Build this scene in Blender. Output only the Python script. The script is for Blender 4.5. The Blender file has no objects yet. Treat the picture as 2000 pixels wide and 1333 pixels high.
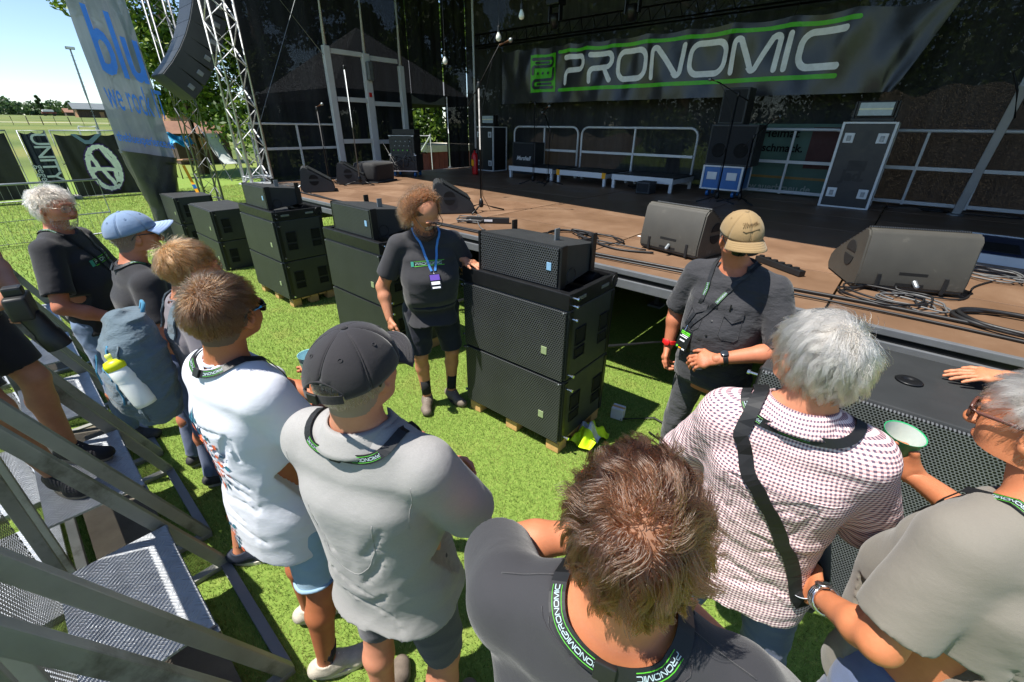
import bpy, bmesh, math, random
import numpy as np
from math import sin, cos, pi, radians, sqrt, atan2
from mathutils import Vector, Matrix, Euler, Quaternion
random.seed(7); RNG = np.random.default_rng(7)
SC = bpy.context.scene
COL = SC.collection

# ------------------------------------------------------------------ camera, sky, sun, exposure
EYE = np.array([0.0, 0.0, 2.15])
PITCH, ROLL, YAW = radians(26.5), radians(0.65), radians(-40.9)
cp, sp, cy_, sy_, cr, sr = cos(PITCH), sin(PITCH), cos(YAW), sin(YAW), cos(ROLL), sin(ROLL)
FWD = np.array([sy_*cp, cy_*cp, -sp]); RT0 = np.array([cy_, -sy_, 0.0]); UP0 = np.cross(RT0, FWD)
RT = RT0*cr + UP0*sr; UP = -RT0*sr + UP0*cr
camd = bpy.data.cameras.new('camera'); cam = bpy.data.objects.new('camera', camd); COL.objects.link(cam)
camd.sensor_fit = 'HORIZONTAL'; camd.sensor_width = 36.0; camd.lens = 838.0/2000.0*36.0
camd.clip_start = 0.02; camd.clip_end = 3000
M = Matrix(((RT[0], UP[0], -FWD[0], EYE[0]), (RT[1], UP[1], -FWD[1], EYE[1]), (RT[2], UP[2], -FWD[2], EYE[2]), (0, 0, 0, 1)))
cam.matrix_world = M
SC.camera = cam

SUN_D = Vector((0.24, 0.42, -1.0)).normalized()       # direction the light travels
W = bpy.data.worlds.new('World'); SC.world = W; W.use_nodes = True
wn = W.node_tree; bg = wn.nodes['Background']
sky = wn.nodes.new('ShaderNodeTexSky'); sky.sky_type = 'NISHITA'; sky.sun_disc = False
sky.sun_elevation = math.asin(-SUN_D.z); sky.sun_rotation = math.atan2(-SUN_D.x, -SUN_D.y)
sky.air_density = 1.0; sky.dust_density = 0.05; sky.ozone_density = 2.4; sky.altitude = 1500
wn.links.new(sky.outputs[0], bg.inputs[0]); bg.inputs[1].default_value = 0.092
sd = bpy.data.lights.new('sun', 'SUN'); sd.energy = 4.4; sd.angle = radians(0.55); sd.color = (1.0, 0.955, 0.88)
sun = bpy.data.objects.new('sun', sd); COL.objects.link(sun)
sun.rotation_euler = SUN_D.to_track_quat('-Z', 'Y').to_euler()
SC.view_settings.view_transform = 'Standard'; SC.view_settings.look = 'None'
SC.view_settings.exposure = 1.05; SC.view_settings.gamma = 1.0; SC.view_settings.use_curve_mapping = False
SC.cycles.use_denoising = True
SC.cycles.max_bounces = 8; SC.cycles.transparent_max_bounces = 12; SC.cycles.diffuse_bounces = 3; SC.cycles.glossy_bounces = 3

# ------------------------------------------------------------------ materials
MATS = {}
def hexc(h):
    r, g, b = [int(h[i:i+2], 16)/255 for i in (0, 2, 4)]
    f = lambda c: c/12.92 if c <= 0.04045 else ((c+0.055)/1.055)**2.4
    return (f(r), f(g), f(b))
class NT:
    def __init__(s, name):
        s.m = bpy.data.materials.new(name); s.m.use_nodes = True; s.t = s.m.node_tree
        s.p = s.t.nodes['Principled BSDF']; s.out = s.t.nodes['Material Output']
    def n(s, typ, **kw):
        nd = s.t.nodes.new(typ)
        for k, v in kw.items():
            if k.startswith('i_'):
                key = k[2:]; key = int(key) if key.isdigit() else key.replace('_', ' ')
                nd.inputs[key].default_value = v
            else: setattr(nd, k, v)
        return nd
    def l(s, a, b): s.t.links.new(a, b)
    def coords(s, kind='Object', scale=(1, 1, 1), rot=(0, 0, 0)):
        tc = s.n('ShaderNodeTexCoord'); mp = s.n('ShaderNodeMapping')
        mp.inputs['Scale'].default_value = scale; mp.inputs['Rotation'].default_value = rot
        s.l(tc.outputs[kind], mp.inputs[0]); return mp.outputs[0]
    def noise(s, vec, scale=5, detail=4, rough=.55):
        n = s.n('ShaderNodeTexNoise'); n.inputs['Scale'].default_value = scale
        n.inputs['Detail'].default_value = detail; n.inputs['Roughness'].default_value = rough
        s.l(vec, n.inputs['Vector']); return n.outputs['Fac']
    def ramp(s, fac, stops):
        r = s.n('ShaderNodeValToRGB'); e = r.color_ramp.elements
        while len(e) < len(stops): e.new(.5)
        for q, (pos, c) in zip(e, stops):
            q.position = pos; q.color = (*c, 1) if len(c) == 3 else c
        s.l(fac, r.inputs[0]); return r.outputs[0]
    def math(s, op, a, b=None, clamp=False):
        m = s.n('ShaderNodeMath', operation=op); m.use_clamp = clamp
        for i, v in enumerate((a, b)):
            if v is None: continue
            if isinstance(v, (int, float)): m.inputs[i].default_value = v
            else: s.l(v, m.inputs[i])
        return m.outputs[0]
    def mix(s, fac, a, b, blend='MIX'):
        m = s.n('ShaderNodeMix', data_type='RGBA', blend_type=blend)
        for key, v in ((0, fac), (6, a), (7, b)):
            if isinstance(v, (int, float)): m.inputs[key].default_value = v
            elif isinstance(v, tuple): m.inputs[key].default_value = (*v, 1) if len(v) == 3 else v
            else: s.l(v, m.inputs[key])
        return m.outputs[2]
    def bump(s, h, strength=.3, dist=.01, base=None):
        b = s.n('ShaderNodeBump'); b.inputs['Strength'].default_value = strength; b.inputs['Distance'].default_value = dist
        s.l(h, b.inputs['Height'])
        if base is not None: s.l(base, b.inputs['Normal'])
        s.l(b.outputs[0], s.p.inputs['Normal']); return b.outputs[0]
    def xyz(s, vec):
        x = s.n('ShaderNodeSeparateXYZ'); s.l(vec, x.inputs[0]); return x.outputs

def pm(name, col, rough=.6, metal=0.0, var=.12, scale=8, bump=0, bscale=60, spec=.5, dirt=None, kind='Object', bdist=.004, sheen=0):
    """a plain painted, plastic, metal or cloth surface with slight tone variation, wear and fine relief"""
    if name in MATS: return MATS[name]
    t = NT(name); v = t.coords(kind)
    c = hexc(col) if isinstance(col, str) else col
    lo = tuple(x*(1-var) for x in c); hi = tuple(min(1, x*(1+var)) for x in c)
    f = t.noise(v, scale, 5, .6)
    out = t.ramp(f, [(.3, lo), (.7, hi)])
    if dirt:
        f2 = t.noise(v, dirt[1], 6, .7); m = t.ramp(f2, [(dirt[2], (0, 0, 0)), (min(1, dirt[2]+.16), (1, 1, 1))])
        dc = hexc(dirt[0]); out = t.mix(m, out, dc)
    t.l(out, t.p.inputs['Base Color'])
    rr = t.math('ADD', t.math('MULTIPLY', t.noise(v, scale*2.3, 3), .25), rough-.125, True); t.l(rr, t.p.inputs['Roughness'])
    t.p.inputs['Metallic'].default_value = metal; t.p.inputs['Specular IOR Level'].default_value = spec
    if sheen: t.p.inputs['Sheen Weight'].default_value = sheen
    if bump: t.bump(t.noise(v, bscale, 4, .6), bump, bdist)
    MATS[name] = t.m; return t.m

# ------------------------------------------------------------------ geometry helpers
def tag(o, label=None, cat=None, group=None, kind=None):
    if label: o['label'] = label
    if cat: o['category'] = cat
    if group: o['group'] = group
    if kind: o['kind'] = kind
    return o
def empty(name, loc=(0, 0, 0), rz=0.0):
    o = bpy.data.objects.new(name, None); COL.objects.link(o); o.location = loc; o.rotation_euler = (0, 0, rz)
    o.empty_display_size = .1; return o
def thing(name, label, cat, loc=(0, 0, 0), rz=0.0, group=None): return tag(empty(name, loc, rz), label, cat, group)
def copy_tree(o, parent=None):
    c = o.copy(); COL.objects.link(c)
    if parent is not None: c.parent = parent
    for ch in o.children: copy_tree(ch, c)
    return c
def dup(o, loc, rz, label):
    c = copy_tree(o); c.location = loc; c.rotation_euler = (0, 0, rz); c['label'] = label; return c
def V3(a): return np.asarray(a, float)
def frame_of(d, ref=(0, 0, 1)):
    d = V3(d); d = d/np.linalg.norm(d); ref = V3(ref)
    if abs(d @ ref) > .98: ref = np.array([0, 1.0, 0])
    s = np.cross(d, ref); s /= np.linalg.norm(s); u = np.cross(s, d); return d, s, u
class MB:
    def __init__(s): s.v = []; s.f = []; s.mi = []
    def add(s, verts, faces, mi=0):
        b = len(s.v); s.v += [tuple(map(float, p)) for p in verts]; s.f += [tuple(b+i for i in f) for f in faces]; s.mi += [mi]*len(faces); return s
    def box(s, c, size, rz=0.0, ch=0.0, mi=0, R=None):
        hx, hy, hz = [q/2 for q in size]
        if ch <= 0:
            P = [(x, y, z) for x in (-hx, hx) for y in (-hy, hy) for z in (-hz, hz)]
            F = [(0, 1, 3, 2), (4, 6, 7, 5), (0, 4, 5, 1), (2, 3, 7, 6), (0, 2, 6, 4), (1, 5, 7, 3)]
        else:
            bm = bmesh.new(); bmesh.ops.create_cube(bm, size=1)
            for q in bm.verts: q.co = Vector((q.co.x*2*hx, q.co.y*2*hy, q.co.z*2*hz))
            bmesh.ops.bevel(bm, geom=list(bm.edges), offset=ch, segments=2, affect='EDGES', profile=.6)
            bm.verts.ensure_lookup_table(); P = [tuple(q.co) for q in bm.verts]; F = [[q.index for q in f.verts] for f in bm.faces]; bm.free()
        if R is None: R = np.array([[cos(rz), -sin(rz), 0], [sin(rz), cos(rz), 0], [0, 0, 1]])
        P = V3(P) @ V3(R).T + V3(c); return s.add(P, F, mi)
    def b2(s, lo, hi, ch=0.0, mi=0):
        lo, hi = V3(lo), V3(hi); return s.box((lo+hi)/2, np.abs(hi-lo), 0, ch, mi)
    def bar(s, a, b, w, h, ref=(0, 0, 1), ch=0.0, mi=0):
        a, b = V3(a), V3(b); d, sd_, u = frame_of(b-a, ref)
        return s.box((a+b)/2, (np.linalg.norm(b-a), w, h), 0, ch, mi, np.stack([d, sd_, u], 1))
    def tube(s, pts, r, n=8, mi=0, caps=True, closed=False):
        pts = [V3(p) for p in pts]; m = len(pts); rr = r if hasattr(r, '__len__') else [r]*m
        ref = (0, 0, 1); prev = None; P = []
        for i in range(m):
            if closed: d = pts[(i+1) % m]-pts[i-1]
            else: d = pts[min(i+1, m-1)]-pts[max(i-1, 0)]
            if np.linalg.norm(d) < 1e-9: d = np.array([0, 0, 1.])
            d = d/np.linalg.norm(d)
            if prev is None: _, sd_, u = frame_of(d)
            else:
                sd_ = prev - d*(prev @ d); sd_ /= np.linalg.norm(sd_)+1e-12; u = np.cross(d, sd_)
            prev = sd_
            for k in range(n):
                a = 2*pi*k/n; P.append(pts[i]+rr[i]*(cos(a)*sd_+sin(a)*u))
        F = []
        for i in range(m if closed else m-1):
            j = (i+1) % m
            for k in range(n): F.append((i*n+k, i*n+(k+1) % n, j*n+(k+1) % n, j*n+k))
        if caps and not closed: F += [tuple(range(n))[::-1], tuple(range((m-1)*n, m*n))]
        return s.add(P, F, mi)
    def prism(s, poly, a, b, mi=0):
        """poly: 3D points on one face; extruded by vector b-a"""
        P = V3(poly); d = V3(b)-V3(a); n = len(P)
        F = [tuple(range(n)), tuple(range(n, 2*n))[::-1]] + [(i, i+n, (i+1) % n+n, (i+1) % n) for i in range(n)]
        return s.add(np.vstack([P, P+d]), F, mi)
    def lathe(s, prof, c=(0, 0, 0), n=20, axis=None, mi=0, caps=True):
        c = V3(c); R = np.eye(3)
        if axis is not None:
            d, a, b = frame_of(axis); R = np.stack([a, np.cross(d, a), d], 1)
        P = []
        for r, z in prof:
            for k in range(n): P.append(R @ np.array([r*cos(2*pi*k/n), r*sin(2*pi*k/n), z])+c)
        F = [(i*n+k, i*n+(k+1) % n, (i+1)*n+(k+1) % n, (i+1)*n+k) for i in range(len(prof)-1) for k in range(n)]
        if caps: F += [tuple(range(n))[::-1], tuple(range((len(prof)-1)*n, len(prof)*n))]
        return s.add(P, F, mi)
    def grid(s, fn, nu, nv, mi=0, thick=0.0, nrm=None):
        P = [fn(i/nu, j/nv) for j in range(nv+1) for i in range(nu+1)]
        F = [(j*(nu+1)+i, j*(nu+1)+i+1, (j+1)*(nu+1)+i+1, (j+1)*(nu+1)+i) for j in range(nv) for i in range(nu)]
        return s.add(P, F, mi)
    def xf(s, M3, t=(0, 0, 0)):
        if s.v: s.v = [tuple(q) for q in (V3(s.v) @ V3(M3).T + V3(t))]
        return s
    def mesh(s, name, mats, smooth=False):
        me = bpy.data.meshes.new(name); me.from_pydata(s.v, [], s.f)
        mats = mats if isinstance(mats, (list, tuple)) else [mats]
        for m in mats: me.materials.append(m)
        if len(mats) > 1: me.polygons.foreach_set('material_index', s.mi)
        if smooth: me.polygons.foreach_set('use_smooth', [True]*len(me.polygons))
        me.update(); return me
    def build(s, name, mats, parent=None, smooth=False, loc=None, auto=None):
        me = s.mesh(name, mats, smooth or auto is not None); o = bpy.data.objects.new(name, me); COL.objects.link(o)
        if auto is not None:
            try: me.set_sharp_from_angle(angle=radians(auto))
            except Exception: pass
        if parent is not None: o.parent = parent
        if loc is not None: o.location = loc
        return o
def npmesh(name, V, F, mats, parent=None, smooth=True, mi=None):
    """mesh object from numpy arrays of vertices and equal-sized faces"""
    me = bpy.data.meshes.new(name); V = np.ascontiguousarray(V, np.float32); F = np.ascontiguousarray(F, np.int32)
    k = F.shape[1]; me.vertices.add(len(V)); me.vertices.foreach_set('co', V.ravel())
    me.loops.add(F.size); me.loops.foreach_set('vertex_index', F.ravel())
    me.polygons.add(len(F)); me.polygons.foreach_set('loop_start', np.arange(0, F.size, k, dtype=np.int32))
    try: me.polygons.foreach_set('loop_total', np.full(len(F), k, np.int32))
    except Exception: pass
    for m in (mats if isinstance(mats, (list, tuple)) else [mats]): me.materials.append(m)
    if mi is not None: me.polygons.foreach_set('material_index', np.asarray(mi, np.int32))
    me.update(calc_edges=True); me.validate()
    if smooth: me.polygons.foreach_set('use_smooth', np.ones(len(me.polygons), bool))
    o = bpy.data.objects.new(name, me); COL.objects.link(o)
    if parent is not None: o.parent = parent
    return o
def text_mesh(txt, size=1.0, align='CENTER', extrude=0.0, bold=0.0, spacing=1.0, shear=0.0):
    """flat lettering as vertices and faces in the x-z plane (reading along +x, up +z)"""
    cu = bpy.data.curves.new('lettering', 'FONT'); cu.body = txt; cu.size = size; cu.align_x = align; cu.align_y = 'CENTER'
    cu.extrude = extrude; cu.offset = bold; cu.space_character = spacing; cu.shear = shear; cu.resolution_u = 3
    o = bpy.data.objects.new('lettering', cu); COL.objects.link(o)
    dg = bpy.context.evaluated_depsgraph_get(); me = o.evaluated_get(dg).to_mesh()
    Vv = [(v.co.x, v.co.y) for v in me.vertices]; Ff = [tuple(p.vertices) for p in me.polygons]
    o.evaluated_get(dg).to_mesh_clear(); bpy.data.objects.remove(o); bpy.data.curves.remove(cu)
    return Vv, Ff
def lettering(name, txt, mat, place, size, parent, **kw):
    """place(x, y) -> 3D point for every letter vertex"""
    Vv, Ff = text_mesh(txt, size, **kw); mb = MB(); mb.add([place(x, y) for x, y in Vv], Ff); return mb.build(name, mat, parent)
def stroke2d(pts, w, closed=False):
    """a round-ended stroke of width w as 2D polygons that do not overlap"""
    P = [np.array(p, float) for p in pts]; Q = [P[0]]
    for p in P[1:]:
        if np.linalg.norm(p-Q[-1]) > 1e-4: Q.append(p)
    P = Q; closed = np.linalg.norm(P[0]-P[-1]) < 1e-3
    m = len(P); L, R = [], []
    for i in range(m):
        a = P[i-1] if i else (P[-2] if closed else None); b = P[i+1] if i < m-1 else (P[1] if closed else None)
        d1 = (P[i]-a)/np.linalg.norm(P[i]-a) if a is not None else None; d2 = (b-P[i])/np.linalg.norm(b-P[i]) if b is not None else None
        if d1 is None: d1 = d2
        if d2 is None: d2 = d1
        n1 = np.array([-d1[1], d1[0]]); n2 = np.array([-d2[1], d2[0]]); n = n1+n2; n /= np.linalg.norm(n)+1e-9
        k = w/2/max(.5, n @ n1); L.append(P[i]+n*k); R.append(P[i]-n*k)
    polys = [[R[i], R[i+1], L[i+1], L[i]] for i in range(m-1)]
    if not closed:
        for p, q, e in ((P[0], P[1], L[0]), (P[-1], P[-2], R[-1])):
            d = (p-q)/np.linalg.norm(p-q); a0 = atan2(d[1], d[0])
            polys.append([p+w/2*np.array([cos(a0-pi/2+pi*k/8), sin(a0-pi/2+pi*k/8)]) for k in range(9)])
    return polys
def arc2(cx, cy, r, a0, a1, n=7): return [(cx+r*cos(radians(a0+(a1-a0)*i/n)), cy+r*sin(radians(a0+(a1-a0)*i/n))) for i in range(n+1)]
def logo_polys():
    """the wide rounded single-line capitals P R O N O M I C, in units of letter height 1; returns strokes"""
    S = []; x = 0.0
    def P_(x): return [(x, 0), (x, .42)] + [(x+.12, .46)], [(x+.0, 1.0), (x+1.0, 1.0)]+arc2(x+1.0, .73, .27, 90, -90)+[(x+.3, .46)]+arc2(x+.3, .16, .3, 90, 180)[1:]+[(x, 0)]
    # P
    S.append([(x+.02, 1), (x+1.0, 1)]+arc2(x+1.0, .74, .26, 90, -90)+[(x+.25, .48)]+arc2(x+.25, .23, .25, 90, 180)+[(x, 0)]); x += 1.6
    # R
    S.append([(x+.02, 1), (x+1.0, 1)]+arc2(x+1.0, .74, .26, 90, -90)+[(x+.25, .48)]+arc2(x+.25, .23, .25, 90, 180)+[(x, 0)])
    S.append([(x+.85, .48), (x+1.22, 0)]); x += 1.62
    def O(x, w=1.5): return arc2(x+.38, .62, .38, 90, 180)+arc2(x+.38, .38, .38, 180, 270)+arc2(x+w-.38, .38, .38, -90, 0)+arc2(x+w-.38, .62, .38, 0, 90)+[(x+.38, 1)]
    S.append(O(x)); x += 1.85
    S.append([(x, 0), (x, .8)]+arc2(x+.16, .84, .16, 180, 55)+[(x+1.15, .1)]+arc2(x+1.26, .16, .15, 215, 360)+[(x+1.42, 1)]); x += 1.8
    S.append(O(x)); x += 1.85
    S.append([(x, 0), (x, .8)]+arc2(x+.16, .84, .16, 180, 50)+[(x+.75, .1)]+arc2(x+.85, .16, .14, 215, 325)+[(x+1.42, .95)]+arc2(x+1.55, .84, .16, 130, 0)+[(x+1.7, 0)]); x += 2.05
    S.append([(x, 0), (x, 1)]); x += .42
    S.append([(x+1.35, 1), (x+.38, 1)]+arc2(x+.38, .62, .38, 90, 180)+arc2(x+.38, .38, .38, 180, 270)+[(x+1.35, 0)]); x += 1.4
    return S, x
LOGO, LOGO_W = logo_polys()
def logo_mesh(place, h, w=.2, off=(0, 0)):
    """PRONOMIC lettering; place(x, y) maps millimetre-true 2D to 3D; h = letter height"""
    mb = MB()
    for st in LOGO:
        for q in stroke2d(st, w): mb.add([place(off[0]+a*h, off[1]+b*h) for a, b in q], [tuple(range(len(q)))])
    return mb

# ------------------------------------------------------------------ named surfaces
ALU = pm('aluminium', '7b7e82', .45, .45, .10, 6, bump=.08, bscale=90, dirt=('6d6a66', 3, .62))
ALU_D = pm('weathered_aluminium', '8a8b84', .55, .2, .16, 5, bump=.12, bscale=60, dirt=('5c5a52', 4, .55))
ALU_W = pm('painted_aluminium', 'cdd0d2', .45, .1, .06, 5, dirt=('8b8b88', 4, .66))
STEEL = pm('galvanised_steel', '8a8f92', .5, .8, .14, 14)
BLACK_M = pm('black_metal', '17181a', .42, .2, .2, 10)
BLACK_P = pm('black_plastic', '141516', .5, 0, .2, 12)
BLACK_R = pm('black_rubber', '0f0f10', .62, 0, .2, 20)
CABLE = pm('black_cable', '161617', .5, 0, .25, 30)
GREYCAB = pm('grey_cable', '5b5c5c', .5, 0, .2, 30)
BOXP = pm('textured_black_paint', '2d2f30', .55, 0, .12, 4, bump=.35, bscale=420, bdist=.0012, dirt=('3c3c39', 6, .66))
WEDGE = pm('scuffed_grey_black_paint', '3d3b35', .62, 0, .14, 5, bump=.5, bscale=330, bdist=.0015, dirt=('625e55', 5, .62))
PINE = pm('pallet_wood', 'c79e63', .75, 0, .18, 9, bump=.25, bscale=50, dirt=('8d6b3d', 7, .6))
CHROME = pm('chrome', 'c9ccd0', .22, 1.0, .05)
WHITE_I = pm('white_print', 'd9dadb', .6)
GREEN_I = pm('green_print', '5ec22c', .55)
CLOTH_B = pm('black_cloth', '101113', .8, 0, .2, 6, bump=.25, bscale=220, bdist=.002, sheen=.2)
YELLOW = pm('yellow_webbing', 'f5a800', .6, 0, .1)
BLUE_P = pm('blue_laminate', '1f5f9e', .4, 0, .1)
RED_P = pm('red_enamel', 'c01c1c', .35, 0, .1)
CASE_B = pm('black_laminate', '1a1c20', .4, 0, .12, 6)
HOLE = pm('dark_opening', '050505', .9, 0, .1)

def grille_mat(name, col, hole, pitch, ax=(0, 2), depth=.25, metal=.25, rough=.45, alpha=False, hole_r=.36):
    """punched steel sheet: rows of round holes, every second row offset"""
    t = NT(name); v = t.coords('Object'); x = t.xyz(v)
    a = t.math('DIVIDE', x[ax[0]], pitch); b = t.math('DIVIDE', x[ax[1]], pitch*.866)
    row = t.math('FLOOR', b); odd = t.math('MULTIPLY', t.math('ABSOLUTE', t.math('MODULO', row, 2.0)), .5)
    fa = t.math('SUBTRACT', t.math('FRACT', t.math('ADD', a, odd)), .5); fb = t.math('MULTIPLY', t.math('SUBTRACT', t.math('FRACT', b), .5), .866)
    d = t.math('SQRT', t.math('ADD', t.math('MULTIPLY', fa, fa), t.math('MULTIPLY', fb, fb)))
    h = t.ramp(d, [(hole_r-.05, (0, 0, 0)), (hole_r+.05, (1, 1, 1))])
    c = hexc(col); tone = t.ramp(t.noise(v, 3, 3), [(.3, tuple(q*.85 for q in c)), (.7, tuple(q*1.15 for q in c))])
    t.l(t.mix(h, hexc(hole), tone), t.p.inputs['Base Color'])
    t.p.inputs['Roughness'].default_value = rough; t.p.inputs['Metallic'].default_value = metal
    t.bump(h, depth, .004)
    if alpha: t.l(h, t.p.inputs['Alpha'])
    return t.m
GRILLE = grille_mat('punched_grille', '4b4e50', '060606', .017)
GRILLE2 = grille_mat('punched_grille_far', '3f4345', '0e0f0f', .014, depth=.15)
GRILLE_BIG = grille_mat('punched_grille_coarse', '707376', '070707', .0125, depth=.4, metal=.3, rough=.4)
PERF = grille_mat('perforated_sheet', '77756c', '000000', .02, depth=0, metal=.3, rough=.5, alpha=True, hole_r=.37)

def checker_plate(name, col):
    """five-bar tread plate: groups of raised bars turned left and right in turn"""
    t = NT(name); v = t.coords('Object'); x = t.xyz(v)
    P = .056
    u = t.math('DIVIDE', t.math('ADD', x[0], x[1]), P*1.414); w = t.math('DIVIDE', t.math('SUBTRACT', x[0], x[1]), P*1.414)
    par = t.math('ABSOLUTE', t.math('MODULO', t.math('ADD', t.math('FLOOR', u), t.math('FLOOR', w)), 2.0))
    su = t.math('SINE', t.math('MULTIPLY', u, 2*pi*4)); sw = t.math('SINE', t.math('MULTIPLY', w, 2*pi*4))
    eu = t.math('SUBTRACT', .40, t.math('ABSOLUTE', t.math('SUBTRACT', t.math('FRACT', u), .5))); ew = t.math('SUBTRACT', .40, t.math('ABSOLUTE', t.math('SUBTRACT', t.math('FRACT', w), .5)))
    a = t.math('MULTIPLY', t.math('MULTIPLY', su, par), t.math('MULTIPLY', ew, 6, True))
    b = t.math('MULTIPLY', t.math('MULTIPLY', sw, t.math('SUBTRACT', 1.0, par)), t.math('MULTIPLY', eu, 6, True))
    h = t.math('MAXIMUM', a, b); h = t.math('MULTIPLY', h, 1.0, True)
    c = hexc(col); tone = t.ramp(t.noise(v, 6, 5, .65), [(.3, tuple(q*.7 for q in c)), (.7, tuple(q*1.1 for q in c))])
    t.l(t.mix(t.math('MULTIPLY', h, .35), tone, tuple(min(1, q*1.5) for q in c)), t.p.inputs['Base Color'])
    t.p.inputs['Metallic'].default_value = .35; t.p.inputs['Roughness'].default_value = .45
    t.bump(h, .7, .004); return t.m
TREAD = checker_plate('tread_plate', 'a6aaaf')

# ------------------------------------------------------------------ ground
def gz(x):
    return np.interp(-np.asarray(x, float), [0, 26, 80, 150, 200, 260, 700], [0, 0, 1.75, 3.15, 3.85, 4.2, 4.6])
def ground_mat():
    t = NT('lawn'); v = t.coords('Object'); x = t.xyz(v)
    fine = t.noise(v, 38, 6, .75); mid = t.noise(v, 2.2, 5, .6); big = t.noise(v, .35, 3, .5)
    g = t.ramp(fine, [(.25, hexc('546b2b')), (.5, hexc('6f883a')), (.75, hexc('8ea050'))])
    g = t.mix(t.ramp(mid, [(.55, (0, 0, 0)), (.78, (.5, .5, .5))]), g, hexc('918a4c'))
    stripe = t.math('SINE', t.math('MULTIPLY', t.math('ADD', x[0], t.math('MULTIPLY', x[1], .25)), .42))
    meadow = t.ramp(t.math('ADD', t.math('MULTIPLY', stripe, .12), t.noise(v, .06, 5, .6)), [(.3, hexc('4b5b2a')), (.5, hexc('5d6a33')), (.7, hexc('70733d'))])
    far = t.math('MULTIPLY', t.math('SUBTRACT', -24.0, x[0]), .12, True)
    t.l(t.mix(far, g, meadow), t.p.inputs['Base Color']); t.p.inputs['Roughness'].default_value = .85; t.p.inputs['Specular IOR Level'].default_value = .2
    t.bump(fine, .5, .03); return t.m
def build_ground():
    xs = np.concatenate([-np.geomspace(1, 1400, 60)[::-1], np.linspace(-.9, .9, 4), np.geomspace(1, 1400, 24)]); ys = np.concatenate([-np.geomspace(1, 1400, 24)[::-1], np.linspace(-.9, .9, 4), np.geomspace(1, 1400, 24)])
    X, Y = np.meshgrid(xs, ys, indexing='ij'); Vt = np.stack([X, Y, gz(X)], -1).reshape(-1, 3); n = len(ys)
    i, j = np.meshgrid(np.arange(len(xs)-1), np.arange(n-1), indexing='ij'); a = (i*n+j).ravel(); F = np.stack([a, a+n, a+n+1, a+1], 1)
    tag(npmesh('ground', Vt, F, ground_mat()), kind='structure')
build_ground()
def build_grass():
    t = NT('grass_blade'); gi = t.n('ShaderNodeNewGeometry'); v = t.coords('Object')
    r = gi.outputs['Random Per Island']
    c = t.ramp(r, [(0, hexc('50692a')), (.4, hexc('70893b')), (.75, hexc('94a853')), (1, hexc('bcb574'))])
    c = t.mix(t.ramp(t.noise(v, 1.6, 4, .6), [(.48, (0, 0, 0)), (.68, (.75, .75, .75))]), c, hexc('aa9c62'))
    t.l(c, t.p.inputs['Base Color']); t.p.inputs['Roughness'].default_value = .55; t.p.inputs['Specular IOR Level'].default_value = .35
    tr = t.n('ShaderNodeBsdfTranslucent'); t.l(c, tr.inputs[0]); mx = t.n('ShaderNodeMixShader'); mx.inputs[0].default_value = .32
    t.l(t.p.outputs[0], mx.inputs[1]); t.l(tr.outputs[0], mx.inputs[2]); t.l(mx.outputs[0], t.out.inputs[0])
    zones = [((-4.2, .6, -.9, 3.9), 300000, .026, .0036), ((-8.5, -4.2, -.8, 4.2), 110000, .03, .006), ((-20, -8.5, -2, 9), 90000, .05, .012), ((.6, 2.5, .5, 3.3), 15000, .04, .007)]
    VV = []
    for (x0, x1, y0, y1), n, h, w in zones:
        x = RNG.uniform(x0, x1, n); y = RNG.uniform(y0, y1, n); a = RNG.uniform(0, 2*pi, n); hh = h*RNG.uniform(.5, 1.15, n); ww = w*RNG.uniform(.6, 1.3, n)
        la = RNG.uniform(0, 2*pi, n); ln = hh*RNG.uniform(.1, .95, n)
        b = np.stack([x, y, np.full(n, -.003)], 1); sd_ = np.stack([np.cos(a)*ww/2, np.sin(a)*ww/2, np.zeros(n)], 1)
        tip = b+np.stack([np.cos(la)*ln, np.sin(la)*ln, hh], 1)
        VV.append(np.stack([b-sd_, b+sd_, tip], 1))
    Vt = np.concatenate(VV).reshape(-1, 3); F = np.arange(len(Vt)).reshape(-1, 3)
    o = npmesh('lawn_grass', Vt, F, t.m, smooth=False); tag(o, 'short mown green grass covering the lawn before the stage', 'grass', kind='stuff')
build_grass()

# ------------------------------------------------------------------ foliage
def leaf_mat(name, a, b, c):
    t = NT(name); gi = t.n('ShaderNodeNewGeometry')
    cc = t.ramp(gi.outputs['Random Per Island'], [(0, hexc(a)), (.55, hexc(b)), (1, hexc(c))])
    t.l(cc, t.p.inputs['Base Color']); t.p.inputs['Roughness'].default_value = .5
    tr = t.n('ShaderNodeBsdfTranslucent'); t.l(cc, tr.inputs[0]); mx = t.n('ShaderNodeMixShader'); mx.inputs[0].default_value = .35
    t.l(t.p.outputs[0], mx.inputs[1]); t.l(tr.outputs[0], mx.inputs[2]); t.l(mx.outputs[0], t.out.inputs[0]); return t.m
LEAF1 = leaf_mat('broad_leaf', '3c5a1a', '5f7d25', '94a23f'); LEAF2 = leaf_mat('needle_spray', '2c4414', '4c6a20', '7d9634'); LEAF3 = leaf_mat('far_leaf', '33482c', '47603a', '5f7747')
BARK = pm('tree_bark', '6a5846', .9, 0, .25, 6, bump=.6, bscale=18, bdist=.03)
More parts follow.
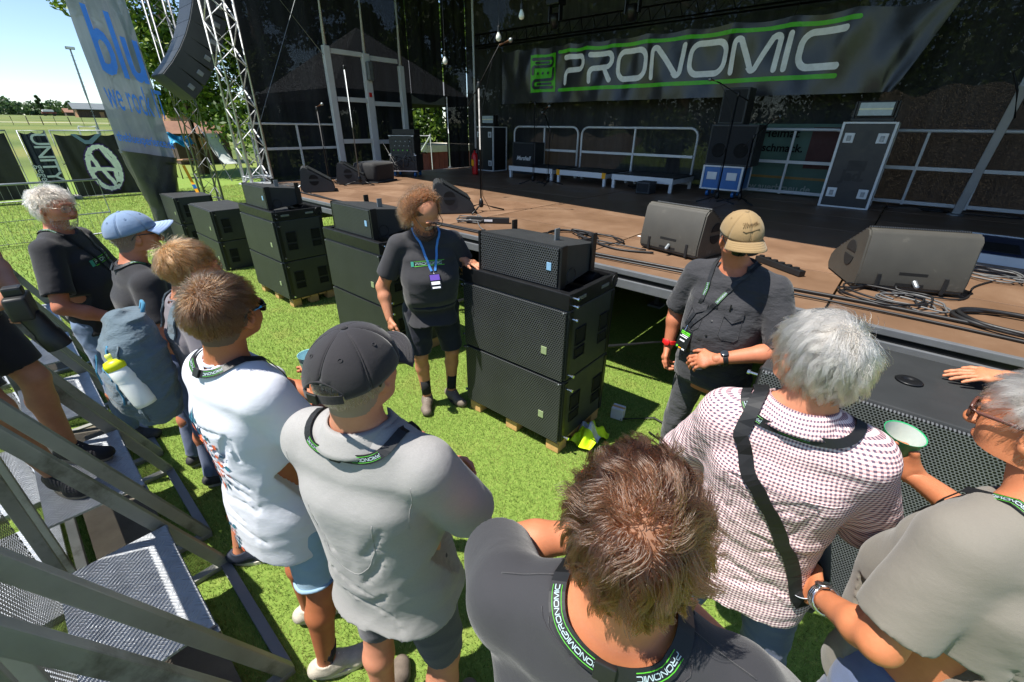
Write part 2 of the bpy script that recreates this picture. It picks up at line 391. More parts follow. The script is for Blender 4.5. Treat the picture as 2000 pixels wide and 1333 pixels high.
def tree(label, x, y, h, crown_r, crown_lo, n, leaf, mat, trunk_r=.25, seed=1, lobes=26, group=None, name='broadleaf_tree', drop=0.0):
    r = np.random.default_rng(seed); z0 = float(gz(x)); root = thing(name, label, 'tree', (x, y, z0), 0, group)
    mb = MB(); pts = [(0, 0, -.2), (.05*trunk_r, 0, h*.3), (.3*trunk_r, .2*trunk_r, h*.6), (0, 0, h*.93)]; mb.tube(pts, [trunk_r, trunk_r*.8, trunk_r*.5, trunk_r*.12], 9)
    C = []
    for i in range(lobes):
        zz = crown_lo+(h-crown_lo)*(i+.5)/lobes; k = (zz-crown_lo)/(h-crown_lo); prof = crown_r*(sin(pi*min(1, .18+.82*k))**.7 if name == 'broadleaf_tree' else (1-k)**.8+.06)
        a = r.uniform(0, 2*pi); rr = prof*r.uniform(.35, .95); c = np.array([rr*cos(a), rr*sin(a), zz]); C.append((c, prof*r.uniform(.3, .5)))
        if i % 2 == 0: mb.tube([(0, 0, max(.4, zz-.35*rr)), c*[.5, .5, 1]-[0, 0, .1*rr], c], [trunk_r*.28, trunk_r*.16, .02], 5)
    mb.build('trunk', BARK, root, smooth=True)
    per = n//lobes; VV = []
    for c, q in C:
        d = r.normal(size=(per, 3)); d /= np.linalg.norm(d, axis=1)[:, None]; p = c+d*(q*r.uniform(.25, 1.05, per)**.6)[:, None]*[1, 1, .75]
        p[:, 2] -= drop*np.hypot(p[:, 0]-c[0], p[:, 1]-c[1])
        a = r.normal(size=(per, 3)); a /= np.linalg.norm(a, axis=1)[:, None]; b = np.cross(a, r.normal(size=(per, 3))); b /= np.linalg.norm(b, axis=1)[:, None]
        s = leaf*r.uniform(.6, 1.3, per)[:, None]; VV.append(np.stack([p-a*s, p+b*s*.5, p+a*s, p-b*s*.5], 1))
    Vt = np.concatenate(VV).reshape(-1, 3); npmesh('crown', Vt, np.arange(len(Vt)).reshape(-1, 4), mat, root, smooth=False)
    return root
tree('tall leafy tree behind the blue lettered banner, left of the stage', -25.5, 6.9, 12, 3.0, 2.6, 26000, .12, LEAF1, .3, 3, 34)
tree('dark drooping conifer behind the lattice tower with the hanging speakers', -22.5, 9.4, 15, 3.2, 1.6, 30000, .12, LEAF2, .35, 4, 40, name='conifer_tree', drop=.3)
tree('big conifer seen through the doorway in the black side wall', -18.5, 15.6, 13, 3.8, .6, 26000, .14, LEAF2, .35, 5, 36, name='conifer_tree', drop=.35)
tree('conifer behind the dark gauze, to the right of the grey tent', -16.5, 19.5, 14, 3.8, .8, 22000, .13, LEAF2, .35, 6, 30, name='conifer_tree', drop=.3)
tree('conifer behind the gauze just right of the lattice tower on the stage', -21.5, 13.2, 14, 3.6, .8, 22000, .13, LEAF2, .35, 41, 30, name='conifer_tree', drop=.3)
tree('wide dark tree added to block the sky behind the back gauze above the left riser', -13.5, 22.5, 12, 4.6, .8, 24000, .13, LEAF2, .35, 42, 28)  # added row, up to the right-edge tree: keeps bright sky from showing through gauze
tree('dark tree added to block the sky behind the back gauze above the blue case', -3.5, 22, 12.5, 4.6, 1.0, 24000, .13, LEAF2, .35, 43, 28)
tree('dark tree added to block the sky behind the back gauze above the tall black case', 2.2, 22.5, 12, 4.6, 1.0, 24000, .13, LEAF2, .35, 44, 28)
tree('dark tree added to block the sky behind the back gauze at the right edge', 7.5, 22, 12, 4.6, 1.0, 18000, .13, LEAF2, .35, 45, 24)
tree('broad tree standing far behind the back gauze of the stage', -8.5, 21, 11, 4.2, 1.5, 22000, .13, LEAF1, .35, 8, 28)
def far_woods():
    r = np.random.default_rng(5); VV = []
    for i in range(170):
        y = r.uniform(-60, 190); x = -262-r.uniform(0, 60); h = r.uniform(2.6, 5.5)*(1+.35*sin(y*.11)); c = np.array([x, y, float(gz(x))+h*.5]); per = 170
        d = r.normal(size=(per, 3)); d /= np.linalg.norm(d, axis=1)[:, None]; p = c+d*np.array([3.2, 3.2, h*.55])*r.uniform(.5, 1.05, per)[:, None]
        a = r.normal(size=(per, 3)); a /= np.linalg.norm(a, axis=1)[:, None]; b = np.cross(a, r.normal(size=(per, 3))); b /= np.linalg.norm(b, axis=1)[:, None]
        s = .8*r.uniform(.6, 1.2, per)[:, None]; VV.append(np.stack([p-a*s, p+b*s*.6, p+a*s, p-b*s*.6], 1))
    Vt = np.concatenate(VV).reshape(-1, 3); tag(npmesh('far_woods', Vt, np.arange(len(Vt)).reshape(-1, 4), LEAF3, smooth=False), 'dark band of woodland along the far ridge', 'woods', kind='stuff')
far_woods()
for i, (x, y, h) in enumerate(((-240, 20.2, 6.2), (-235, 27.5, 4.6))):
    tree(['lone pointed spruce rising above the far tree line', 'rounded far tree beside the red trailer'][i], x, y, h, [1.1, 2.2][i], .3, 1500, .55, LEAF3, .25, 20+i, 12, name='conifer_tree' if i == 0 else 'broadleaf_tree')

# ------------------------------------------------------------------ far barns, trailer, mast, goal, meadow fence
WOOD_D = pm('dark_weathered_boards', '4a3c31', .85, 0, .25, 2, bump=.3, bscale=9); WOOD_L = pm('tan_boards', '9a7552', .85, 0, .2, 2); TILE = pm('grey_roof_sheet', '5f676a', .6, 0, .1, 1); ROOF_R = pm('brown_roof_tiles', '7d5a45', .8, 0, .2, 2)  # dark brown and tan boards; tan serves gables, doors and house walls
def barn(label, x, y0, y1, z, wall_h, roof_h, depth, over, wmat, emat, rmat, doors):
    root = thing('wooden_barn', label, 'barn', (x, (y0+y1)/2, z)); L = y1-y0
    n = 12
    for i in range(n):
        w = L/n; MB().b2((-.1, -L/2+i*w+.02, -1), (.12, -L/2+(i+1)*w-.02, wall_h)).build('board', wmat, root)
    MB().prism([(0, -L/2, -1), (-depth, -L/2, -1), (-depth, -L/2, wall_h), (-depth/2, -L/2, wall_h+roof_h*.9), (0, -L/2, wall_h)], (0, 0, 0), (0, .25, 0)).build('gable_wall', emat, root)
    MB().prism([(0, L/2, -1), (-depth, L/2, -1), (-depth, L/2, wall_h), (-depth/2, L/2, wall_h+roof_h*.9), (0, L/2, wall_h)], (0, 0, 0), (0, -.25, 0)).build('gable_wall', emat, root)
    MB().b2((-depth, -L/2+.3, -1), (-depth+.2, L/2-.3, wall_h)).build('back_wall', wmat, root)
    for s in (0, 1):
        e = (over, wall_h-.15) if s == 0 else (-depth-over, wall_h-.15)
        MB().prism([(e[0], -L/2-over, e[1]), (-depth/2, -L/2-over, wall_h+roof_h), (-depth/2, L/2+over, wall_h+roof_h), (e[0], L/2+over, e[1])], (0, 0, 0), (0, 0, .14)).build('roof_slope', rmat, root)
    for (a, b, h) in doors: MB().b2((.125, a, -.6), (.18, b, h)).build('door', WOOD_L, root)
barn('long wooden barn with a grey sheet roof on the far meadow', -150, 18.4, 23.6, float(gz(-150)), 1.75, 1.2, 5.5, .7, WOOD_D, WOOD_L, TILE, [(1.3, 2.1, 1.2)])
barn('brown gabled house seen between the banner and the lattice tower', -90, 21.6, 25, float(gz(-90)), 1.5, 1.5, 4.5, .4, WOOD_L, WOOD_L, ROOF_R, [(-.4, .3, 1.1)])
barn('low far barn at the foot of the woods beside the trailer', -205, 22.5, 26.5, float(gz(-205)), 1.0, 1.0, 5, .4, WOOD_D, WOOD_D, ROOF_R, [])
tr = thing('farm_trailer', 'red farm trailer with a white load on the far meadow', 'trailer', (-180, 16.3, float(gz(-180))))
MB().b2((-1, -1.4, .55), (1, 1.4, .95)).build('bed', pm('rust_red_paint', '6d3a2c', .7), tr); MB().b2((-.9, -1.2, .95), (.9, 1.0, 1.45), .12).build('load', WHITE_I, tr)
for yy in (-.9, .9):
    for xx in (-.95, .95): MB().lathe([(.12, -.1), (.32, -.1), (.32, .1), (.12, .1)], (xx, yy, .3), 12, (1, 0, 0)).build('wheel', BLACK_R, tr)
mast = thing('floodlight_mast', 'tall thin floodlight mast leaning against the sky at far left', 'mast', (-60, 8.4, float(gz(-60))))
MB().tube([(0, 0, -.3), (0, .05, 3.5), (0, .13, 6.9)], [.11, .085, .06], 8).build('pole', STEEL, mast)
for k in range(18): MB().bar((0, -.13+.02*k*.35, .6+k*.34), (0, .15+.02*k*.35, .6+k*.34), .02, .02).build('rung', STEEL, mast)
h = MB().box((.1, .13, 6.95), (.3, .62, .2), 0, .02).build('floodlight', pm('lamp_housing', '4b4f52', .5), mast); MB().b2((.251, -.14, 6.87), (.262, .4, 7.03)).build('lens', WHITE_I, h)
goal = thing('football_goal', 'small white football goal standing on the far lawn', 'goal', (-40, 5.1, float(gz(-40))))
for yy in (-.42, .42): MB().tube([(0, yy, 0), (0, yy, 1.45)], .04).build('post', WHITE_I, goal)
MB().tube([(0, -.42, 1.45), (0, .42, 1.45)], .04).build('crossbar', WHITE_I, goal)
MB().tube([(-.6, -.42, 0.0), (-.25, -.42, 1.42), (-.25, .42, 1.42), (-.6, .42, 0.0)], .025).build('net_frame', WHITE_I, goal)
mf = thing('meadow_fence', 'row of thin wooden posts fencing the far meadow', 'fence', (-82, 0, float(gz(-82))))
for k in range(26): MB().tube([(random.uniform(-.5, .5), -6+k*1.25, -.2), (random.uniform(-.4, .4), -6+k*1.25+random.uniform(-.1, .1), .95)], .045, 6).build('post', WOOD_D, mf)
for zz in (.45, .85): MB().tube([(0, -6, zz), (0, 25.3, zz)], .008, 4).build('wire', STEEL, mf)
PATHM = pm('pale_gravel', 'c9bfa4', .9, 0, .12, 1)
mb = MB(); P = [(-96+2*sin(y*.05), y) for y in range(-60, 100, 5)]
for a, b in zip(P, P[1:]): mb.add([(a[0]-1, a[1], gz(a[0]-1)+.012), (a[0]+1, a[1], gz(a[0]+1)+.012), (b[0]+1, b[1], gz(b[0]+1)+.012), (b[0]-1, b[1], gz(b[0]-1)+.012)], [(0, 1, 2, 3)])
tag(mb.build('path', PATHM), kind='structure')

# ------------------------------------------------------------------ stage
ZS = 1.10; SX0, SX1, SY0, SY1 = -9.75, 1.75, 3.19, 9.6
def ply_mat():
    t = NT('phenolic_plywood'); v = t.coords('Object', (1, 1, 1)); oi = t.n('ShaderNodeObjectInfo')
    big = t.noise(v, 1.3, 5, .65); fine = t.noise(t.coords('Object', (5, 40, 5)), 3, 5, .7)
    c = t.ramp(big, [(.25, hexc('6f5440')), (.5, hexc('866851')), (.75, hexc('9c7f66'))])
    c = t.mix(t.math('MULTIPLY', fine, .35), c, hexc('5d4535'))
    sc = t.ramp(t.noise(v, 9, 8, .8), [(.6, (0, 0, 0)), (.72, (.6, .6, .6))]); c = t.mix(sc, c, hexc('b39a80'))
    c = t.mix(t.math('MULTIPLY', oi.outputs['Random'], .55), c, hexc('58432f'))
    t.l(c, t.p.inputs['Base Color']); r = t.ramp(big, [(.3, (.35,)*3), (.7, (.6,)*3)]); t.l(r, t.p.inputs['Roughness'])
    t.bump(t.noise(v, 160, 3), .12, .002); return t.m
PLY = ply_mat()
stage = thing('stage', 'raised open-air stage with a brown plywood deck and aluminium front rail', 'stage', (0, 0, 0))
nx, ny = 6, 6; px_, py_ = (SX1-SX0)/nx, (SY1-SY0-.05)/ny
pan = MB().box((0, 0, 0), (px_-.014, py_-.014, .04), 0, .003).mesh('deck_panel', PLY)
for i in range(nx):
    for j in range(ny):
        o = bpy.data.objects.new('deck_panel', pan); COL.objects.link(o); o.parent = stage
        o.location = (SX0+px_*(i+.5), SY0+.05+py_*(j+.5), ZS-.02+random.uniform(-.0012, .0012))
MB().b2((SX0, SY0+.006, ZS-.038), (SX1, SY0+.046, ZS+.004), .004).build('front_rail', ALU, stage)
MB().b2((SX0, SY0+.02, ZS-.075), (SX1, SY0+.046, ZS-.04)).build('rail_groove', BLACK_M, stage)
MB().b2((SX0, SY0, ZS-.15), (SX1, SY0+.046, ZS-.077), .004).build('lower_rail', ALU, stage)
MB().b2((SX0-.045, SY0+.006, ZS-.15), (SX0-.004, SY1, ZS+.003), .004).build('side_rail', ALU, stage)
for i in range(nx+1):
    for j in (0, 2, 4, 6):
        x = min(max(SX0+px_*i, SX0+.08), SX1-.08); y = SY0+.14+(SY1-SY0-.25)*j/6
        l = MB().tube([(x, y, .03), (x, y, ZS-.155)], .035, 10).build('leg', STEEL, stage, smooth=True)
        MB().b2((x-.09, y-.09, .0), (x+.09, y+.09, .03)).build('foot_plate', STEEL, l)
for j in range(7): MB().b2((SX0+.05, SY0+.1+(SY1-SY0-.3)*j/6, ZS-.15), (SX1-.05, SY0+.18+(SY1-SY0-.3)*j/6, ZS-.045)).build('cross_beam', BLACK_M, stage)
for i in range(nx):
    x = SX0+px_*i
    MB().tube([(x+.1, SY0+.2, .15), (x+px_-.1, SY0+.2, ZS-.2)], .022, 8).build('diagonal_brace', BLACK_M, stage)
MB().b2((SX0, SY1-.3, .02), (SX1, SY1-.28, ZS-.16)).build('back_skirt', CLOTH_B, stage)
def fold(x, a=.03): return a*(sin(x*3.1)+.6*sin(x*7.7+1)+.35*sin(x*15+2))
def gauze_mat(name, dens, col, col2):
    t = NT(name); v = t.coords('Object'); st = t.noise(t.coords('Object', (2.2, 2.2, .12)), 2.5, 5, .6); fine = t.noise(v, 190, 2, .5)
    c = t.ramp(st, [(.3, hexc(col)), (.75, hexc(col2))]); t.l(t.mix(t.math('MULTIPLY', fine, .4), c, (.004, .004, .005)), t.p.inputs['Base Color'])
    t.p.inputs['Roughness'].default_value = .85; t.p.inputs['Specular IOR Level'].default_value = .15
    tr = t.n('ShaderNodeBsdfTransparent'); mx = t.n('ShaderNodeMixShader')
    t.l(t.math('ADD', t.math('MULTIPLY', fine, .5), dens-.25, True), mx.inputs[0]); t.l(tr.outputs[0], mx.inputs[1]); t.l(t.p.outputs[0], mx.inputs[2]); t.l(mx.outputs[0], t.out.inputs[0]); return t.m
GAUZE = gauze_mat('black_gauze', .993, '1e2024', '33363b'); GAUZE_B = gauze_mat('black_gauze_back', .9945, '2b2c2e', '434445')
wl = thing('side_wall_gauze', 'black gauze hung as the left side wall of the stage, with a doorway', 'gauze wall', (-10.1, 0, 0))
MB().grid(lambda u, v: (fold(u*4.2+1), 3.75+u*3.95, .2+v*5.2), 60, 1).build('gauze_sheet', GAUZE, wl, smooth=True)
MB().grid(lambda u, v: (fold(u*2+6), 7.7+u*1.05, 2.78+.08*(u-.5)**2*4-.08*sin(pi*u)+v*2.6), 16, 4).build('doorway_flap', GAUZE, wl, smooth=True)
MB().grid(lambda u, v: (fold(u*2+9, .05), 8.75+u*.85, .2+v*5.2), 24, 1).build('gauze_sheet', GAUZE, wl, smooth=True)
wb = tag(MB().grid(lambda u, v: (-10.1+u*11.9, SY1+.02+fold(u*14, .02)*(1-v), .1+v*5.25), 150, 1).build('back_wall_gauze', GAUZE_B, smooth=True), 'black gauze stretched across the whole back of the stage', 'gauze wall')
wr = tag(MB().grid(lambda u, v: (1.82+fold(u*9, .03), 4.6+u*5.0, .2+v*5.2), 60, 1).build('side_wall_gauze', GAUZE, smooth=True), 'black gauze closing the right side of the stage', 'gauze wall')
roof = tag(MB().prism([(1.95, 3.15, 5.35), (1.95, 9.75, 5.35), (-10.4, 9.75, 5.35), (-10.4, 4.55, 5.35)], (0, 0, 0), (0, 0, .05)).build('stage_roof', pm('roof_tarp', '2a2c2e', .7, 0, .1)), 'dark tarpaulin roof over the stage, shading its rear half', 'roof')

# ------------------------------------------------------------------ lattice towers
def truss_tower(label, base, h, w, mat, step=.34, r=.024, rz=0.0, cut=0.0):
    t = thing('truss_tower', label, 'truss', base, rz); cs = [(-w/2, -w/2), (w/2, -w/2), (w/2, w/2), (-w/2, w/2)]
    for x, y in cs: MB().tube([(x, y, 0), (x, y, h)], r, 10).build('chord', mat, t, smooth=True)
    n = int(h/step)
    me = [MB().tube([(-w/2, 0, -step/2*s), (w/2, 0, step/2*s)], r*.42, 6).mesh('diagonal', mat, True) for s in (1, -1)]
    for k in range(4):
        a = (cs[k][0]+cs[(k+1) % 4][0])/2, (cs[k][1]+cs[(k+1) % 4][1])/2
        for i in range(n):
            o = bpy.data.objects.new('diagonal', me[(i+k) % 2]); COL.objects.link(o); o.parent = t; o.location = (a[0], a[1], (i+.5)*step); o.rotation_euler = (0, 0, pi/2*k)
    MB().b2((-w/2-.08, -w/2-.08, -.02), (w/2+.08, w/2+.08, .0)).build('base_plate', mat, t)
    for zz in (0.12, h-.05):
        for k in range(4): MB().tube([(*cs[k], zz), (*cs[(k+1) % 4], zz)], r*.6, 6).build('end_bar', mat, t)
    return t
truss_tower('aluminium lattice tower standing on the front left corner of the stage', (-9.52, 3.42, ZS+.024), 4.2, .38, ALU_W, .32, .03)
truss_tower('grey lattice tower on the lawn behind the hanging speakers', (-15.6, 4.2, .02), 5.6, .44, ALU, .42, .032)
truss_tower('lattice mast hidden behind the blue lettered banner', (-11.35, 2.15, .02), 5.2, .3, ALU, .4)
tw = thing('roof_truss', 'dark lattice beam running above the large banner at the back', 'truss', (0, 9.25, 3.95))
DARKT = pm('black_truss', '202225', .5, .4, .15)
for dy, dz in ((-.14, 0), (.14, 0), (0, .26)): MB().tube([(-9.4, dy, dz), (1.6, dy, dz)], .024, 8).build('chord', DARKT, tw, smooth=True)
me = [MB().tube([(-.15, -.14, 0), (0, 0, .26)], .01, 5).mesh('diagonal', DARKT), MB().tube([(0, 0, .26), (.15, -.14, 0)], .01, 5).mesh('diagonal', DARKT)]
for i in range(36):
    for m in me:
        o = bpy.data.objects.new('diagonal', m); COL.objects.link(o); o.parent = tw; o.location = (-9.2+.3*i, 0, 0)

# ------------------------------------------------------------------ big banner
banner = thing('stage_banner', 'wide black banner with white lettering and green stripes hung across the stage back', 'banner', (0, 8.98, 0))
BX0, BX1, BZ0, BZ1 = -8.2, -.18, 2.66, 3.74
tops = [0, .065, .13, .19, .245, .30, .37, .46, .555, .65, .76, .86, 1.0]
def ban(u, v):
    """v 0 bottom .. 1 top ; creases fan out from the tied points at the top"""
    x = BX0+(BX1-BX0)*u; z = BZ0+(BZ1-BZ0)*v
    x += .25*(1-v)*max(0, u-.93)/.07*(-1.6) ; d = 0; sag = 0
    for i, q in enumerate(tops):
        dx = (u-q)*(BX1-BX0); k = (1-v)*(BZ1-BZ0)+.03
        d += .03*math.exp(-(dx/(.10+.35*k))**2)*sin(dx/(.06+.16*k)*1.6+i)*min(1, k*3)*math.exp(-k*.7)
    for a, b in zip(tops, tops[1:]):
        if a <= u <= b: sag = .045*sin(pi*(u-a)/(b-a))**1.2*v**5*(1+.6*((b-a)/.1-1))
    d += .028*sin(u*31+v*3)+.018*sin(u*67-v*5+1)+.003*sin(u*140+v*9)
    return (x, d, z-max(0, sag))
def vinyl():
    t = NT('black_vinyl'); v = t.coords('Object'); t.p.inputs['Base Color'].default_value = (.022, .023, .027, 1); t.p.inputs['Roughness'].default_value = .34; t.p.inputs['Specular IOR Level'].default_value = .6
    t.bump(t.noise(t.coords('Object', (1, 1, .6)), 5, 3, .5), .14, .05); return t.m
VINYL = vinyl()
MB().grid(ban, 260, 34).build('vinyl_sheet', VINYL, banner, smooth=True)
def on_ban(x, z, off=.006):
    u = (x-BX0)/(BX1-BX0); v = (z-BZ0)/(BZ1-BZ0); u = min(max(u, 0), 1); v = min(max(v, 0), 1); p = ban(u, v); return (p[0], p[1]-off, p[2])
def draped(polys, name, mat, off=.006, cuts=1):
    bm = bmesh.new()
    for q in polys:
        vs = [bm.verts.new((a, 0, b)) for a, b in q]; bm.faces.new(vs)
    bmesh.ops.remove_doubles(bm, verts=bm.verts, dist=1e-4)
    for _ in range(cuts):
        E_ = [e for e in bm.edges if e.calc_length() > .05]
        if E_: bmesh.ops.subdivide_edges(bm, edges=E_, cuts=2, use_grid_fill=True)
    bmesh.ops.triangulate(bm, faces=bm.faces)
    for q in bm.verts: q.co = Vector(on_ban(q.co.x, q.co.z, off))
    me = bpy.data.meshes.new(name); bm.to_mesh(me); bm.free(); me.materials.append(mat); o = bpy.data.objects.new(name, me); COL.objects.link(o); o.parent = banner; return o
lh = .47; lx = -6.35; k = (5.0)/LOGO_W
draped([[(lx+a*k, 3.03+b*lh) for a, b in q] for st in LOGO for q in stroke2d(st, .205)], 'lettering', pm('white_vinyl_print', 'e6e8ec', .45), .012, 2)
def stripe(x0, x1, z, w): return [q for q in stroke2d([(x0+(x1-x0)*i/60, z) for i in range(61)], w)]
GV = pm('green_vinyl_print', '4fb81f', .45)
draped(stripe(-6.5, -1.24, 3.62, .065), 'green_stripe', GV, .01, 0); draped(stripe(-6.5, -1.35, 2.9, .065), 'green_stripe', GV, .01, 0)
ex0, ex1, ez0, ez1 = -7.28, -6.6, 2.87, 3.61; N = 10
draped([[(ex0+(ex1-ex0)*i/N, ez0+(ez1-ez0)*j/N), (ex0+(ex1-ex0)*(i+1)/N, ez0+(ez1-ez0)*j/N), (ex0+(ex1-ex0)*(i+1)/N, ez0+(ez1-ez0)*(j+1)/N), (ex0+(ex1-ex0)*i/N, ez0+(ez1-ez0)*(j+1)/N)] for i in range(N) for j in range(N)], 'emblem', GV, .01, 0)
def E2(pts): return [(ex0+(ex1-ex0)*a, ez0+(ez1-ez0)*b) for a, b in pts]
em = [stroke2d(E2([(.1, .88), (.78, .88)]+arc2(.78, .78, .1, 90, -90)+[(.15, .68)]+arc2(.15, .62, .06, 90, 180)+[(.09, .5)]), .06), stroke2d(E2([(.92, .6), (.92, .42)]+arc2(.82, .42, .1, 0, -90)+[(.2, .32)]+arc2(.2, .22, .1, 90, 270)+[(.9, .12)]), .06), stroke2d(E2([(.2, .78), (.7, .78)]), .045), stroke2d(E2([(.3, .22), (.85, .22)]), .045)]
for cx in (.3, .5, .7): em.append([[tuple(np.array(E2([(cx, .5)])[0])+.028*np.array([cos(2*pi*q/10), sin(2*pi*q/10)])) for q in range(10)]])
draped([q for s in em for q in s], 'emblem_lines', VINYL, .03, 1)
for q in tops: MB().tube([(BX0+(BX1-BX0)*q, -.01, BZ1-.01), (BX0+(BX1-BX0)*q+.02, .1, 3.93)], .006, 5).build('cable_tie', BLACK_P, banner)

# ------------------------------------------------------------------ railings
def railing(label, x0, x1, y, z0=ZS, h=1.06, posts=1, mids=(.55, .06), along='x', loc=None, rz=0.0, curved=True):
    L = x1-x0; t = thing('railing', label, 'railing', (x0, y, z0+.003) if loc is None else loc, rz, 'railings round the stage'); r = .023
    c = .16
    if curved: pts = [(0, 0, 0), (0, 0, h-c)]+[(c-c*cos(a), 0, h-c+c*sin(a)) for a in np.linspace(0, pi/2, 6)][1:]+[(L-c+c*sin(a), 0, h-c+c*cos(a)) for a in np.linspace(0, pi/2, 6)]+[(L, 0, 0)]
    else: pts = [(0, 0, 0), (0, 0, h), (L, 0, h), (L, 0, 0)]
    MB().tube(pts, r, 10).build('frame', ALU_W, t, smooth=True)
    for m in mids: MB().bar((.03, 0, m), (L-.03, 0, m), .03, .05, ch=.004).build('rail', ALU_W, t)
    for i in range(posts): x = L*(i+1)/(posts+1); MB().bar((x, .0, .02), (x, 0, h-.02), .035, .04, (0, 1, 0), .004).build('post', ALU_W, t)
    return t
railing('back stage railing behind the left end of the low riser', -8.05, -6.1, 9.3)
railing('back stage railing behind the middle of the low riser', -6.05, -4.05, 9.3) if False else None
railing('back stage railing between the low riser and the blue case', -6.0, -3.35, 9.3)
railing('back stage railing in front of the green poster, left of the tall case', -2.45, -.98, 9.28)
railing('back stage railing right of the tall black case', -.72, 1.45, 9.3, posts=2)
railing('right side railing running forward from the back corner', 0, 2.4, 0, loc=(1.62, 6.75, ZS+.003), rz=pi/2)
railing('left side railing on the stage beside the lattice tower', 0, 1.85, 0, loc=(-9.98, 3.65, ZS+.003), rz=pi/2, curved=False, mids=(.6,))
pole = thing('support_pole', 'slanting round support pole at the right of the stage', 'pole', (.62, 8.75, ZS+.004)); MB().tube([(0, 0, 0), (.15, -.35, 3.1)], .05, 12).build('tube', ALU_W, pole, smooth=True); MB().lathe([(.09, 0), (.09, .015), (.055, .03)], (0, 0, 0), 14).build('foot', ALU, pole)
MB().tube([(.11, -.28, 1.2), (.02, -.32, 1.5), (-.08, -.25, 1.7), (.05, -.3, 1.85), (.18, -.34, 1.65), (.12, -.34, 1.35)], .012, 5).build('tied_cord', BLACK_R, pole, smooth=True)
pole = thing('support_pole', 'thin upright pole rising from the stage behind the central microphone', 'pole', (-8.28, 8.12, ZS+.004)); MB().tube([(0, 0, 0), (0, 0, 4.1)], .032, 12).build('tube', ALU_W, pole, smooth=True); MB().lathe([(.08, 0), (.08, .015), (.045, .03)], (0, 0, 0), 14).build('foot', ALU, pole)
fr = thing('gate_frame', 'heavy aluminium post frame with cross rails against the left gauze wall', 'frame', (-9.82, 0, ZS+.004))
for y, h, w in ((5.4, 2.5, .14), (6.3, 2.45, .17), (7.22, 2.3, .12)):
    MB().b2((-.05, y-w/2, 0), (.05, y+w/2, h), .01).build('post', ALU_W, fr); MB().tube([(0, y, h), (0, y+.03, h+1.6)], .04, 10).build('upper_tube', ALU_W, fr, smooth=True)
for y0, y1, z in ((5.4, 6.3, 2.42), (6.3, 7.22, 2.38), (5.4, 6.3, 1.55), (6.3, 7.22, 1.5), (5.4, 6.3, .72), (6.3, 7.22, .7)): MB().b2((-.03, y0+.09, z-.045), (.03, y1-.09, z+.045), .006).build('cross_rail', ALU_W, fr)
MB().b2((.05, 6.24, 1.93), (.16, 6.38, 2.3), .03).build('winch', STEEL, fr); MB().b2((.051, 6.26, 1.62), (.056, 6.33, 1.71)).build('red_sticker', RED_P, fr)
MB().tube([(.02, 5.0, 3.3), (.02, 3.7, .9)], .008, 5).build('stay_wire', STEEL, fr); MB().tube([(.02, 4.2, 3.6), (.02, 5.35, 2.3)], .008, 5).build('stay_wire', STEEL, fr)
dp = thing('door_pole', 'thin upright pole on the right edge of the doorway', 'pole', (-9.95, 8.72, ZS+.004)); MB().tube([(0, 0, 0), (0, 0, 1.75)], .02, 8).build('tube', ALU_W, dp, smooth=True); MB().lathe([(.06, 0), (.06, .012)], n=12).build('foot', ALU, dp)

# ------------------------------------------------------------------ seen beyond the gauze
TENT = pm('grey_tent_fabric', '77797c', .8, 0, .06)
tt = thing('pavilion_tent', 'grey pointed pavilion tent standing behind the left gauze wall', 'tent', (-15.6, 9.8, 0))
MB().add([(-2.6, -2.6, 3.1), (2.6, -2.6, 3.1), (2.6, 2.6, 3.1), (-2.6, 2.6, 3.1), (0, 0, 5.1)], [(0, 1, 4), (1, 2, 4), (2, 3, 4), (3, 0, 4)]).build('canopy', TENT, tt)
for a, b in (((-2.6, -2.6), (2.6, -2.6)), ((2.6, -2.6), (2.6, 2.6)), ((2.6, 2.6), (-2.6, 2.6)), ((-2.6, 2.6), (-2.6, -2.6))): MB().add([(*a, 2.8), (*b, 2.8), (*b, 3.1), (*a, 3.1)], [(0, 1, 2, 3)]).build('valance', pm('dark_valance', '2a2b2d', .8), tt)
for a in ((-2.55, -2.55), (2.55, -2.55), (2.55, 2.55), (-2.55, 2.55)): MB().tube([(*a, 0), (*a, 3)], .03).build('leg', STEEL, tt)
def gravel_mat():
    t = NT('gravel'); v = t.coords('Object'); vo = t.n('ShaderNodeTexVoronoi'); vo.inputs['Scale'].default_value = 48; t.l(v, vo.inputs['Vector'])
    t.l(t.ramp(t.math('ADD', t.math('MULTIPLY', vo.outputs['Distance'], .8), t.math('MULTIPLY', t.noise(v, 70, 5), .7)), [(.3, hexc('fff6e0')), (.55, hexc('c0ae90')), (.85, hexc('30291f'))]), t.p.inputs['Base Color']); t.p.inputs['Roughness'].default_value = .9
    t.bump(vo.outputs['Distance'], .8, .05); return t.m
GRAV = gravel_mat()
mb = MB().grid(lambda u, v: (-1.35+u*7.4, 12.2+v*5.5, -.1+v*3.3+.12*sin(u*19+v*3)+.08*sin(u*43)), 40, 14); tag(mb.build('gravel_bank', GRAV, smooth=True), kind='structure')
tag(MB().grid(lambda u, v: (-13+u*5.0, 12.6+v*4, -.1+v*2.0+.1*sin(u*17)), 20, 8).build('gravel_bank', GRAV, smooth=True), kind='structure')
po = thing('brewery_poster', 'green poster with beer lettering hanging behind the back railing', 'poster', (0, 9.52, 0))
MB().b2((-2.75, 0, 1.0), (-1.02, .02, 2.25)).build('sheet', pm('green_poster', '46665a', .6, 0, .2, 2), po)
MB().b2((-1.5, -.012, 1.55), (-1.05, -.004, 2.2)).build('red_corner', pm('poster_red', '4c2b28', .7), po); MB().b2((-2.7, -.012, 1.36), (-1.06, -.004, 1.4)).build('gold_line', pm('gold_print', '8a6a2a', .5), po)
PW = pm('poster_lettering', '8f9a90', .7)
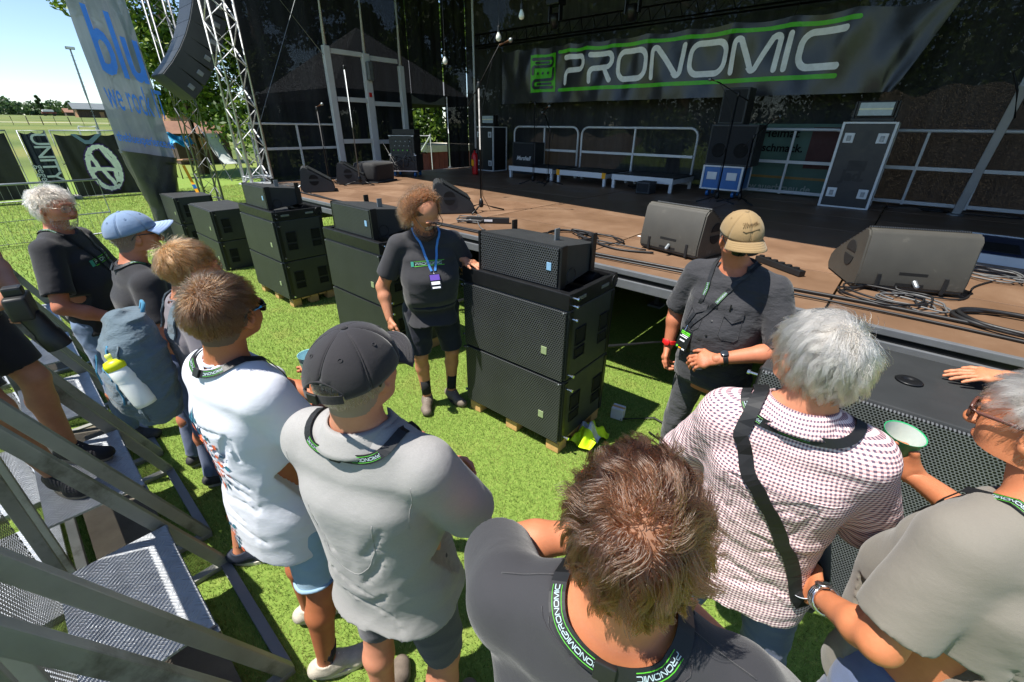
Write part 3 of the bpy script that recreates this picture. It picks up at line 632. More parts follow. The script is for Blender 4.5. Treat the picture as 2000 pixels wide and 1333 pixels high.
for s, x, z, q, m in (('Heimat', -1.98, 2.1, .2, HOLE), ('geschmack.', -1.98, 1.86, .18, HOLE), ('www.auerbraeu.de', -1.9, 1.2, .16, PW)):
    lettering('lettering', s, m, lambda a, b, x=x, z=z: (x+a, -.016, z+b), q, po, bold=.004)
sh = thing('red_shed', 'small red plank shed with a pale top seen through the doorway', 'shed', (-15.2, 12.6, 0))
for k in range(9): MB().b2((.9, -1.2+k*.27, 0), (.95, -1.2+k*.27+.255, 1.25)).build('plank', pm('red_boards', '7d3b34', .8, 0, .2, 3), sh)
MB().b2((-1, -1.2, 0), (.895, 1.2, 1.2)).build('body', pm('red_boards', '7d3b34', .8), sh); MB().b2((-1.1, -1.3, 1.25), (1.05, 1.3, 1.5), .02).build('top', pm('pale_boards', 'c9c3b5', .7), sh)
fr = thing('stair_rail', 'pale steel stair railing outside the doorway', 'railing', (-10.9, 8.35, 0))
for y in (0, .5): MB().tube([(0, y, 0), (0, y, 1.95)], .02).build('post', ALU_W, fr)
MB().tube([(0, 0, 1.9), (0, .5, 1.9), (-.9, .5, 1.1)], .02).build('handrail', ALU_W, fr)

# ------------------------------------------------------------------ fences and banners on the left
def fence_panel(label, x, y0, y1, h, nw, lows, group='mesh fence panels'):
    t = thing('mesh_fence', label, 'fence', (x, y0, float(gz(x)))); L = y1-y0
    MB().tube([(0, 0, .04), (0, 0, h), (0, L, h), (0, L, .04)], .022, 8, closed=True).build('frame', STEEL, t, smooth=True)
    for z in lows: MB().tube([(0, 0, z), (0, L, z)], .016, 6).build('rail', STEEL, t)
    for k in range(1, nw): MB().tube([(.0, L*k/nw, .04), (0, L*k/nw, h)], .0035, 4).build('wire', STEEL, t)
    for yy in (0, L): MB().b2((-.3, yy-.1, 0), (.3, yy+.1, .09), .02).build('foot_block', pm('concrete', '8c8a84', .9), t)
    return t
fence_panel('low wire mesh fence panel across the lawn behind the white-haired man', -12.6, -1.6, 1.45, 1.1, 26, (.45,))
f = fence_panel('tall fence panel carrying the plain black banner at far left', -19.6, -2.9, .72, 1.92, 10, (1.0,))
VB = pm('dull_black_vinyl', '1d1d1f', .45, 0, .15, 2, bump=.3, bscale=5, bdist=.03)
def cloth_on(y0, y1, z0, z1, x, mat, name, label, seed=0, tie=5, nu=40):
    t = thing(name, label, 'banner', (x, 0, 0))
    def fn(u, v):
        sag = .05*abs(sin(pi*u*tie))*v**4; return (.03*sin(u*9+seed)*v+.022*sin(u*23+seed*2+v*3)+.01*sin(u*60+v*6), y0+(y1-y0)*u, z0+(z1-z0)*v-sag)
    MB().grid(fn, nu, 14).build('sheet', mat, t, smooth=True); return t
cloth_on(-2.8, .68, .1, 1.86, -19.5, VB, 'fence_banner', 'plain black banner on the tall fence at the far left edge', 1)
f2 = fence_panel('narrow fence panel carrying the navy banner with vertical lettering', -19.6, .95, 1.5, 1.92, 4, (1.0,))
nb = cloth_on(.97, 1.48, .1, 1.88, -19.48, pm('navy_vinyl', '0f1c33', .45, 0, .2, 2), 'fence_banner', 'narrow navy banner with white vertical lettering on the tall fence', 3, 2)
def vert(y, z, s): return lambda a, b: (.06, y+b*s, z-a*s)
lettering('lettering', 'UNITY', pm('faded_white_print', 'c6ccd6', .5), vert(1.3, 1.2, 1.0), .5, nb, bold=.004, spacing=.86)
lettering('lettering', 'gegen', pm('faded_white_print', 'c6ccd6', .5), vert(1.08, .72, 1.0), .25, nb)
f3 = fence_panel('tall fence panel carrying the black banner with the white scribbled circle', -19.6, 1.62, 4.1, 1.92, 8, (1.0,))
cb = cloth_on(1.66, 4.05, .06, 1.83, -19.48, VB, 'fence_banner', 'black banner with a hand-drawn white circle sign on the tall fence', 6)
def rough(pts, s=.02):
    r = random.Random(4); out = []
    for i in range(len(pts)-1):
        for k in range(5): q = k/5; out.append((pts[i][0]+(pts[i+1][0]-pts[i][0])*q+r.uniform(-s, s), pts[i][1]+(pts[i+1][1]-pts[i][1])*q+r.uniform(-s, s)))
    return out+[pts[-1]]
circ = [(2.52+.36*cos(a), .86+.62*sin(a)) for a in np.linspace(.3, 2*pi+.3, 22)]
for w, mname, col, off in ((.17, 'violet_print', '4b2a72', .055), (.105, 'chalk_white', 'eef0ea', .075)):
    mb = MB()
    for pts in (circ, [(2.28, 1.3), (2.38, .86), (2.2, .78)], [(2.18, .86), (2.88, .78)], [(2.48, .78), (2.66, .3)], [(2.76, .78), (2.72, .34)], [(2.62, 1.42), (2.82, .84)]):
        for i, q in enumerate(stroke2d(rough(pts, .012), w)): mb.add([(off+.0006*(i % 9), a, b) for a, b in q], [tuple(range(len(q)))])
    mb.build('scribbled_circle', pm(mname, col, .5), cb)
MB().add([(.06, a, b) for a, b in [(2.02, 1.83), (2.28, 1.55), (2.44, 1.55), (2.76, 1.83), (2.62, 1.83), (2.4, 1.66), (2.3, 1.66), (2.14, 1.83)]], [(0, 1, 2, 3, 4, 5, 6, 7)]).build('grey_arc', pm('grey_blue_print', '7088a0', .5), cb)
# blue lettered banner tower
bt = thing('tower_banner', 'tall grey mesh banner with big blue lettering left of the stage', 'banner', (-10.98, 0, 0))
def tb(u, v): return (.02*sin(u*5+v*9)+.012*sin(v*23), 1.72+(2.52-1.72)*u-.0*v, 1.66-.19*u+v*3.5+.0*u)
def mesh_banner():
    t = NT('grey_mesh_vinyl'); v = t.coords('Object'); c = t.ramp(t.noise(t.coords('Object', (1, 3, .4)), 2.5, 5, .6), [(.3, hexc('7c838c')), (.7, hexc('959ca6'))]); t.l(c, t.p.inputs['Base Color']); t.p.inputs['Roughness'].default_value = .7
    tr = t.n('ShaderNodeBsdfTransparent'); mx = t.n('ShaderNodeMixShader'); mx.inputs[0].default_value = .96; tl = t.n('ShaderNodeBsdfTranslucent'); t.l(c, tl.inputs[0]); m2 = t.n('ShaderNodeMixShader'); m2.inputs[0].default_value = .25; t.l(t.p.outputs[0], m2.inputs[1]); t.l(tl.outputs[0], m2.inputs[2]); t.l(tr.outputs[0], mx.inputs[1]); t.l(m2.outputs[0], mx.inputs[2]); t.l(mx.outputs[0], t.out.inputs[0]); return t.m
MB().grid(tb, 24, 60).build('sheet', mesh_banner(), bt, smooth=True)
BLU = pm('blue_print', '4a8cff', .55)
def onb(y0, z0): return lambda a, b: (.06, y0+a, z0+b-.24*a)
lettering('lettering', 'blu', BLU, lambda a, b: (.06, 2.18+a*.86, 3.27+b*2.15-.2*a), .62, bt, bold=.012)
lettering('lettering', 'we rock IT', BLU, lambda a, b: (.06, 2.2+a*.9, 2.5+b*3.4-.2*a), .2, bt)
lettering('lettering', 'thebluexperience.de', BLU, lambda a, b: (.06, 2.15+a, 1.85+b*2.2-.2*a), .098, bt, bold=.0015)
sk = thing('tower_shroud', 'crinkled black cloth shroud wrapped round the foot of the banner tower', 'cloth', (-11.1, 2.14, 0))
def shr(u, v):
    a = u*2*pi; zz = v*1.62; t_ = np.interp(v, [0, .42, .5, 1], [.62, .6, .66, 1.0]); hx, hy = .3*t_, .40*t_
    k = (abs(cos(a))**4+abs(sin(a))**4)**-.25; w = .006*sin(a*5+v*9)+.004*sin(a*11-v*21)+.012*sin(v*9)*sin(a*3)
    return (hx*k*cos(a)+w, hy*k*sin(a)+w, zz-(.09*sin(a) if v > .9 else 0))
MB().grid(shr, 60, 40).build('cloth', pm('crinkled_black_tarp', '3a3b3e', .38, 0, .2, 4, bump=.5, bscale=9, bdist=.02), sk, smooth=True)
st = thing('ratchet_strap', 'yellow ratchet strap running down beside the banner tower', 'strap', (0, 0, 0))
A, B = V3((-10.72, 2.56, 1.42)), V3((-9.75, 2.62, .02)); D = B-A
MB().bar(A, A+D*.45, .05, .006, (1, 0, 0)).build('webbing', YELLOW, st); MB().bar(A+D*.45, A+D*.53, .065, .04, (1, 0, 0), .008).build('ratchet', BLACK_M, st); MB().bar(A+D*.53, B, .05, .02, (1, 0, 0)).build('webbing', YELLOW, st); MB().bar(A+D*.24, A+D*.29, .056, .012, (1, 0, 0)).build('blue_tag', BLUE_P, st)
# things on the lawn behind the towers
dc = thing('deck_chair', 'white canvas deck chair on the lawn behind the lattice towers', 'chair', (-22, 6.75, 0), .4)
MB().grid(lambda u, v: (-.35+v*.7-.12*sin(pi*v), -.3+.6*u, 1.8-v*1.15-.1*sin(pi*v)), 6, 14).build('canvas', pm('white_canvas', 'c9cfcc', .8), dc, smooth=True)
for yy in (-.3, .3):
    MB().tube([(-.38, yy, 1.85), (.5, yy, 0)], .022, 6).build('leg', ALU, dc); MB().tube([(.42, yy, .68), (-.35, yy, 0)], .022, 6).build('leg', ALU, dc)
MB().tube([(-.38, -.3, 1.84), (-.38, .3, 1.84)], .022, 6).build('top_bar', ALU, dc)
tp = thing('market_stall', 'small stall under a blue tarpaulin behind the banner tower', 'stall', (-24.2, 5.9, 0))
MB().grid(lambda u, v: (-.3+.9*v, -.45+.9*u, 1.75-.35*v+.1*sin(u*9)+.07*sin(v*8+u*5)-.3*abs(u-.5)), 20, 14).build('tarpaulin', pm('blue_tarp', '1583a8', .5, 0, .3, 3), tp, smooth=True)
for a in ((-.25, -.4), (-.25, .4), (.5, -.4), (.5, .4)): MB().tube([(*a, 0), (*a, 1.42)], .025).build('leg', WOOD_D, tp)
MB().b2((-.3, -.45, .7), (.55, .45, .74)).build('table_top', WOOD_L, tp)
kh = thing('wooden_kiosk', 'low brown wooden kiosk roof behind the blue tarpaulin', 'kiosk', (-31, 8.4, float(gz(-31))))
MB().b2((-1, -1.3, 0), (1, 1.3, 1.5)).build('body', WOOD_D, kh); MB().prism([(1.3, -1.6, 1.5), (-1.3, -1.6, 1.5), (0, -1.6, 2.1)], (0, 0, 0), (0, 3.2, 0)).build('roof', ROOF_R, kh); MB().b2((1.0, -.5, .7), (1.03, .6, 1.3)).build('hatch', WOOD_L, kh)

# ------------------------------------------------------------------ hanging line array
la = thing('line_array', 'curved column of black line array speakers hanging beside the lattice tower', 'speaker', (0, 0, 0))
P = V3((-10.55, 3.72, 4.75)); ang = radians(8)
LAF = pm('array_side_paint', '303336', .6, 0, .08, 4, bump=.2, bscale=300, bdist=.001)
for k in range(8):
    Rx = np.array([[1, 0, 0], [0, cos(ang), -sin(ang)], [0, sin(ang), cos(ang)]]).T
    hb = .29; d = Rx @ np.array([0, 0, -1.0]); c = P+d*hb/2
    b = MB().box((0, 0, 0), (.8, .52, hb-.012), 0, .012).xf(Rx, c).build('speaker_box', LAF, la); g = MB().box((0, -.264, 0), (.74, .012, hb-.03)).xf(Rx, c).build('grille', GRILLE2, b)
    MB().box((.405, .12, 0), (.02, .1, .08), 0, .01).xf(Rx, c).build('rigging_plate', STEEL, b)
    P = P+d*hb; ang += radians(5.2)
MB().tube([(-10.55, 3.76, 4.75), (-10.55, 3.76, 5.4)], .02).build('hoist_chain', STEEL, la)

# ------------------------------------------------------------------ speaker stacks
def pallet(label, x, y, w, d, rz=0.0):
    t = thing('pallet', label, 'pallet', (x, y, 0), rz)
    for i in range(3):
        for j in range(3): MB().box((-w/2+.06+i*(w-.12)/2, -d/2+.06+j*(d-.12)/2, .045), (.11, .11, .085), 0, .004).build('block', PINE, t)
    for j in range(5): MB().box((0, -d/2+.06+j*(d-.12)/4, .1), (w, .1, .02), 0, .002).build('plank', PINE, t)
    return t
def subwoofer(label, x, y, z, w, d, h, grille, rz=0.0, badge=True):
    t = thing('subwoofer', label, 'speaker', (x, y, z), rz)
    MB().box((0, 0, h/2), (w, d-.03, h-.006), 0, .01).build('cabinet', BOXP, t)
    MB().b2((-w/2+.012, -d/2-.008, .008), (w/2-.012, -d/2+.012, h-.012), .003).build('grille', grille, t)
    for s in (-1, 1):
        for yy in (-.14, .17):
            for zz, hh in ((h*.58, .12), (h*.34, .07)):
                q = MB().b2((s*(w/2-.004), yy-.055, zz-hh/2), (s*(w/2+.002), yy+.055, zz+hh/2)).build('handle_recess', HOLE, t)
                MB().tube([(s*(w/2+.004), yy-.06, zz-hh/2), (s*(w/2+.004), yy+.06, zz-hh/2), (s*(w/2+.004), yy+.06, zz+hh/2), (s*(w/2+.004), yy-.06, zz+hh/2)], .005, 5, closed=True).build('recess_rim', BLACK_M, q)
        for yy in (-d/2+.04, d/2-.04): MB().b2((s*(w/2-.01), yy-.02, .012), (s*(w/2+.006), yy+.02, h-.016), .003).build('rigging_rail', BLACK_M, t)
        for zz in (.05, h-.06):
            MB().lathe([(.006, 0), (.006, .035), (.011, .036), (.011, .048)], (s*(w/2+.004), -d/2+.04, zz), 8, (s, 0, 0)).build('locking_pin', CHROME, t)
    if badge: MB().b2((w*.30, -d/2-.013, h*.33), (w*.30+.045, -d/2-.008, h*.33+.055), .002).build('badge', pm('badge_green_grey', '8b9a72', .5), t)
    for k in range(6): MB().lathe([(.007, 0), (.005, .004)], (-w/2+.03+k*(w-.06)/5, -d/2-.008, h-.02), 6, (0, -1, 0)).build('screw', STEEL, t) if k in (0, 5) else None
    return t
def rig_frame(label, x, y, z, w, d, rz=0.0):
    t = thing('rigging_frame', label, 'frame', (x, y, z), rz); h = .105
    for s in (-1, 1):
        MB().b2((-w/2, s*(d/2-.025)-.025, 0), (w/2, s*(d/2-.025)+.025, h), .006).build('beam', BLACK_M, t); b = MB().b2((s*(w/2-.02)-.02, -d/2+.05, 0.0), (s*(w/2-.02)+.02, d/2-.05, h-.004), .005).build('beam', BLACK_M, t)
        for yy in (-.16, .14): MB().b2((s*(w/2)-.003, yy-.05, h*.5-.012), (s*(w/2)+.003, yy+.05, h*.5+.012), .002).build('slot', STEEL, b)
        MB().tube([(s*(w/2+.012), d/2-.06+.04*cos(a), .06+.045*sin(a)) for a in np.linspace(0, 2*pi, 14)[:-1]], .004, 5, closed=True).build('wire_loop', BLACK_M, t)
        for zz in (.03, .08): MB().lathe([(.006, 0), (.006, .04), (.01, .041), (.01, .052)], (s*w/2, -d/2+.035, zz), 8, (s, 0, 0)).build('locking_pin', CHROME, t)
    MB().lathe([(.055, -.2), (.055, .2)], (w*.2, d*.24, .07), 16, (1, 0, 0)).build('cross_tube', BLACK_M, t, auto=30)
    return t
def array_box(label, x, y, z, rz=0.0, w=.70, h=.27, d=.42, g=None):
    t = thing('array_speaker', label, 'speaker', (x, y, z), rz)
    MB().prism([(-w/2, -d/2, 0), (-w/2, -d/2, h), (-w/2, d/2, h-.05), (-w/2, d/2, .05)], (0, 0, 0), (w, 0, 0)).build('cabinet', BOXP, t)
    MB().b2((-w/2+.01, -d/2-.014, .012), (w/2-.01, -d/2-.002, h-.012), .003).build('grille', g or GRILLE, t)
    MB().b2((w/2-.09, -d/2-.019, h*.42), (w/2-.055, -d/2-.0145, h*.42+.05), .002).build('badge', pm('badge_blue', '7fa8c8', .4), t)
    for s in (-1, 1):
        MB().b2((s*(w/2+.008)-.008, -d/2-.012, .0), (s*(w/2+.008)+.008, -d/2+.05, h), .003).build('rigging_plate', BLACK_M, t)
        MB().b2((s*(w/2+.008)-.008, d/2-.07, .04), (s*(w/2+.008)+.008, d/2-.02, h+.02), .003).build('rigging_plate', BLACK_M, t)
        MB().tube([(s*(w/2+.02), -d/2+.1+.05*cos(a), .07+.05*sin(a)) for a in np.linspace(0, 2*pi, 14)[:-1]], .003, 5, closed=True).build('wire_loop', BLACK_M, t)
    MB().b2((w*.22, -.02, h-.03), (w*.22+.012, .03, h+.05), .002).build('hoist_tab', STEEL, t)
    return t
SUBY = 2.05
def stack(which, x0, w, frame=True, top=True, g=GRILLE2, h=.535, d=.62, rz=0.0, pz=.11):
    x = x0+w/2; y = SUBY+d/2
    if pz: pallet(f'wooden pallet under {which}', x, y, w*.98, d*.95, rz)
    subwoofer(f'lower black subwoofer of {which}', x, y, pz+.001, w, d, h, g, rz); subwoofer(f'upper black subwoofer of {which}', x, y, pz+h+.002, w, d, h, g, rz)
    if frame: rig_frame(f'black rigging frame on top of {which}', x, y, pz+2*h+.003, w, d, rz)
    if top: array_box(f'small black array speaker lying on {which}', x+.02, y-.05, pz+2*h+.003+.102, rz, w=.66, g=g if g is GRILLE2 else None)
stack('the central speaker stack', -2.26, .92, g=GRILLE, rz=radians(1.5), h=.515)
stack('the second speaker stack, left of the curly-haired man', -4.33, 1.0, h=.505)
stack('the third speaker stack, with an orange pallet showing', -6.6, 1.04, h=.5)
stack('the fourth, shorter stack without a frame', -9.0, 1.08, frame=False, top=False, h=.475, pz=0)
stack('the far stack half hidden by the banner tower', -10.75, .9, frame=False, top=False, h=.475, pz=0)
stack('the right-hand stack that two men lean on', -.26, 1.04, frame=False, top=False, g=GRILLE_BIG, h=.53, d=.66)
MB_ = MB()
dp_ = thing('pole_mount_cup', 'flat oval pole cup on top of the right-hand speaker stack', 'fitting', (.26, 2.36, 1.174)); MB().lathe([(.05, 0), (.045, .004), (.02, .005), (.018, .001)], n=20).build('cup', BLACK_M, dp_, smooth=True)
vs = thing('safety_vest', 'crumpled yellow safety vest on the grass beside the central stack', 'vest', (-1.26, 2.36, .012))
VEST = pm('fluorescent_yellow', 'c6e81a', .6, 0, .1); VGR = pm('reflective_grey', 'c3c9d2', .35, .2)
def vz(u, v): return (-.09+.18*u+.012*sin(v*9), -.14+.28*v+.012*sin(u*8), .03+.12*sin(pi*u)*sin(pi*v)+.04*sin(u*13+v*5)*sin(v*9))
for a, b, m, n_ in ((0, .38, VEST, 'panel'), (.38, .62, VGR, 'reflective_band'), (.62, 1, VEST, 'panel')): MB().grid(lambda u, v: vz(u, a+(b-a)*v), 18, 9).build(n_, m, vs, smooth=True)
wb_ = thing('white_box', 'small white carton on the grass behind the central stack', 'box', (-1.24, 2.78, .004), .2); MB().b2((-.05, -.04, 0), (.05, .04, .1), .004).build('carton', WHITE_I, wb_); MB().b2((-.051, -.012, .1), (.051, .012, .1015)).build('tape', PINE, wb_)
for k, (pts, lab) in enumerate((([(-.95, 2.75, .02), (-.75, 2.7, .015), (-.55, 2.95, .02), (-.3, 3.1, .02), (-.1, 3.4, .02)], 'black cable lying on the grass below the man in the beige cap'), ([(-1.2, 2.75, .02), (-1.0, 2.95, .02), (-.7, 2.9, .015), (-.5, 3.2, .02)], 'thin cable curling on the grass beside the central stack shadow'))):
    c = tag(MB().tube(pts, .008, 6).build('ground_cable', CABLE, smooth=True), lab, 'cable')
for k, (x, y, s) in enumerate(((-5.2, 4.6, .5), (-3.4, 4.5, .55))):
    t = thing('flight_case', ['black flight case stored under the stage behind the second stack', 'dark case stored under the stage behind the central stack'][k], 'case', (x, y, 0)); MB().b2((-s, -.3, 0), (s, .3, .62), .01).build('body', CASE_B, t)
    for zz in (.02, .32, .6): MB().b2((-s-.004, -.304, zz), (s+.004, -.296, zz+.02)).build('edge_trim', ALU, t)
    for q in (-.25, .25): MB().b2((q-.06, -.31, .38), (q+.06, -.302, .5)).build('handle', STEEL, t)

# ------------------------------------------------------------------ crowd barrier
bar0 = None
for i, xc in enumerate((-.755, -1.79, -2.845, -3.88, -4.92, -5.96)):
    labs = ['metal crowd barrier unit at the bottom left edge of the picture', 'metal crowd barrier unit with the patterned step plate nearest the camera', 'metal crowd barrier unit the photographer stands on', 'metal crowd barrier unit behind the boy with the backpack', 'metal crowd barrier unit beside the white-haired man', 'farthest metal crowd barrier unit on the left']
    if bar0 is None:
        t = thing('crowd_barrier', labs[0], 'barrier', (xc, 0, 0), 0, 'crowd barrier units'); bar0 = t
        for s in (-1, 1):
            MB().bar((s*.39, .15, .02), (s*.39, -.32, 1.24), .04, .054, (0, 1, 0), .006).build('brace', ALU_D, t); MB().bar((s*.44, -.36, .03), (s*.44, -.36, 1.26), .03, .04, (0, 1, 0), .004).build('upright', ALU_D, t)
            MB().b2((s*.39-.022, -1.3, .0), (s*.39+.022, .17, .03), .003).build('base_rail', ALU_D, t)
            MB().b2((s*.34-.02, -.03, .40), (s*.34+.02, .012, .46), .003).build('step_bracket', ALU, t)
        MB().b2((-.39, .13, .0), (.39, .175, .028), .003).build('foot_bar', ALU, t)
        sp_ = MB().b2((-.335, -.36, .465), (.335, .005, .478), .002).build('step_plate', TREAD, t); MB().b2((-.335, -.004, .43), (.335, .008, .464)).build('step_nosing', ALU, sp_)
        MB().b2((-.42, -.392, .08), (.42, -.388, 1.22)).build('perforated_panel', PERF, t)
        MB().tube([(-.47, -.36, 1.27), (.47, -.36, 1.27)], .03, 12).build('top_rail', ALU_D, t, smooth=True)
        MB().b2((-.41, -1.3, .031), (.41, -.40, .037)).build('floor_plate', TREAD, t); MB().b2((-.42, -.37, .04), (.42, -.33, .09)).build('bottom_rail', ALU_D, t)
        MB().b2((-.35, -.30, .02), (.35, .0, .026)).build('lower_plate', pm('dusty_steel_sheet', '6b6458', .75, .2, .2, 9), t)
    else: dup(bar0, (xc, 0, 0), 0, labs[i])
st = tag(MB().box((0, 0, 0), (.075, .012, .008), 0, .003).build('cigarette_end', WHITE_I), 'pale cigarette end on the barrier plate', 'litter'); st.location = (-2.15, -.16, .031); st.rotation_euler = (0, 0, 1.0)

# ------------------------------------------------------------------ stage gear
def wedge(label, x, y, rz, w=.62, s=1.0, mat=WEDGE):
    t = thing('stage_monitor', label, 'speaker', (x, y, ZS+.003), rz)
    prof = [(-.16, 0), (-.2, .03), (-.205, .1), (-.17, .36), (-.14, .395), (-.1, .40), (.30, .16), (.34, .11), (.345, .04), (.31, 0)]
    bm = bmesh.new(); vs_ = [bm.verts.new((-w/2, a*s, b*s)) for a, b in prof]; f_ = bm.faces.new(vs_); r_ = bmesh.ops.extrude_face_region(bm, geom=[f_])
    for q in r_['geom']:
        if isinstance(q, bmesh.types.BMVert): q.co.x = w/2
    bmesh.ops.recalc_face_normals(bm, faces=bm.faces); bmesh.ops.bevel(bm, geom=list(bm.edges), offset=.012, segments=2, affect='EDGES', clamp_overlap=True)
    me = bpy.data.meshes.new('cabinet'); bm.to_mesh(me); bm.free(); me.materials.append(mat); me.polygons.foreach_set('use_smooth', [True]*len(me.polygons))
    try: me.set_sharp_from_angle(angle=radians(35))
    except Exception: pass
    o = bpy.data.objects.new('cabinet', me); COL.objects.link(o); o.parent = t
    gd, gs, gu = frame_of((0, .40, -.24)); c = V3((0, .1*s+.02, .29*s))
    MB().box((0, 0, 0), (w-.06, .42*s, .01)).xf(np.stack([[1, 0, 0], gd, np.cross([1, 0, 0], gd)], 1), c).build('grille', GRILLE2, t)
    for sx in (-1, 1):
        for up in (1, -1):
            cy, cz = .02*s, .20*s
            pts = [(sx*(w/2+.001), cy+.075*s*cos(a), cz+up*(.018+.07*s*sin(a))) for a in np.linspace(0, pi, 10)]
            MB().prism(pts, (0, 0, 0), (sx*.004, 0, 0)).build('hand_hole', HOLE, t)
    MB().b2((-.085, -.197*s-.006, .05), (.085, -.19*s, .15)).build('connector_recess', HOLE, t)
    pl = MB().lathe([(.016, 0), (.016, .05), (.01, .06)], (.02, -.205*s, .09), 10, (.1, -.8, -.5)).build('plug', STEEL, t)
    for q in (-.2, .2): MB().b2((q-.012, -.2*s-.012, .012), (q+.012, -.2*s-.002, .13), .004).build('skid', BLACK_R, t)
    return t
wedge('large scuffed stage monitor at the right front of the stage', .13, 4.28, radians(24), .66, 1.08)
wedge('large scuffed stage monitor behind the man in the beige cap', -1.47, 4.14, radians(-12), .62, 1.08)
wedge('stage monitor beside the curly-haired man, behind his shoulder', -4.72, 4.05, radians(-38), .56, 1.0, BOXP)
wedge('stage monitor at the front left corner of the stage', -7.95, 3.75, radians(-26), .56, 1.0, BOXP)
wedge('dark stage monitor behind the corner one on the left', -8.5, 4.75, radians(-35), .5, 1.0, BOXP)
cvr = thing('covered_box', 'box under a black cover at the left rear of the stage', 'box', (-8.5, 5.35, ZS+.004), .4); MB().box((0, 0, .19), (.55, .7, .38), 0, .08).build('cover', CLOTH_B, cvr, smooth=True); MB().b2((-.3, -.37, 0), (.3, .37, .02)).build('skirt', CLOTH_B, cvr)
def mic_stand(label, x, y, h, boom, rz=0.0, z=ZS, mic=True, base='tripod', tilt=.3, mat=BLACK_M, knob=1.0):
    t = thing('microphone_stand', label, 'microphone stand', (x, y, z+.004), rz)
    MB().tube([(0, 0, .06), (0, 0, h)], .011*knob, 8).build('pole', mat, t, smooth=True)
    for k in range(3):
        a = 2*pi*k/3+.4; MB().tube([(0, 0, .1), (.16*cos(a), .16*sin(a), .05), (.32*cos(a), .32*sin(a), .012)], .011, 6).build('leg', BLACK_M, t, smooth=True)
    MB().lathe([(.02, .05), (.034, .07), (.03, .13), (.014, .17)], n=12).build('hub', BLACK_M, t, smooth=True)
    MB().lathe([(.016, -.03), (.02, -.02), (.02, .03), (.014, .04)], (0, 0, h), 10).build('clutch', BLACK_P, t, smooth=True)
    if boom:
        d = V3((cos(tilt), 0, sin(tilt))); a = V3((0, 0, h))-d*boom*.35; b = V3((0, 0, h))+d*boom*.65
        MB().tube([a, b], .009, 7).build('boom', mat, t, smooth=True)
    else: b = V3((0, 0, h+.03)); d = V3((.8, 0, .35))
    if mic:
        q = V3((.9, 0, .3)); m = MB().tube([b, b+q*.13], [.011, .015], 10).build('microphone', pm('mic_body', '8a6a52', .4, .5), t, smooth=True); MB().lathe([(.004, -.026), (.018, -.02), (.026, 0), (.018, .02), (.004, .026)], b+q*.15, 12, q).build('mic_head', STEEL, m, smooth=True)
        MB().tube([b, b+V3((-.08, .02, -.1)), (.03, .02, h-.25), (.03, .01, h*.5), (.02, .02, .2), (.1, .1, .01)], .004, 5).build('cable', CABLE, t, smooth=True)
    return t
mic_stand('microphone stand at the centre front of the stage beside the stage monitor', -4.35, 4.34, 1.5, .75, radians(30), tilt=1.0)
mic_stand('microphone stand at the far left of the stage beside the corner monitor', -8.35, 4.25, 1.3, 0, radians(20))
mic_stand('tall bare stand at the left of the stage before the post frame', -8.1, 4.75, 1.95, 0, 0, mic=False, mat=STEEL, knob=1.5)
mic_stand('tall microphone stand in front of the left riser leg', -5.85, 7.35, 1.45, .5, radians(-15), tilt=-.3)
mic_stand('short boom microphone stand in front of the left riser', -5.5, 7.4, 1.0, .6, radians(150), tilt=.75)
mic_stand('microphone stand in front of the blue case', -2.25, 7.55, 1.5, .5, radians(200), tilt=.5)
mic_stand('dark microphone stand between the blue case and the tall speaker', -1.95, 7.7, .95, .55, radians(60), tilt=.7)
def riser(label, x0, x1, yellow=False):
    t = thing('stage_riser', label, 'platform', ((x0+x1)/2, 8.0, ZS+.003), 0, 'low stage risers'); w = x1-x0
    MB().b2((-w/2+.01, .01, .23), (w/2-.01, 1.0, .25)).build('top', pm('black_deck', '22252a', .45, 0, .15), t)
    MB().b2((-w/2, -.012, .15), (w/2, .008, .252), .004).build('front_edge', ALU_W, t); MB().b2((-w/2, .01, .15), (-w/2+.02, 1.0, .228)).build('side_edge', ALU_W, t); MB().b2((w/2-.02, .01, .15), (w/2, 1.0, .228)).build('side_edge', ALU_W, t)
    for sx in (-1, 1):
        for yy in (.03, .95): MB().b2((sx*(w/2-.035)-.027, yy-.027, 0), (sx*(w/2-.035)+.027, yy+.027, .149), .003).build('leg', ALU_W, t)
    if yellow:
        for sx in (-1, 1): MB().b2((sx*(w/2-.04)-.042, -.016, .148), (sx*(w/2-.04)+.042, -.012, .254)).build('yellow_tape', YELLOW, t)
riser('left low stage riser with a silver edge', -7.08, -5.84); riser('middle low stage riser with yellow taped corners', -5.72, -4.54, True); riser('right low stage riser with a long silver edge', -4.4, -3.18)
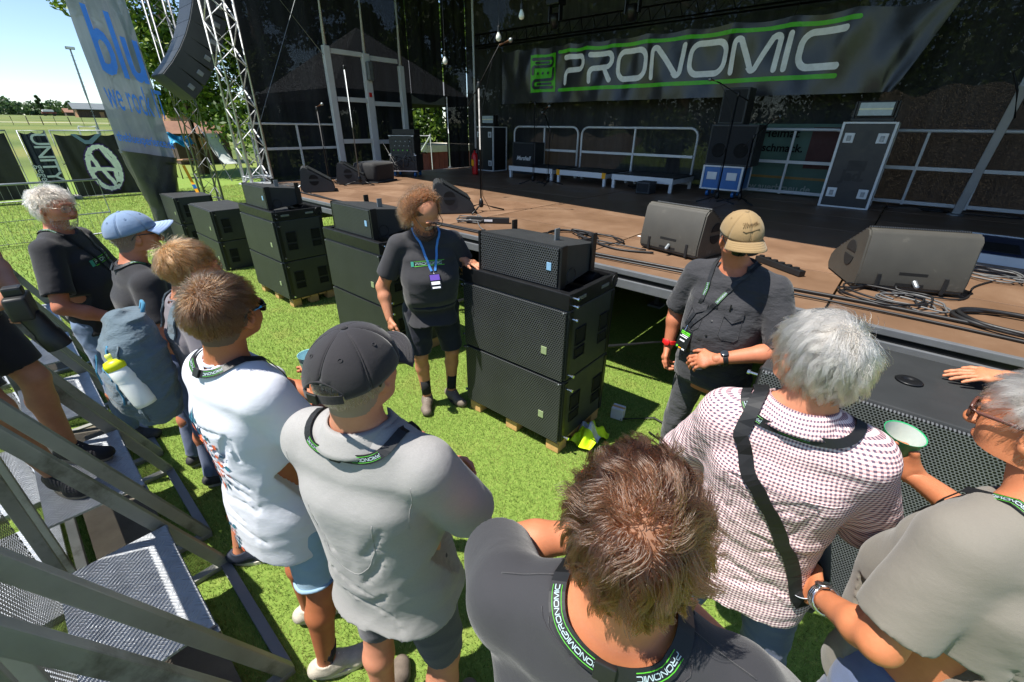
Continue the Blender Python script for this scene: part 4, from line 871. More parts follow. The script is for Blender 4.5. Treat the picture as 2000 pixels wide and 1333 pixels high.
def flight(label, x, y, w, d, h, body, z=ZS, rz=0.0, latches=True, name='flight_case', wheels=False):
    t = thing(name, label, 'case', (x, y, z+.004), rz); o = .12 if wheels else 0
    MB().b2((-w/2, -d/2, o), (w/2, d/2, h), .006).build('body', body, t)
    for sx in (-1, 1):
        for sy in (-1, 1): MB().b2((sx*w/2-.016, sy*d/2-.016, o), (sx*w/2+.016, sy*d/2+.016, h), .003).build('edge_trim', ALU_W, t)
        for zz in (o, h-.02): MB().b2((sx*w/2-.014, -d/2-.014, zz), (sx*w/2+.014, d/2+.014, zz+.022)).build('edge_trim', ALU_W, t)
    for sy in (-1, 1):
        for zz in (o, h-.02): MB().b2((-w/2, sy*d/2-.014, zz), (w/2, sy*d/2+.014, zz+.022)).build('edge_trim', ALU_W, t)
    if latches:
        for sx in (-.32, .32):
            for zz in (.18, .82):
                q = MB().b2((sx*w-.06, -d/2-.012, h*zz-.06), (sx*w+.06, -d/2-.002, h*zz+.07), .006).build('latch', ALU_W, t); MB().b2((sx*w-.025, -d/2-.018, h*zz-.035), (sx*w+.025, -d/2-.012, h*zz+.035), .004).build('latch_knob', STEEL, q)
    if wheels:
        for sx in (-1, 1):
            for sy in (-1, 1): MB().lathe([(.02, -.02), (.05, -.02), (.05, .02), (.02, .02)], (sx*(w/2-.1), sy*(d/2-.1), .052), 14, (1, 0, 0)).build('caster', BLUE_P, t)
    return t
tc = flight('tall black flight case with four silver latches at the right rear', -.66, 8.62, .6, .5, 1.16, CASE_B)
lettering('lettering', 'Jad.', pm('dark_stencil', '07080a', .5), lambda a, b: (a, -.253, .45+b), .2, tc, bold=.01); MB().add([(-.1, -.252, .52), (.12, -.252, .52), (.12, -.252, .66), (-.1, -.252, .66)], [(0, 1, 2, 3)]).build('stencil_square', pm('dark_stencil', '07080a', .5), tc)
bc = flight('blue flight case with silver edges on wheels', -2.42, 8.4, .62, .5, .5, BLUE_P, latches=False, wheels=True)
for q in (-.16, .16): MB().b2((q-.08, -.262, .28), (q+.08, -.252, .4), .006).build('handle_dish', ALU_W, bc)
flight('black flight case standing at the left rear beside the guitar amplifier', -8.6, 9.0, .62, .5, 1.05, CASE_B)
def cab(label, x, y, z, w, d, h, logo=None, woofers=False, name='speaker_cabinet'):
    t = thing(name, label, 'speaker', (x, y, z)); MB().b2((-w/2, -d/2, 0), (w/2, d/2, h), .012).build('cabinet', BOXP, t); MB().b2((-w/2+.03, -d/2-.006, .03), (w/2-.03, -d/2+.002, h-.03)).build('grille_cloth', pm('grille_cloth', '1d1f22', .85, 0, .1, 40), t)
    MB().tube([(-w/2+.02, -d/2-.006, .02), (w/2-.02, -d/2-.006, .02), (w/2-.02, -d/2-.006, h-.02), (-w/2+.02, -d/2-.006, h-.02)], .006, 5, closed=True).build('piping', pm('grey_piping', '5d6165', .6), t)
    if logo: lettering('lettering', logo, WHITE_I, lambda a, b: (a, -d/2-.012, h*.5+b), .13, t, bold=.003, shear=.35)
    if woofers:
        for q in (-.24, .24): MB().lathe([(.11, 0), (.1, .012), (.04, .004)], (q*w, -d/2-.007, h*.38), 20, (0, -1, 0)).build('woofer', HOLE, t)
    return t
cab('black guitar amplifier cabinet with white script logo behind the left riser', -7.35, 9.02, ZS+.004, .72, .36, .72, 'Marshall')
cab('black bass cabinet standing on the blue flight case', -2.38, 8.4, ZS+.506, .72, .5, .62, None, True)
cab('narrow tall black speaker standing on the bass cabinet', -2.5, 8.45, ZS+1.128, .4, .36, .52)
cab('small black monitor box on the floor below the right riser', -3.55, 7.75, ZS+.004, .26, .28, .2)
def blinder(label, x, y, z):
    t = thing('light_fixture', label, 'stage light', (x, y, z)); MB().b2((-.25, -.1, 0), (.25, .1, .05), .01).build('base', BLACK_M, t)
    for s in (-1, 1): MB().b2((s*.24-.012, -.04, .05), (s*.24+.012, .04, .26), .004).build('yoke', BLACK_M, t)
    MB().box((0, 0, .16), (.44, .14, .2), 0, .01).build('housing', BLACK_M, t); q = MB().b2((-.19, -.078, .08), (.19, -.071, .24)).build('lens', pm('pale_lens', 'a9b7bb', .25), t); MB().b2((-.19, -.083, .15), (.19, -.079, .172)).build('lamp_tube', pm('cream_tube', 'e0e0c0', .3), q)
blinder('flat stage light lying on the tall flight case', -.66, 8.55, ZS+1.168); blinder('flat stage light on the black case at the left rear', -8.6, 8.95, ZS+1.058)
rk = thing('amplifier_rack', 'wheeled rack of amplifiers and effects with wiring at the left rear', 'rack', (-8.85, 6.45, ZS+.004), radians(35))
for z0, z1, w in ((.12, .47, .62), (.475, .86, .56)):
    q = MB().b2((-w/2, -.25, z0), (w/2, .25, z1), .006).build('rack_case', CASE_B, rk)
    for zz in np.arange(z0+.03, z1-.05, .09): u_ = MB().b2((-w/2+.05, -.262, zz), (w/2-.05, -.251, zz+.075), .002).build('rack_unit', pm('rack_front', '2b2d30', .4, .3), q)
    for zz in (z0, z1-.02): MB().b2((-w/2-.006, -.258, zz), (w/2+.006, -.246, zz+.02)).build('edge_trim', ALU_W, q)
for k in range(12): MB().b2((-.2+.035*k, -.27, .55+.09*(k % 3)), (-.18+.035*k, -.263, .57+.09*(k % 3))).build('indicator', GREEN_I if k % 3 == 0 else STEEL, rk)
MB().b2((-.2, -.22, .865), (.3, .2, .98), .006).build('mixer', BLACK_P, rk)
for sx in (-.24, .24):
    for sy in (-.18, .18): MB().lathe([(.02, -.02), (.055, -.02), (.055, .02), (.02, .02)], (sx, sy, .058), 14, (1, 0, 0)).build('caster', BLUE_P, rk)
for k in range(9):
    a = random.uniform(-.28, .28); MB().tube([(a, -.27, random.uniform(.2, .8)), (a+random.uniform(-.1, .1), -.34, random.uniform(.2, .5)), (a+random.uniform(-.2, .2), -.32, random.uniform(.1, .4)), (a+random.uniform(-.2, .2), -.27, random.uniform(.15, .75))], .006, 5).build('patch_cable', GREYCAB if k % 3 else CABLE, rk, smooth=True)
ext = thing('fire_extinguisher', 'red fire extinguisher standing near the thin pole', 'fire extinguisher', (-8.05, 7.85, ZS+.004)); MB().lathe([(.0, 0), (.07, .005), (.075, .03), (.075, .42), (.05, .48), (.025, .5), (.025, .54)], n=18).build('cylinder', RED_P, ext, smooth=True)
MB().b2((-.05, -.015, .54), (.06, .015, .58), .005).build('handle', BLACK_M, ext); MB().tube([(.04, 0, .53), (.11, 0, .45), (.1, 0, .15)], .01, 6).build('hose', BLACK_R, ext, smooth=True); MB().b2((-.04, -.079, .2), (.04, -.075, .34)).build('instruction_label', YELLOW, ext)
pb = thing('power_strip', 'long black power strip at the stage front by the central stand', 'power strip', (-3.72, 3.82, ZS+.005), radians(38)); MB().b2((-.26, -.04, 0), (.26, .04, .06), .006).build('body', BLACK_P, pb); MB().b2((-.04, -.042, .02), (.06, -.0405, .045)).build('rating_label', WHITE_I, pb); MB().b2((-.22, -.042, .02), (-.2, -.0405, .045)).build('indicator', WHITE_I, pb)
sb = thing('socket_strip', 'black multi-socket strip on the stage behind the beige-capped man', 'power strip', (-.62, 4.15, ZS+.005), radians(-35)); MB().b2((-.24, -.03, 0), (.24, .03, .045), .005).build('body', BLACK_P, sb)
for k in range(6): MB().lathe([(.022, 0), (.022, .012), (.012, .013)], (-.2+.075*k, 0, .045), 12).build('socket', BLACK_R, sb)
lb = thing('shallow_flight_case', 'shallow blue flight case lying at the right edge of the stage', 'case', (.95, 5.9, ZS+.004), radians(-4)); MB().b2((-.42, -.3, 0), (.5, .9, .07), .01).build('body', pm('dark_blue_laminate', '1e2c4f', .45), lb)
for a, b in (((-.43, -.31), (.51, -.28)), ((-.43, .88), (.51, .91)), ((-.44, -.28), (-.41, .88))): MB().b2((*a, .0), (*b, .08)).build('edge_trim', ALU_W, lb)
for q in (0, 1): MB().b2((-.28+.36*q, -.1, .071), (.0+.36*q, .4, .078), .004).build('foam_pad', BLACK_R, lb)
# cables on the stage
def cable(label, pts, r=.007, mat=CABLE, n=60, group='cables along the stage front'):
    P = [V3((x, y, ZS+.004+r+z)) for x, y, z in pts]; out = []
    for i in range(len(P)-1):
        p0, p1, p2, p3 = P[max(i-1, 0)], P[i], P[i+1], P[min(i+2, len(P)-1)]
        for k in range(7):
            t_ = k/7; out.append(.5*((2*p1)+(-p0+p2)*t_+(2*p0-5*p1+4*p2-p3)*t_**2+(-p0+3*p1-3*p2+p3)*t_**3))
    out.append(P[-1]); return tag(MB().tube(out, r, 6).build('stage_cable', mat, smooth=True), label, 'cable', group)
def coil(cx, cy, r, turns, jit=.05, seed=0, z=.0):
    q = random.Random(seed); return [(cx+(r+q.uniform(-jit, jit))*cos(a), cy+(r*.8+q.uniform(-jit, jit))*sin(a), z+.004*i/3) for i, a in enumerate(np.linspace(0, 2*pi*turns, int(turns*9)))]
cable('long thick cable running the length of the stage front edge', [(-8.5, 3.45, 0), (-7, 3.4, 0), (-5.4, 3.38, 0), (-4, 3.36, 0), (-2.6, 3.42, 0), (-1.2, 3.5, 0), (0, 3.62, 0), (1.5, 3.6, 0)], .012)
cable('second cable along the stage front, nearer the edge', [(-7.6, 3.5, 0), (-5.6, 3.32, 0), (-3.6, 3.33, .0), (-2.3, 3.36, 0), (-.9, 3.42, .01), (.3, 3.5, 0), (1.5, 3.42, 0)], .009)
cable('coil of black cable left of the large monitors', coil(-2.55, 3.85, .3, 2.3, .06, 1)+[(-2.0, 3.75, 0), (-1.6, 3.85, 0)], .01)
cable('loose loop of cable by the coil at mid stage', coil(-2.25, 4.0, .22, 1.6, .05, 2)+[(-1.7, 3.9, 0)], .008)
cable('tangled cable in front of the right monitor', coil(.1, 3.85, .22, 3.2, .07, 3)+[(.15, 4.0, .05)], .007)
cable('grey cable knotted in front of the right monitor', coil(.25, 3.8, .16, 2.6, .06, 4), .006, GREYCAB)
cable('thick looped cable at the right front corner of the stage', coil(.75, 3.75, .27, 2.2, .03, 5)+[(1.2, 3.9, 0), (1.6, 3.95, 0)], .013)
cable('wiry heap of cable at the right of the stage', coil(.72, 5.05, .2, 4.5, .07, 6), .006, GREYCAB)
cable('cable running back from the right monitor to the wiry heap', [(.1, 4.0, .02), (.5, 4.15, 0), (.6, 4.6, 0), (.72, 4.9, 0)], .006)
cable('light cable bundle beside the central stand', coil(-3.95, 3.75, .18, 3.3, .06, 7)+[(-3.5, 3.5, 0), (-3.0, 3.45, 0)], .006, GREYCAB)
cable('heap of cable by the front left lattice tower', coil(-8.75, 3.6, .22, 4.2, .08, 8), .006, GREYCAB)
cable('cable heap under the right riser', coil(-3.9, 8.3, .25, 3.5, .08, 9), .006)
cable('cable along the back railing by the tall case', [(-.2, 8.9, 0), (.2, 9.05, .02), (.5, 8.95, 0), (.9, 9.1, .03), (1.3, 9.0, 0)]+coil(.4, 8.95, .15, 2, .05, 10), .007)
tag(MB().b2((-2.05, 4.42, ZS+.004), (-1.8, 4.46, ZS+.006)).build('white_tape', WHITE_I), 'strip of white tape stuck on the stage left of the monitor', 'tape')
# bulbs and moving heads
BULB = pm('bulb_glass', 'd9dad2', .25)
for x, y, z, l in ((-5.45, 4.78, 3.0, 'white bulb hanging left of the thin pole'), (-4.42, 4.78, 3.18, 'white bulb hanging just right of the thin pole'), (-4.05, 4.78, 3.36, 'white bulb hanging at the top edge, right of the other two')):
    t = thing('light_bulb', l, 'bulb', (x, y, z), 0, 'bulbs on a festoon string'); MB().lathe([(.0, -.07), (.026, -.06), (.034, -.035), (.03, -.01), (.016, .02), (.015, .03)], n=14).build('glass', BULB, t, smooth=True); MB().lathe([(.018, .03), (.018, .085), (.006, .095)], n=10).build('socket', BLACK_P, t); MB().tube([(0, 0, .09), (.01, 0, 5.3-z)], .004, 5).build('flex', CABLE, t)
for x, y, z, l in ((-5.95, 8.0, 3.98, 'black moving head light hanging above the banner left half'), (-4.35, 8.0, 3.92, 'black moving head light hanging above the banner middle')):
    t = thing('moving_head_light', l, 'stage light', (x, y, z)); MB().lathe([(.05, -.16), (.085, -.14), (.1, 0), (.08, .08)], (0, -.02, 0), 14, (0, -.35, 1)).build('head', BLACK_M, t, smooth=True)
    for s in (-1, 1): MB().b2((s*.12-.015, -.05, -.05), (s*.12+.015, .05, .2), .006).build('yoke', BLACK_M, t)
    MB().b2((-.15, -.12, .2), (.15, .12, .32), .02).build('base', BLACK_M, t); MB().tube([(0, 0, .32), (0, 0, 5.34-z)], .02).build('clamp_pipe', BLACK_M, t)

# ------------------------------------------------------------------ people: smooth solid modelling
def nets(F, o, h):
    s = F < 0; cnt = np.zeros(tuple(n-1 for n in F.shape), np.int8)
    for a in (0, 1):
        for b in (0, 1):
            for c in (0, 1): cnt += s[a:F.shape[0]-1+a, b:F.shape[1]-1+b, c:F.shape[2]-1+c]
    act = (cnt > 0) & (cnt < 8); ids = np.argwhere(act); idx = np.full(act.shape, -1, np.int32); idx[act] = np.arange(len(ids))
    P = np.zeros((len(ids), 3)); Wt = np.zeros(len(ids)); cor = [np.array((a, b, c)) for a in (0, 1) for b in (0, 1) for c in (0, 1)]
    val = {tuple(c): F[ids[:, 0]+c[0], ids[:, 1]+c[1], ids[:, 2]+c[2]] for c in cor}
    for a in cor:
        for ax in range(3):
            if a[ax]: continue
            b = a.copy(); b[ax] = 1; fa, fb = val[tuple(a)], val[tuple(b)]; m = (fa < 0) != (fb < 0); t = fa[m]/(fa[m]-fb[m])
            P[m] += a; P[m, ax] += t; Wt[m] += 1
    V = (ids+P/Wt[:, None])*h+o; Q = []
    for ax in range(3):
        sl0 = [slice(1, -1)]*3; sl1 = [slice(1, -1)]*3; sl0[ax] = slice(0, -1); sl1[ax] = slice(1, None)
        A, B = s[tuple(sl0)], s[tuple(sl1)]; e = np.argwhere(A != B); up = A[A != B]
        off = np.ones(3, int); off[ax] = 0; e = e+off; u, v = (ax+1) % 3, (ax+2) % 3
        def cell(du, dv):
            q = e.copy(); q[:, u] += du; q[:, v] += dv; return idx[q[:, 0], q[:, 1], q[:, 2]]
        f = np.stack([cell(-1, -1), cell(0, -1), cell(0, 0), cell(-1, 0)], 1); f[~up] = f[~up][:, ::-1]; Q.append(f)
    Q = np.concatenate(Q); Q = Q[(Q >= 0).all(1)]; return V, Q
def smin(a, b, k):
    h = np.maximum(k-np.abs(a-b), 0)/k; return np.minimum(a, b)-h*h*k*.25
def rotm(yaw=0, pitch=0, roll=0):
    return np.array(Euler((pitch, roll, yaw), 'XYZ').to_matrix())
class Solid:
    """smooth union of simple bodies; later cuts"""
    def __init__(s): s.p = []; s.post = []
    def cone(s, a, b, ra, rb, k=.02, sub=False, flat=None):
        a, b = V3(a), V3(b); ba = b-a; L2 = ba @ ba+1e-9; R = max(ra, rb)*1.1
        def f(p):
            q = p-a; t = np.clip((q @ ba)/L2, 0, 1); r = q-t[..., None]*ba
            if flat is not None: r = r-(1-flat[1])*0*r; dd = (r @ V3(flat[0])); r = r+(1/flat[1]-1)*dd[..., None]*V3(flat[0])
            return np.sqrt((r*r).sum(-1))-(ra+(rb-ra)*t)
        s.p.append((f, np.minimum(a, b)-R, np.maximum(a, b)+R, k, sub)); return s
    def ell(s, c, r, R=None, k=.02, sub=False):
        c, r = V3(c), V3(r); Rm = np.eye(3) if R is None else V3(R); m = r.max()*1.05
        def f(p):
            q = (p-c) @ Rm; k0 = np.sqrt(((q/r)**2).sum(-1)); k1 = np.sqrt(((q/(r*r))**2).sum(-1))+1e-9; return k0*(k0-1)/k1
        s.p.append((f, c-m, c+m, k, sub)); return s
    def loft(s, rows, n=2.4, k=.02, rz=0.0):
        """rows: (z, cx, cy, halfwidth, halfdepth) bottom to top; a rounded column"""
        A = V3(rows); zs = A[:, 0]; c_, s_ = cos(rz), sin(rz)
        lo = np.array([A[:, 1].min()-A[:, 3].max(), A[:, 2].min()-A[:, 3].max(), zs[0]-.05]); hi = np.array([A[:, 1].max()+A[:, 3].max(), A[:, 2].max()+A[:, 3].max(), zs[-1]+.05])
        def f(p):
            z = p[..., 2]; zi = np.clip(z, zs[0], zs[-1]); t = np.interp(zi, zs, np.arange(len(zs))); i = np.clip(t.astype(int), 0, len(zs)-2); w = t-i; w = w*w*(3-2*w)
            g = A[i]*(1-w[..., None])+A[i+1]*w[..., None]
            x = p[..., 0]-g[..., 1]; y = p[..., 1]-g[..., 2]; x, y = c_*x+s_*y, -s_*x+c_*y
            q = (np.abs(x/g[..., 3])**n+np.abs(y/g[..., 4])**n)**(1/n); d = (q-1)*np.minimum(g[..., 3], g[..., 4]); dz = np.maximum(zs[0]-z, z-zs[-1])
            return np.where(dz > 0, np.sqrt(np.maximum(d, 0)**2+dz*dz), np.maximum(d, -1))
        s.p.append((f, lo, hi, k, False)); return s
    def at(s, p):
        F = np.full(p.shape[:-1], .3)
        for f, lo, hi, k, sub in s.p: F = np.maximum(F, -f(p)) if sub else smin(F, f(p), k)
        for g in s.post: F = g(F, p)
        return F
    def mesh(s, h, lo=None, hi=None):
        L = np.min([q[1] for q in s.p if not q[4]], 0)-.03 if lo is None else V3(lo); Hh = np.max([q[2] for q in s.p if not q[4]], 0)+.03 if hi is None else V3(hi)
        n = np.ceil((Hh-L)/h).astype(int)+1; ax = [L[i]+h*np.arange(n[i]) for i in range(3)]
        F = np.full(tuple(n), .3, np.float32)
        for f, a, b, k, sub in s.p:
            i0 = np.clip(((a-k-.03-L)/h).astype(int), 0, n-1); i1 = np.clip(((b+k+.03-L)/h).astype(int)+2, 0, n)
            if (i1 <= i0).any(): continue
            G = np.stack(np.meshgrid(*[ax[i][i0[i]:i1[i]] for i in range(3)], indexing='ij'), -1); d = f(G).astype(np.float32); S_ = tuple(slice(i0[i], i1[i]) for i in range(3))
            F[S_] = np.maximum(F[S_], -d) if sub else smin(F[S_], d, k)
        if s.post:
            near = F < .06; I = np.argwhere(near); P = L+I*h; f0 = F[near].astype(float)
            for g in s.post: f0 = g(f0, P)
            F[near] = f0
        return nets(F, L, h)
    def project(s, P, off, it=12):
        """slide points onto the surface at a small distance off"""
        P = V3(P).copy(); e = .003
        for _ in range(it):
            d = s.at(P)-off; g = np.stack([s.at(P+e*np.eye(3)[i])-s.at(P-e*np.eye(3)[i]) for i in range(3)], -1); g /= np.linalg.norm(g, axis=-1, keepdims=True)+1e-9
            P = P-g*np.clip(d, -.05, .05)[..., None]*.8
        g = np.stack([s.at(P+e*np.eye(3)[i])-s.at(P-e*np.eye(3)[i]) for i in range(3)], -1); g /= np.linalg.norm(g, axis=-1, keepdims=True)+1e-9
        return P, g
def crease_post(S, lines, amp, w):
    """sharp cloth creases: grooves with raised flanks along polylines laid on the surface"""
    segs = []
    for L_ in lines:
        Q, _ = S.project(V3(L_), 0.0, 8); m = len(Q)
        for i in range(m-1): segs.append((Q[i], Q[i+1], sin(pi*(i+.7)/(m+.4))))
    def g(F, p):
        sf = np.abs(F) < .045; P0 = p; p = p[sf]; d = np.zeros(len(p))
        for a, b, k in segs:
            c = (a+b)/2; near = ((p-c)**2).sum(-1) < (np.linalg.norm(b-a)/2+w*4)**2
            if not near.any(): continue
            q = p[near]-a; ba = b-a; t = np.clip((q @ ba)/(ba @ ba), 0, 1); r2 = ((q-t[:, None]*ba)**2).sum(-1)/w**2
            d[near] = np.where(np.abs(x_ := k*(np.exp(-r2)-.55*np.exp(-r2/5.0))) > np.abs(d[near]), x_, d[near])
        F = F.copy(); F[sf] = F[sf]+amp*d; return F
    return g
def auto_creases(P, J, seed, n_arm=5, n_waist=7, y=-.3):
    r = np.random.default_rng(seed); out = []
    for q in (-1, 1):
        for i in range(n_arm):
            a = -.3-2.2*(i+r.uniform(.1, .9))/n_arm; L_ = r.uniform(.12, .24); x0, z0 = q*r.uniform(.13, .17), 1.33+r.uniform(-.05, .05); n = 6; bend = r.uniform(-.4, .4)
            out.append([J(x0-q*L_*t*abs(cos(a+bend*t)), y, z0+L_*t*sin(a+bend*t)*.8) for t in np.linspace(0, 1, n)])
    for i in range(n_waist):
        z0 = .9+.28*(i+r.uniform(.1, .9))/n_waist; x0 = r.uniform(-.2, .0); L_ = r.uniform(.14, .28); sl = r.uniform(-.3, .3); out.append([J(x0+L_*t, y, z0+sl*L_*t+.015*sin(pi*t)) for t in np.linspace(0, 1, 6)])
    return out
def cut_plane(pt, nrm, k=.006):
    """keeps the side opposite to nrm"""
    pt, nrm = V3(pt), V3(nrm)/np.linalg.norm(nrm)
    return lambda F, p: np.maximum(F, (p-pt) @ nrm)
def folds(amp, seed, scale=(7, 7, 11), n=6, zr=None, sharp=1.0):
    """cloth folds: warped ridges, stronger between the given heights"""
    r = np.random.default_rng(seed); K = r.normal(size=(n, 3))*V3(scale); ph = r.uniform(0, 6.3, n); K2 = r.normal(size=(3, 3))*5; p2 = r.uniform(0, 6, 3)
    def g(F, p):
        sf = np.abs(F) < .05; p = p[sf]; w = np.stack([np.sin(p @ K2[i]+p2[i]) for i in range(3)], -1)*.03; q = p+w; d = 0
        for i in range(n): s_ = np.sin(q @ K[i]+ph[i]); d = d+(1-np.abs(s_))**2.4-.29
        a = amp
        if zr is not None: z = p[..., 2]; a = amp*(.35+.65*np.clip(1-np.abs(z-zr[0])/zr[1], 0, 1))
        F = F.copy(); F[sf] = F[sf]-a*1.7*d/sqrt(n); return F
    return g
def skin_mat(name, col, red=.12):
    t = NT(name); v = t.coords('Object'); c = hexc(col); f = t.noise(v, 9, 5, .65)
    hi = (min(1, c[0]*1.12), c[1]*1.0, c[2]*.95); lo = (c[0]*.80, c[1]*.68, c[2]*.60)
    cc = t.ramp(f, [(.3, lo), (.7, hi)]); cc = t.mix(t.math('MULTIPLY', t.noise(v, 190, 4, .7), .4), cc, lo)
    t.l(cc, t.p.inputs['Base Color']); t.p.inputs['Roughness'].default_value = .6; t.p.inputs['Subsurface Weight'].default_value = .12; t.p.inputs['Subsurface Radius'].default_value = (.012, .005, .003); t.p.inputs['Subsurface Scale'].default_value = .6
    t.bump(t.noise(v, 420, 3, .6), .18, .0016); return t.m
def cloth_mat(name, col, var=.1, bump=.35, weave=900, heather=0, fold=.12, rough=.85):
    t = NT(name); v = t.coords('Object'); c = hexc(col); f = t.noise(v, 5, 4, .6); cc = t.ramp(f, [(.3, tuple(q*(1-var) for q in c)), (.7, tuple(min(1, q*(1+var)) for q in c))])
    if heather: cc = t.mix(t.math('MULTIPLY', t.noise(t.coords('Object', (60, 60, 320)), 3, 4, .7), heather), cc, tuple(q*.35 for q in c))
    t.l(cc, t.p.inputs['Base Color']); t.p.inputs['Roughness'].default_value = rough; t.p.inputs['Specular IOR Level'].default_value = .25; t.p.inputs['Sheen Weight'].default_value = .15
    big = t.noise(t.coords('Object', (7, 7, 13)), 1.3, 4, .55); b1 = t.n('ShaderNodeBump'); b1.inputs['Strength'].default_value = fold; b1.inputs['Distance'].default_value = .03; t.l(big, b1.inputs['Height'])
    t.bump(t.noise(v, weave, 2), bump, .0012, b1.outputs[0]); return t.m
def hair_mat(name, col, rough=.35):
    m = bpy.data.materials.new(name); m.use_nodes = True; nt = m.node_tree; nt.nodes.clear(); o = nt.nodes.new('ShaderNodeOutputMaterial'); b = nt.nodes.new('ShaderNodeBsdfHairPrincipled')
    b.parametrization = 'COLOR'; b.inputs['Color'].default_value = (*hexc(col), 1); b.inputs['Roughness'].default_value = rough; b.inputs['Radial Roughness'].default_value = .45; b.inputs['Random Roughness'].default_value = .3; b.inputs['Coat'].default_value = .1
    if 'Random Color' in b.inputs: b.inputs['Random Color'].default_value = .3
    nt.links.new(b.outputs[0], o.inputs[0]); return m
def strands(name, P, mat, parent, r0=.0006, r1=.0002):
    """P: (n, k, 3) strand points -> a hair curves object"""
    n, k, _ = P.shape; hc = bpy.data.hair_curves.new(name); hc.add_curves([k]*n); hc.position_data.foreach_set('vector', np.ascontiguousarray(P, np.float32).ravel())
    ra = hc.attributes.new('radius', 'FLOAT', 'POINT') if 'radius' not in hc.attributes else hc.attributes['radius']
    ra.data.foreach_set('value', np.tile(np.linspace(r0, r1, k), n).astype(np.float32)); hc.materials.append(mat)
    o = bpy.data.objects.new(name, hc); COL.objects.link(o); o.parent = parent; return o

# ------------------------------------------------------------------ people: body builder
def hand_solid(wr, d, nrm, side, curl=.5, spread=.12, s=1.0, thumb=.6, grip=None):
    """palm, four unequal bent fingers and a thumb; d points to the fingers, nrm out of the back of the hand"""
    S = Solid(); d = V3(d)/np.linalg.norm(d); nrm = V3(nrm)-d*(V3(nrm) @ d); nrm /= np.linalg.norm(nrm); x = np.cross(d, nrm)*side   # x: towards the thumb
    wr = V3(wr); S.cone(wr-d*.03*s, wr+d*.015*s, .027*s, .026*s, .02, flat=(nrm, .75)); S.cone(wr+d*.01*s, wr+d*.055*s, .028*s, .036*s, .02, flat=(nrm, .5))
    base = wr+d*.088*s
    S.cone(base+x*.028*s-d*.02*s, base-x*.028*s-d*.03*s, .017*s, .015*s, .02)
    for i, (L, off) in enumerate(((.068, .03), (.078, .010), (.072, -.010), (.056, -.029))):
        p = base+x*off*s+d*(-.004*i*i*.6+.006)*s; a = spread*(1.2-i*.8); dr = d*cos(a)+x*sin(a); c = curl if not hasattr(curl, '__len__') else curl[i]
        th = 0; r = (.0098, .0095, .009, .008)[i]*s
        for j, f in enumerate((.45, .32, .23)):
            th += c*(.75, 1.0, .7)[j]; dd = dr*cos(th)-nrm*sin(th); q = p+dd*L*f*1.18*s; S.cone(p, q, r*(1-.09*j), r*(1-.09*(j+1)), .006); p = q
    p = wr+d*.025*s+x*.026*s-nrm*.004*s; dd = x*.75+d*.75-nrm*.35*thumb; dd /= np.linalg.norm(dd); q = p+dd*.045*s; S.cone(p, q, .0145*s, .0115*s, .018)
    dd = x*(.35-.5*thumb)+d*.95-nrm*.45*thumb; dd /= np.linalg.norm(dd); q2 = q+dd*.032*s; S.cone(q, q2, .0112*s, .0098*s, .006); S.cone(q2, q2+(dd*.95-nrm*.2-x*.2*thumb)*.024*s, .0098*s, .0078*s, .006)
    return S
CR = np.array([.076, .097, .092]); CC = np.array([0, -.012, .02])
def head_solid(hc, R, s=1.0, fat=0.0, nose=1.0, beard=0.0):
    S = Solid(); g = lambda p: hc+R @ (V3(p)*s); RR = R
    S.ell(g(CC), CR*s, RR, .02); S.ell(g((0, .036, -.04)), V3((.06+fat, .060, .073))*s, RR, .03); S.cone(g((0, .062, -.088)), g((0, .072, -.094)), .027*s, .022*s, .03)
    S.ell(g((0, .03, -.075)), V3((.052+fat*1.3, .05, .04))*s, RR, .03)
    for q in (-1, 1):
        S.ell(g((q*.038, .062, -.022)), V3((.025, .024, .026))*s, RR, .02); S.ell(g((q*.026, .088, .024)), V3((.026, .012, .010))*s, RR, .012)
        S.ell(g((q*.031, .104, .003)), V3((.017, .016, .011))*s, RR, .01, True); S.ell(g((q*.031, .084, .003)), V3((.0135, .0135, .0135))*s, RR, .004)
        e = rotm(q*-.35, .15, q*.12); S.ell(g((q*.078, -.008, -.004)), V3((.009, .021, .033))*s, RR @ e, .008); S.ell(g((q*.086, -.004, .002)), V3((.006, .012, .02))*s, RR @ e, .004, True); S.ell(g((q*.075, .0, -.028)), V3((.008, .011, .011))*s, RR @ e, .008)
        S.ell(g((q*.012, .108, -.034)), V3((.010, .012, .008))*s, RR, .008)
    S.cone(g((0, .092, .012)), g((0, .116*nose, -.030)), .009*s, .0125*s, .014)
    S.ell(g((0, .094, -.058)), V3((.024, .010, .006))*s, RR, .008); S.ell(g((0, .092, -.069)), V3((.021, .011, .007))*s, RR, .008)
    if beard: S.ell(g((0, .06, -.088)), V3((.058, .05, .045+beard))*s, RR, .03)
    return S
def scalp_mask(q, back=-.075, front=.058, temple=.0):
    y, z = q[:, 1], q[:, 2]; hl = np.interp(y, [-.12, -.06, -.03, .0, .03, .06, .085], [back, back, -.055, .022+temple, .03+temple, front-.01, front]); return z > hl
class Person: pass
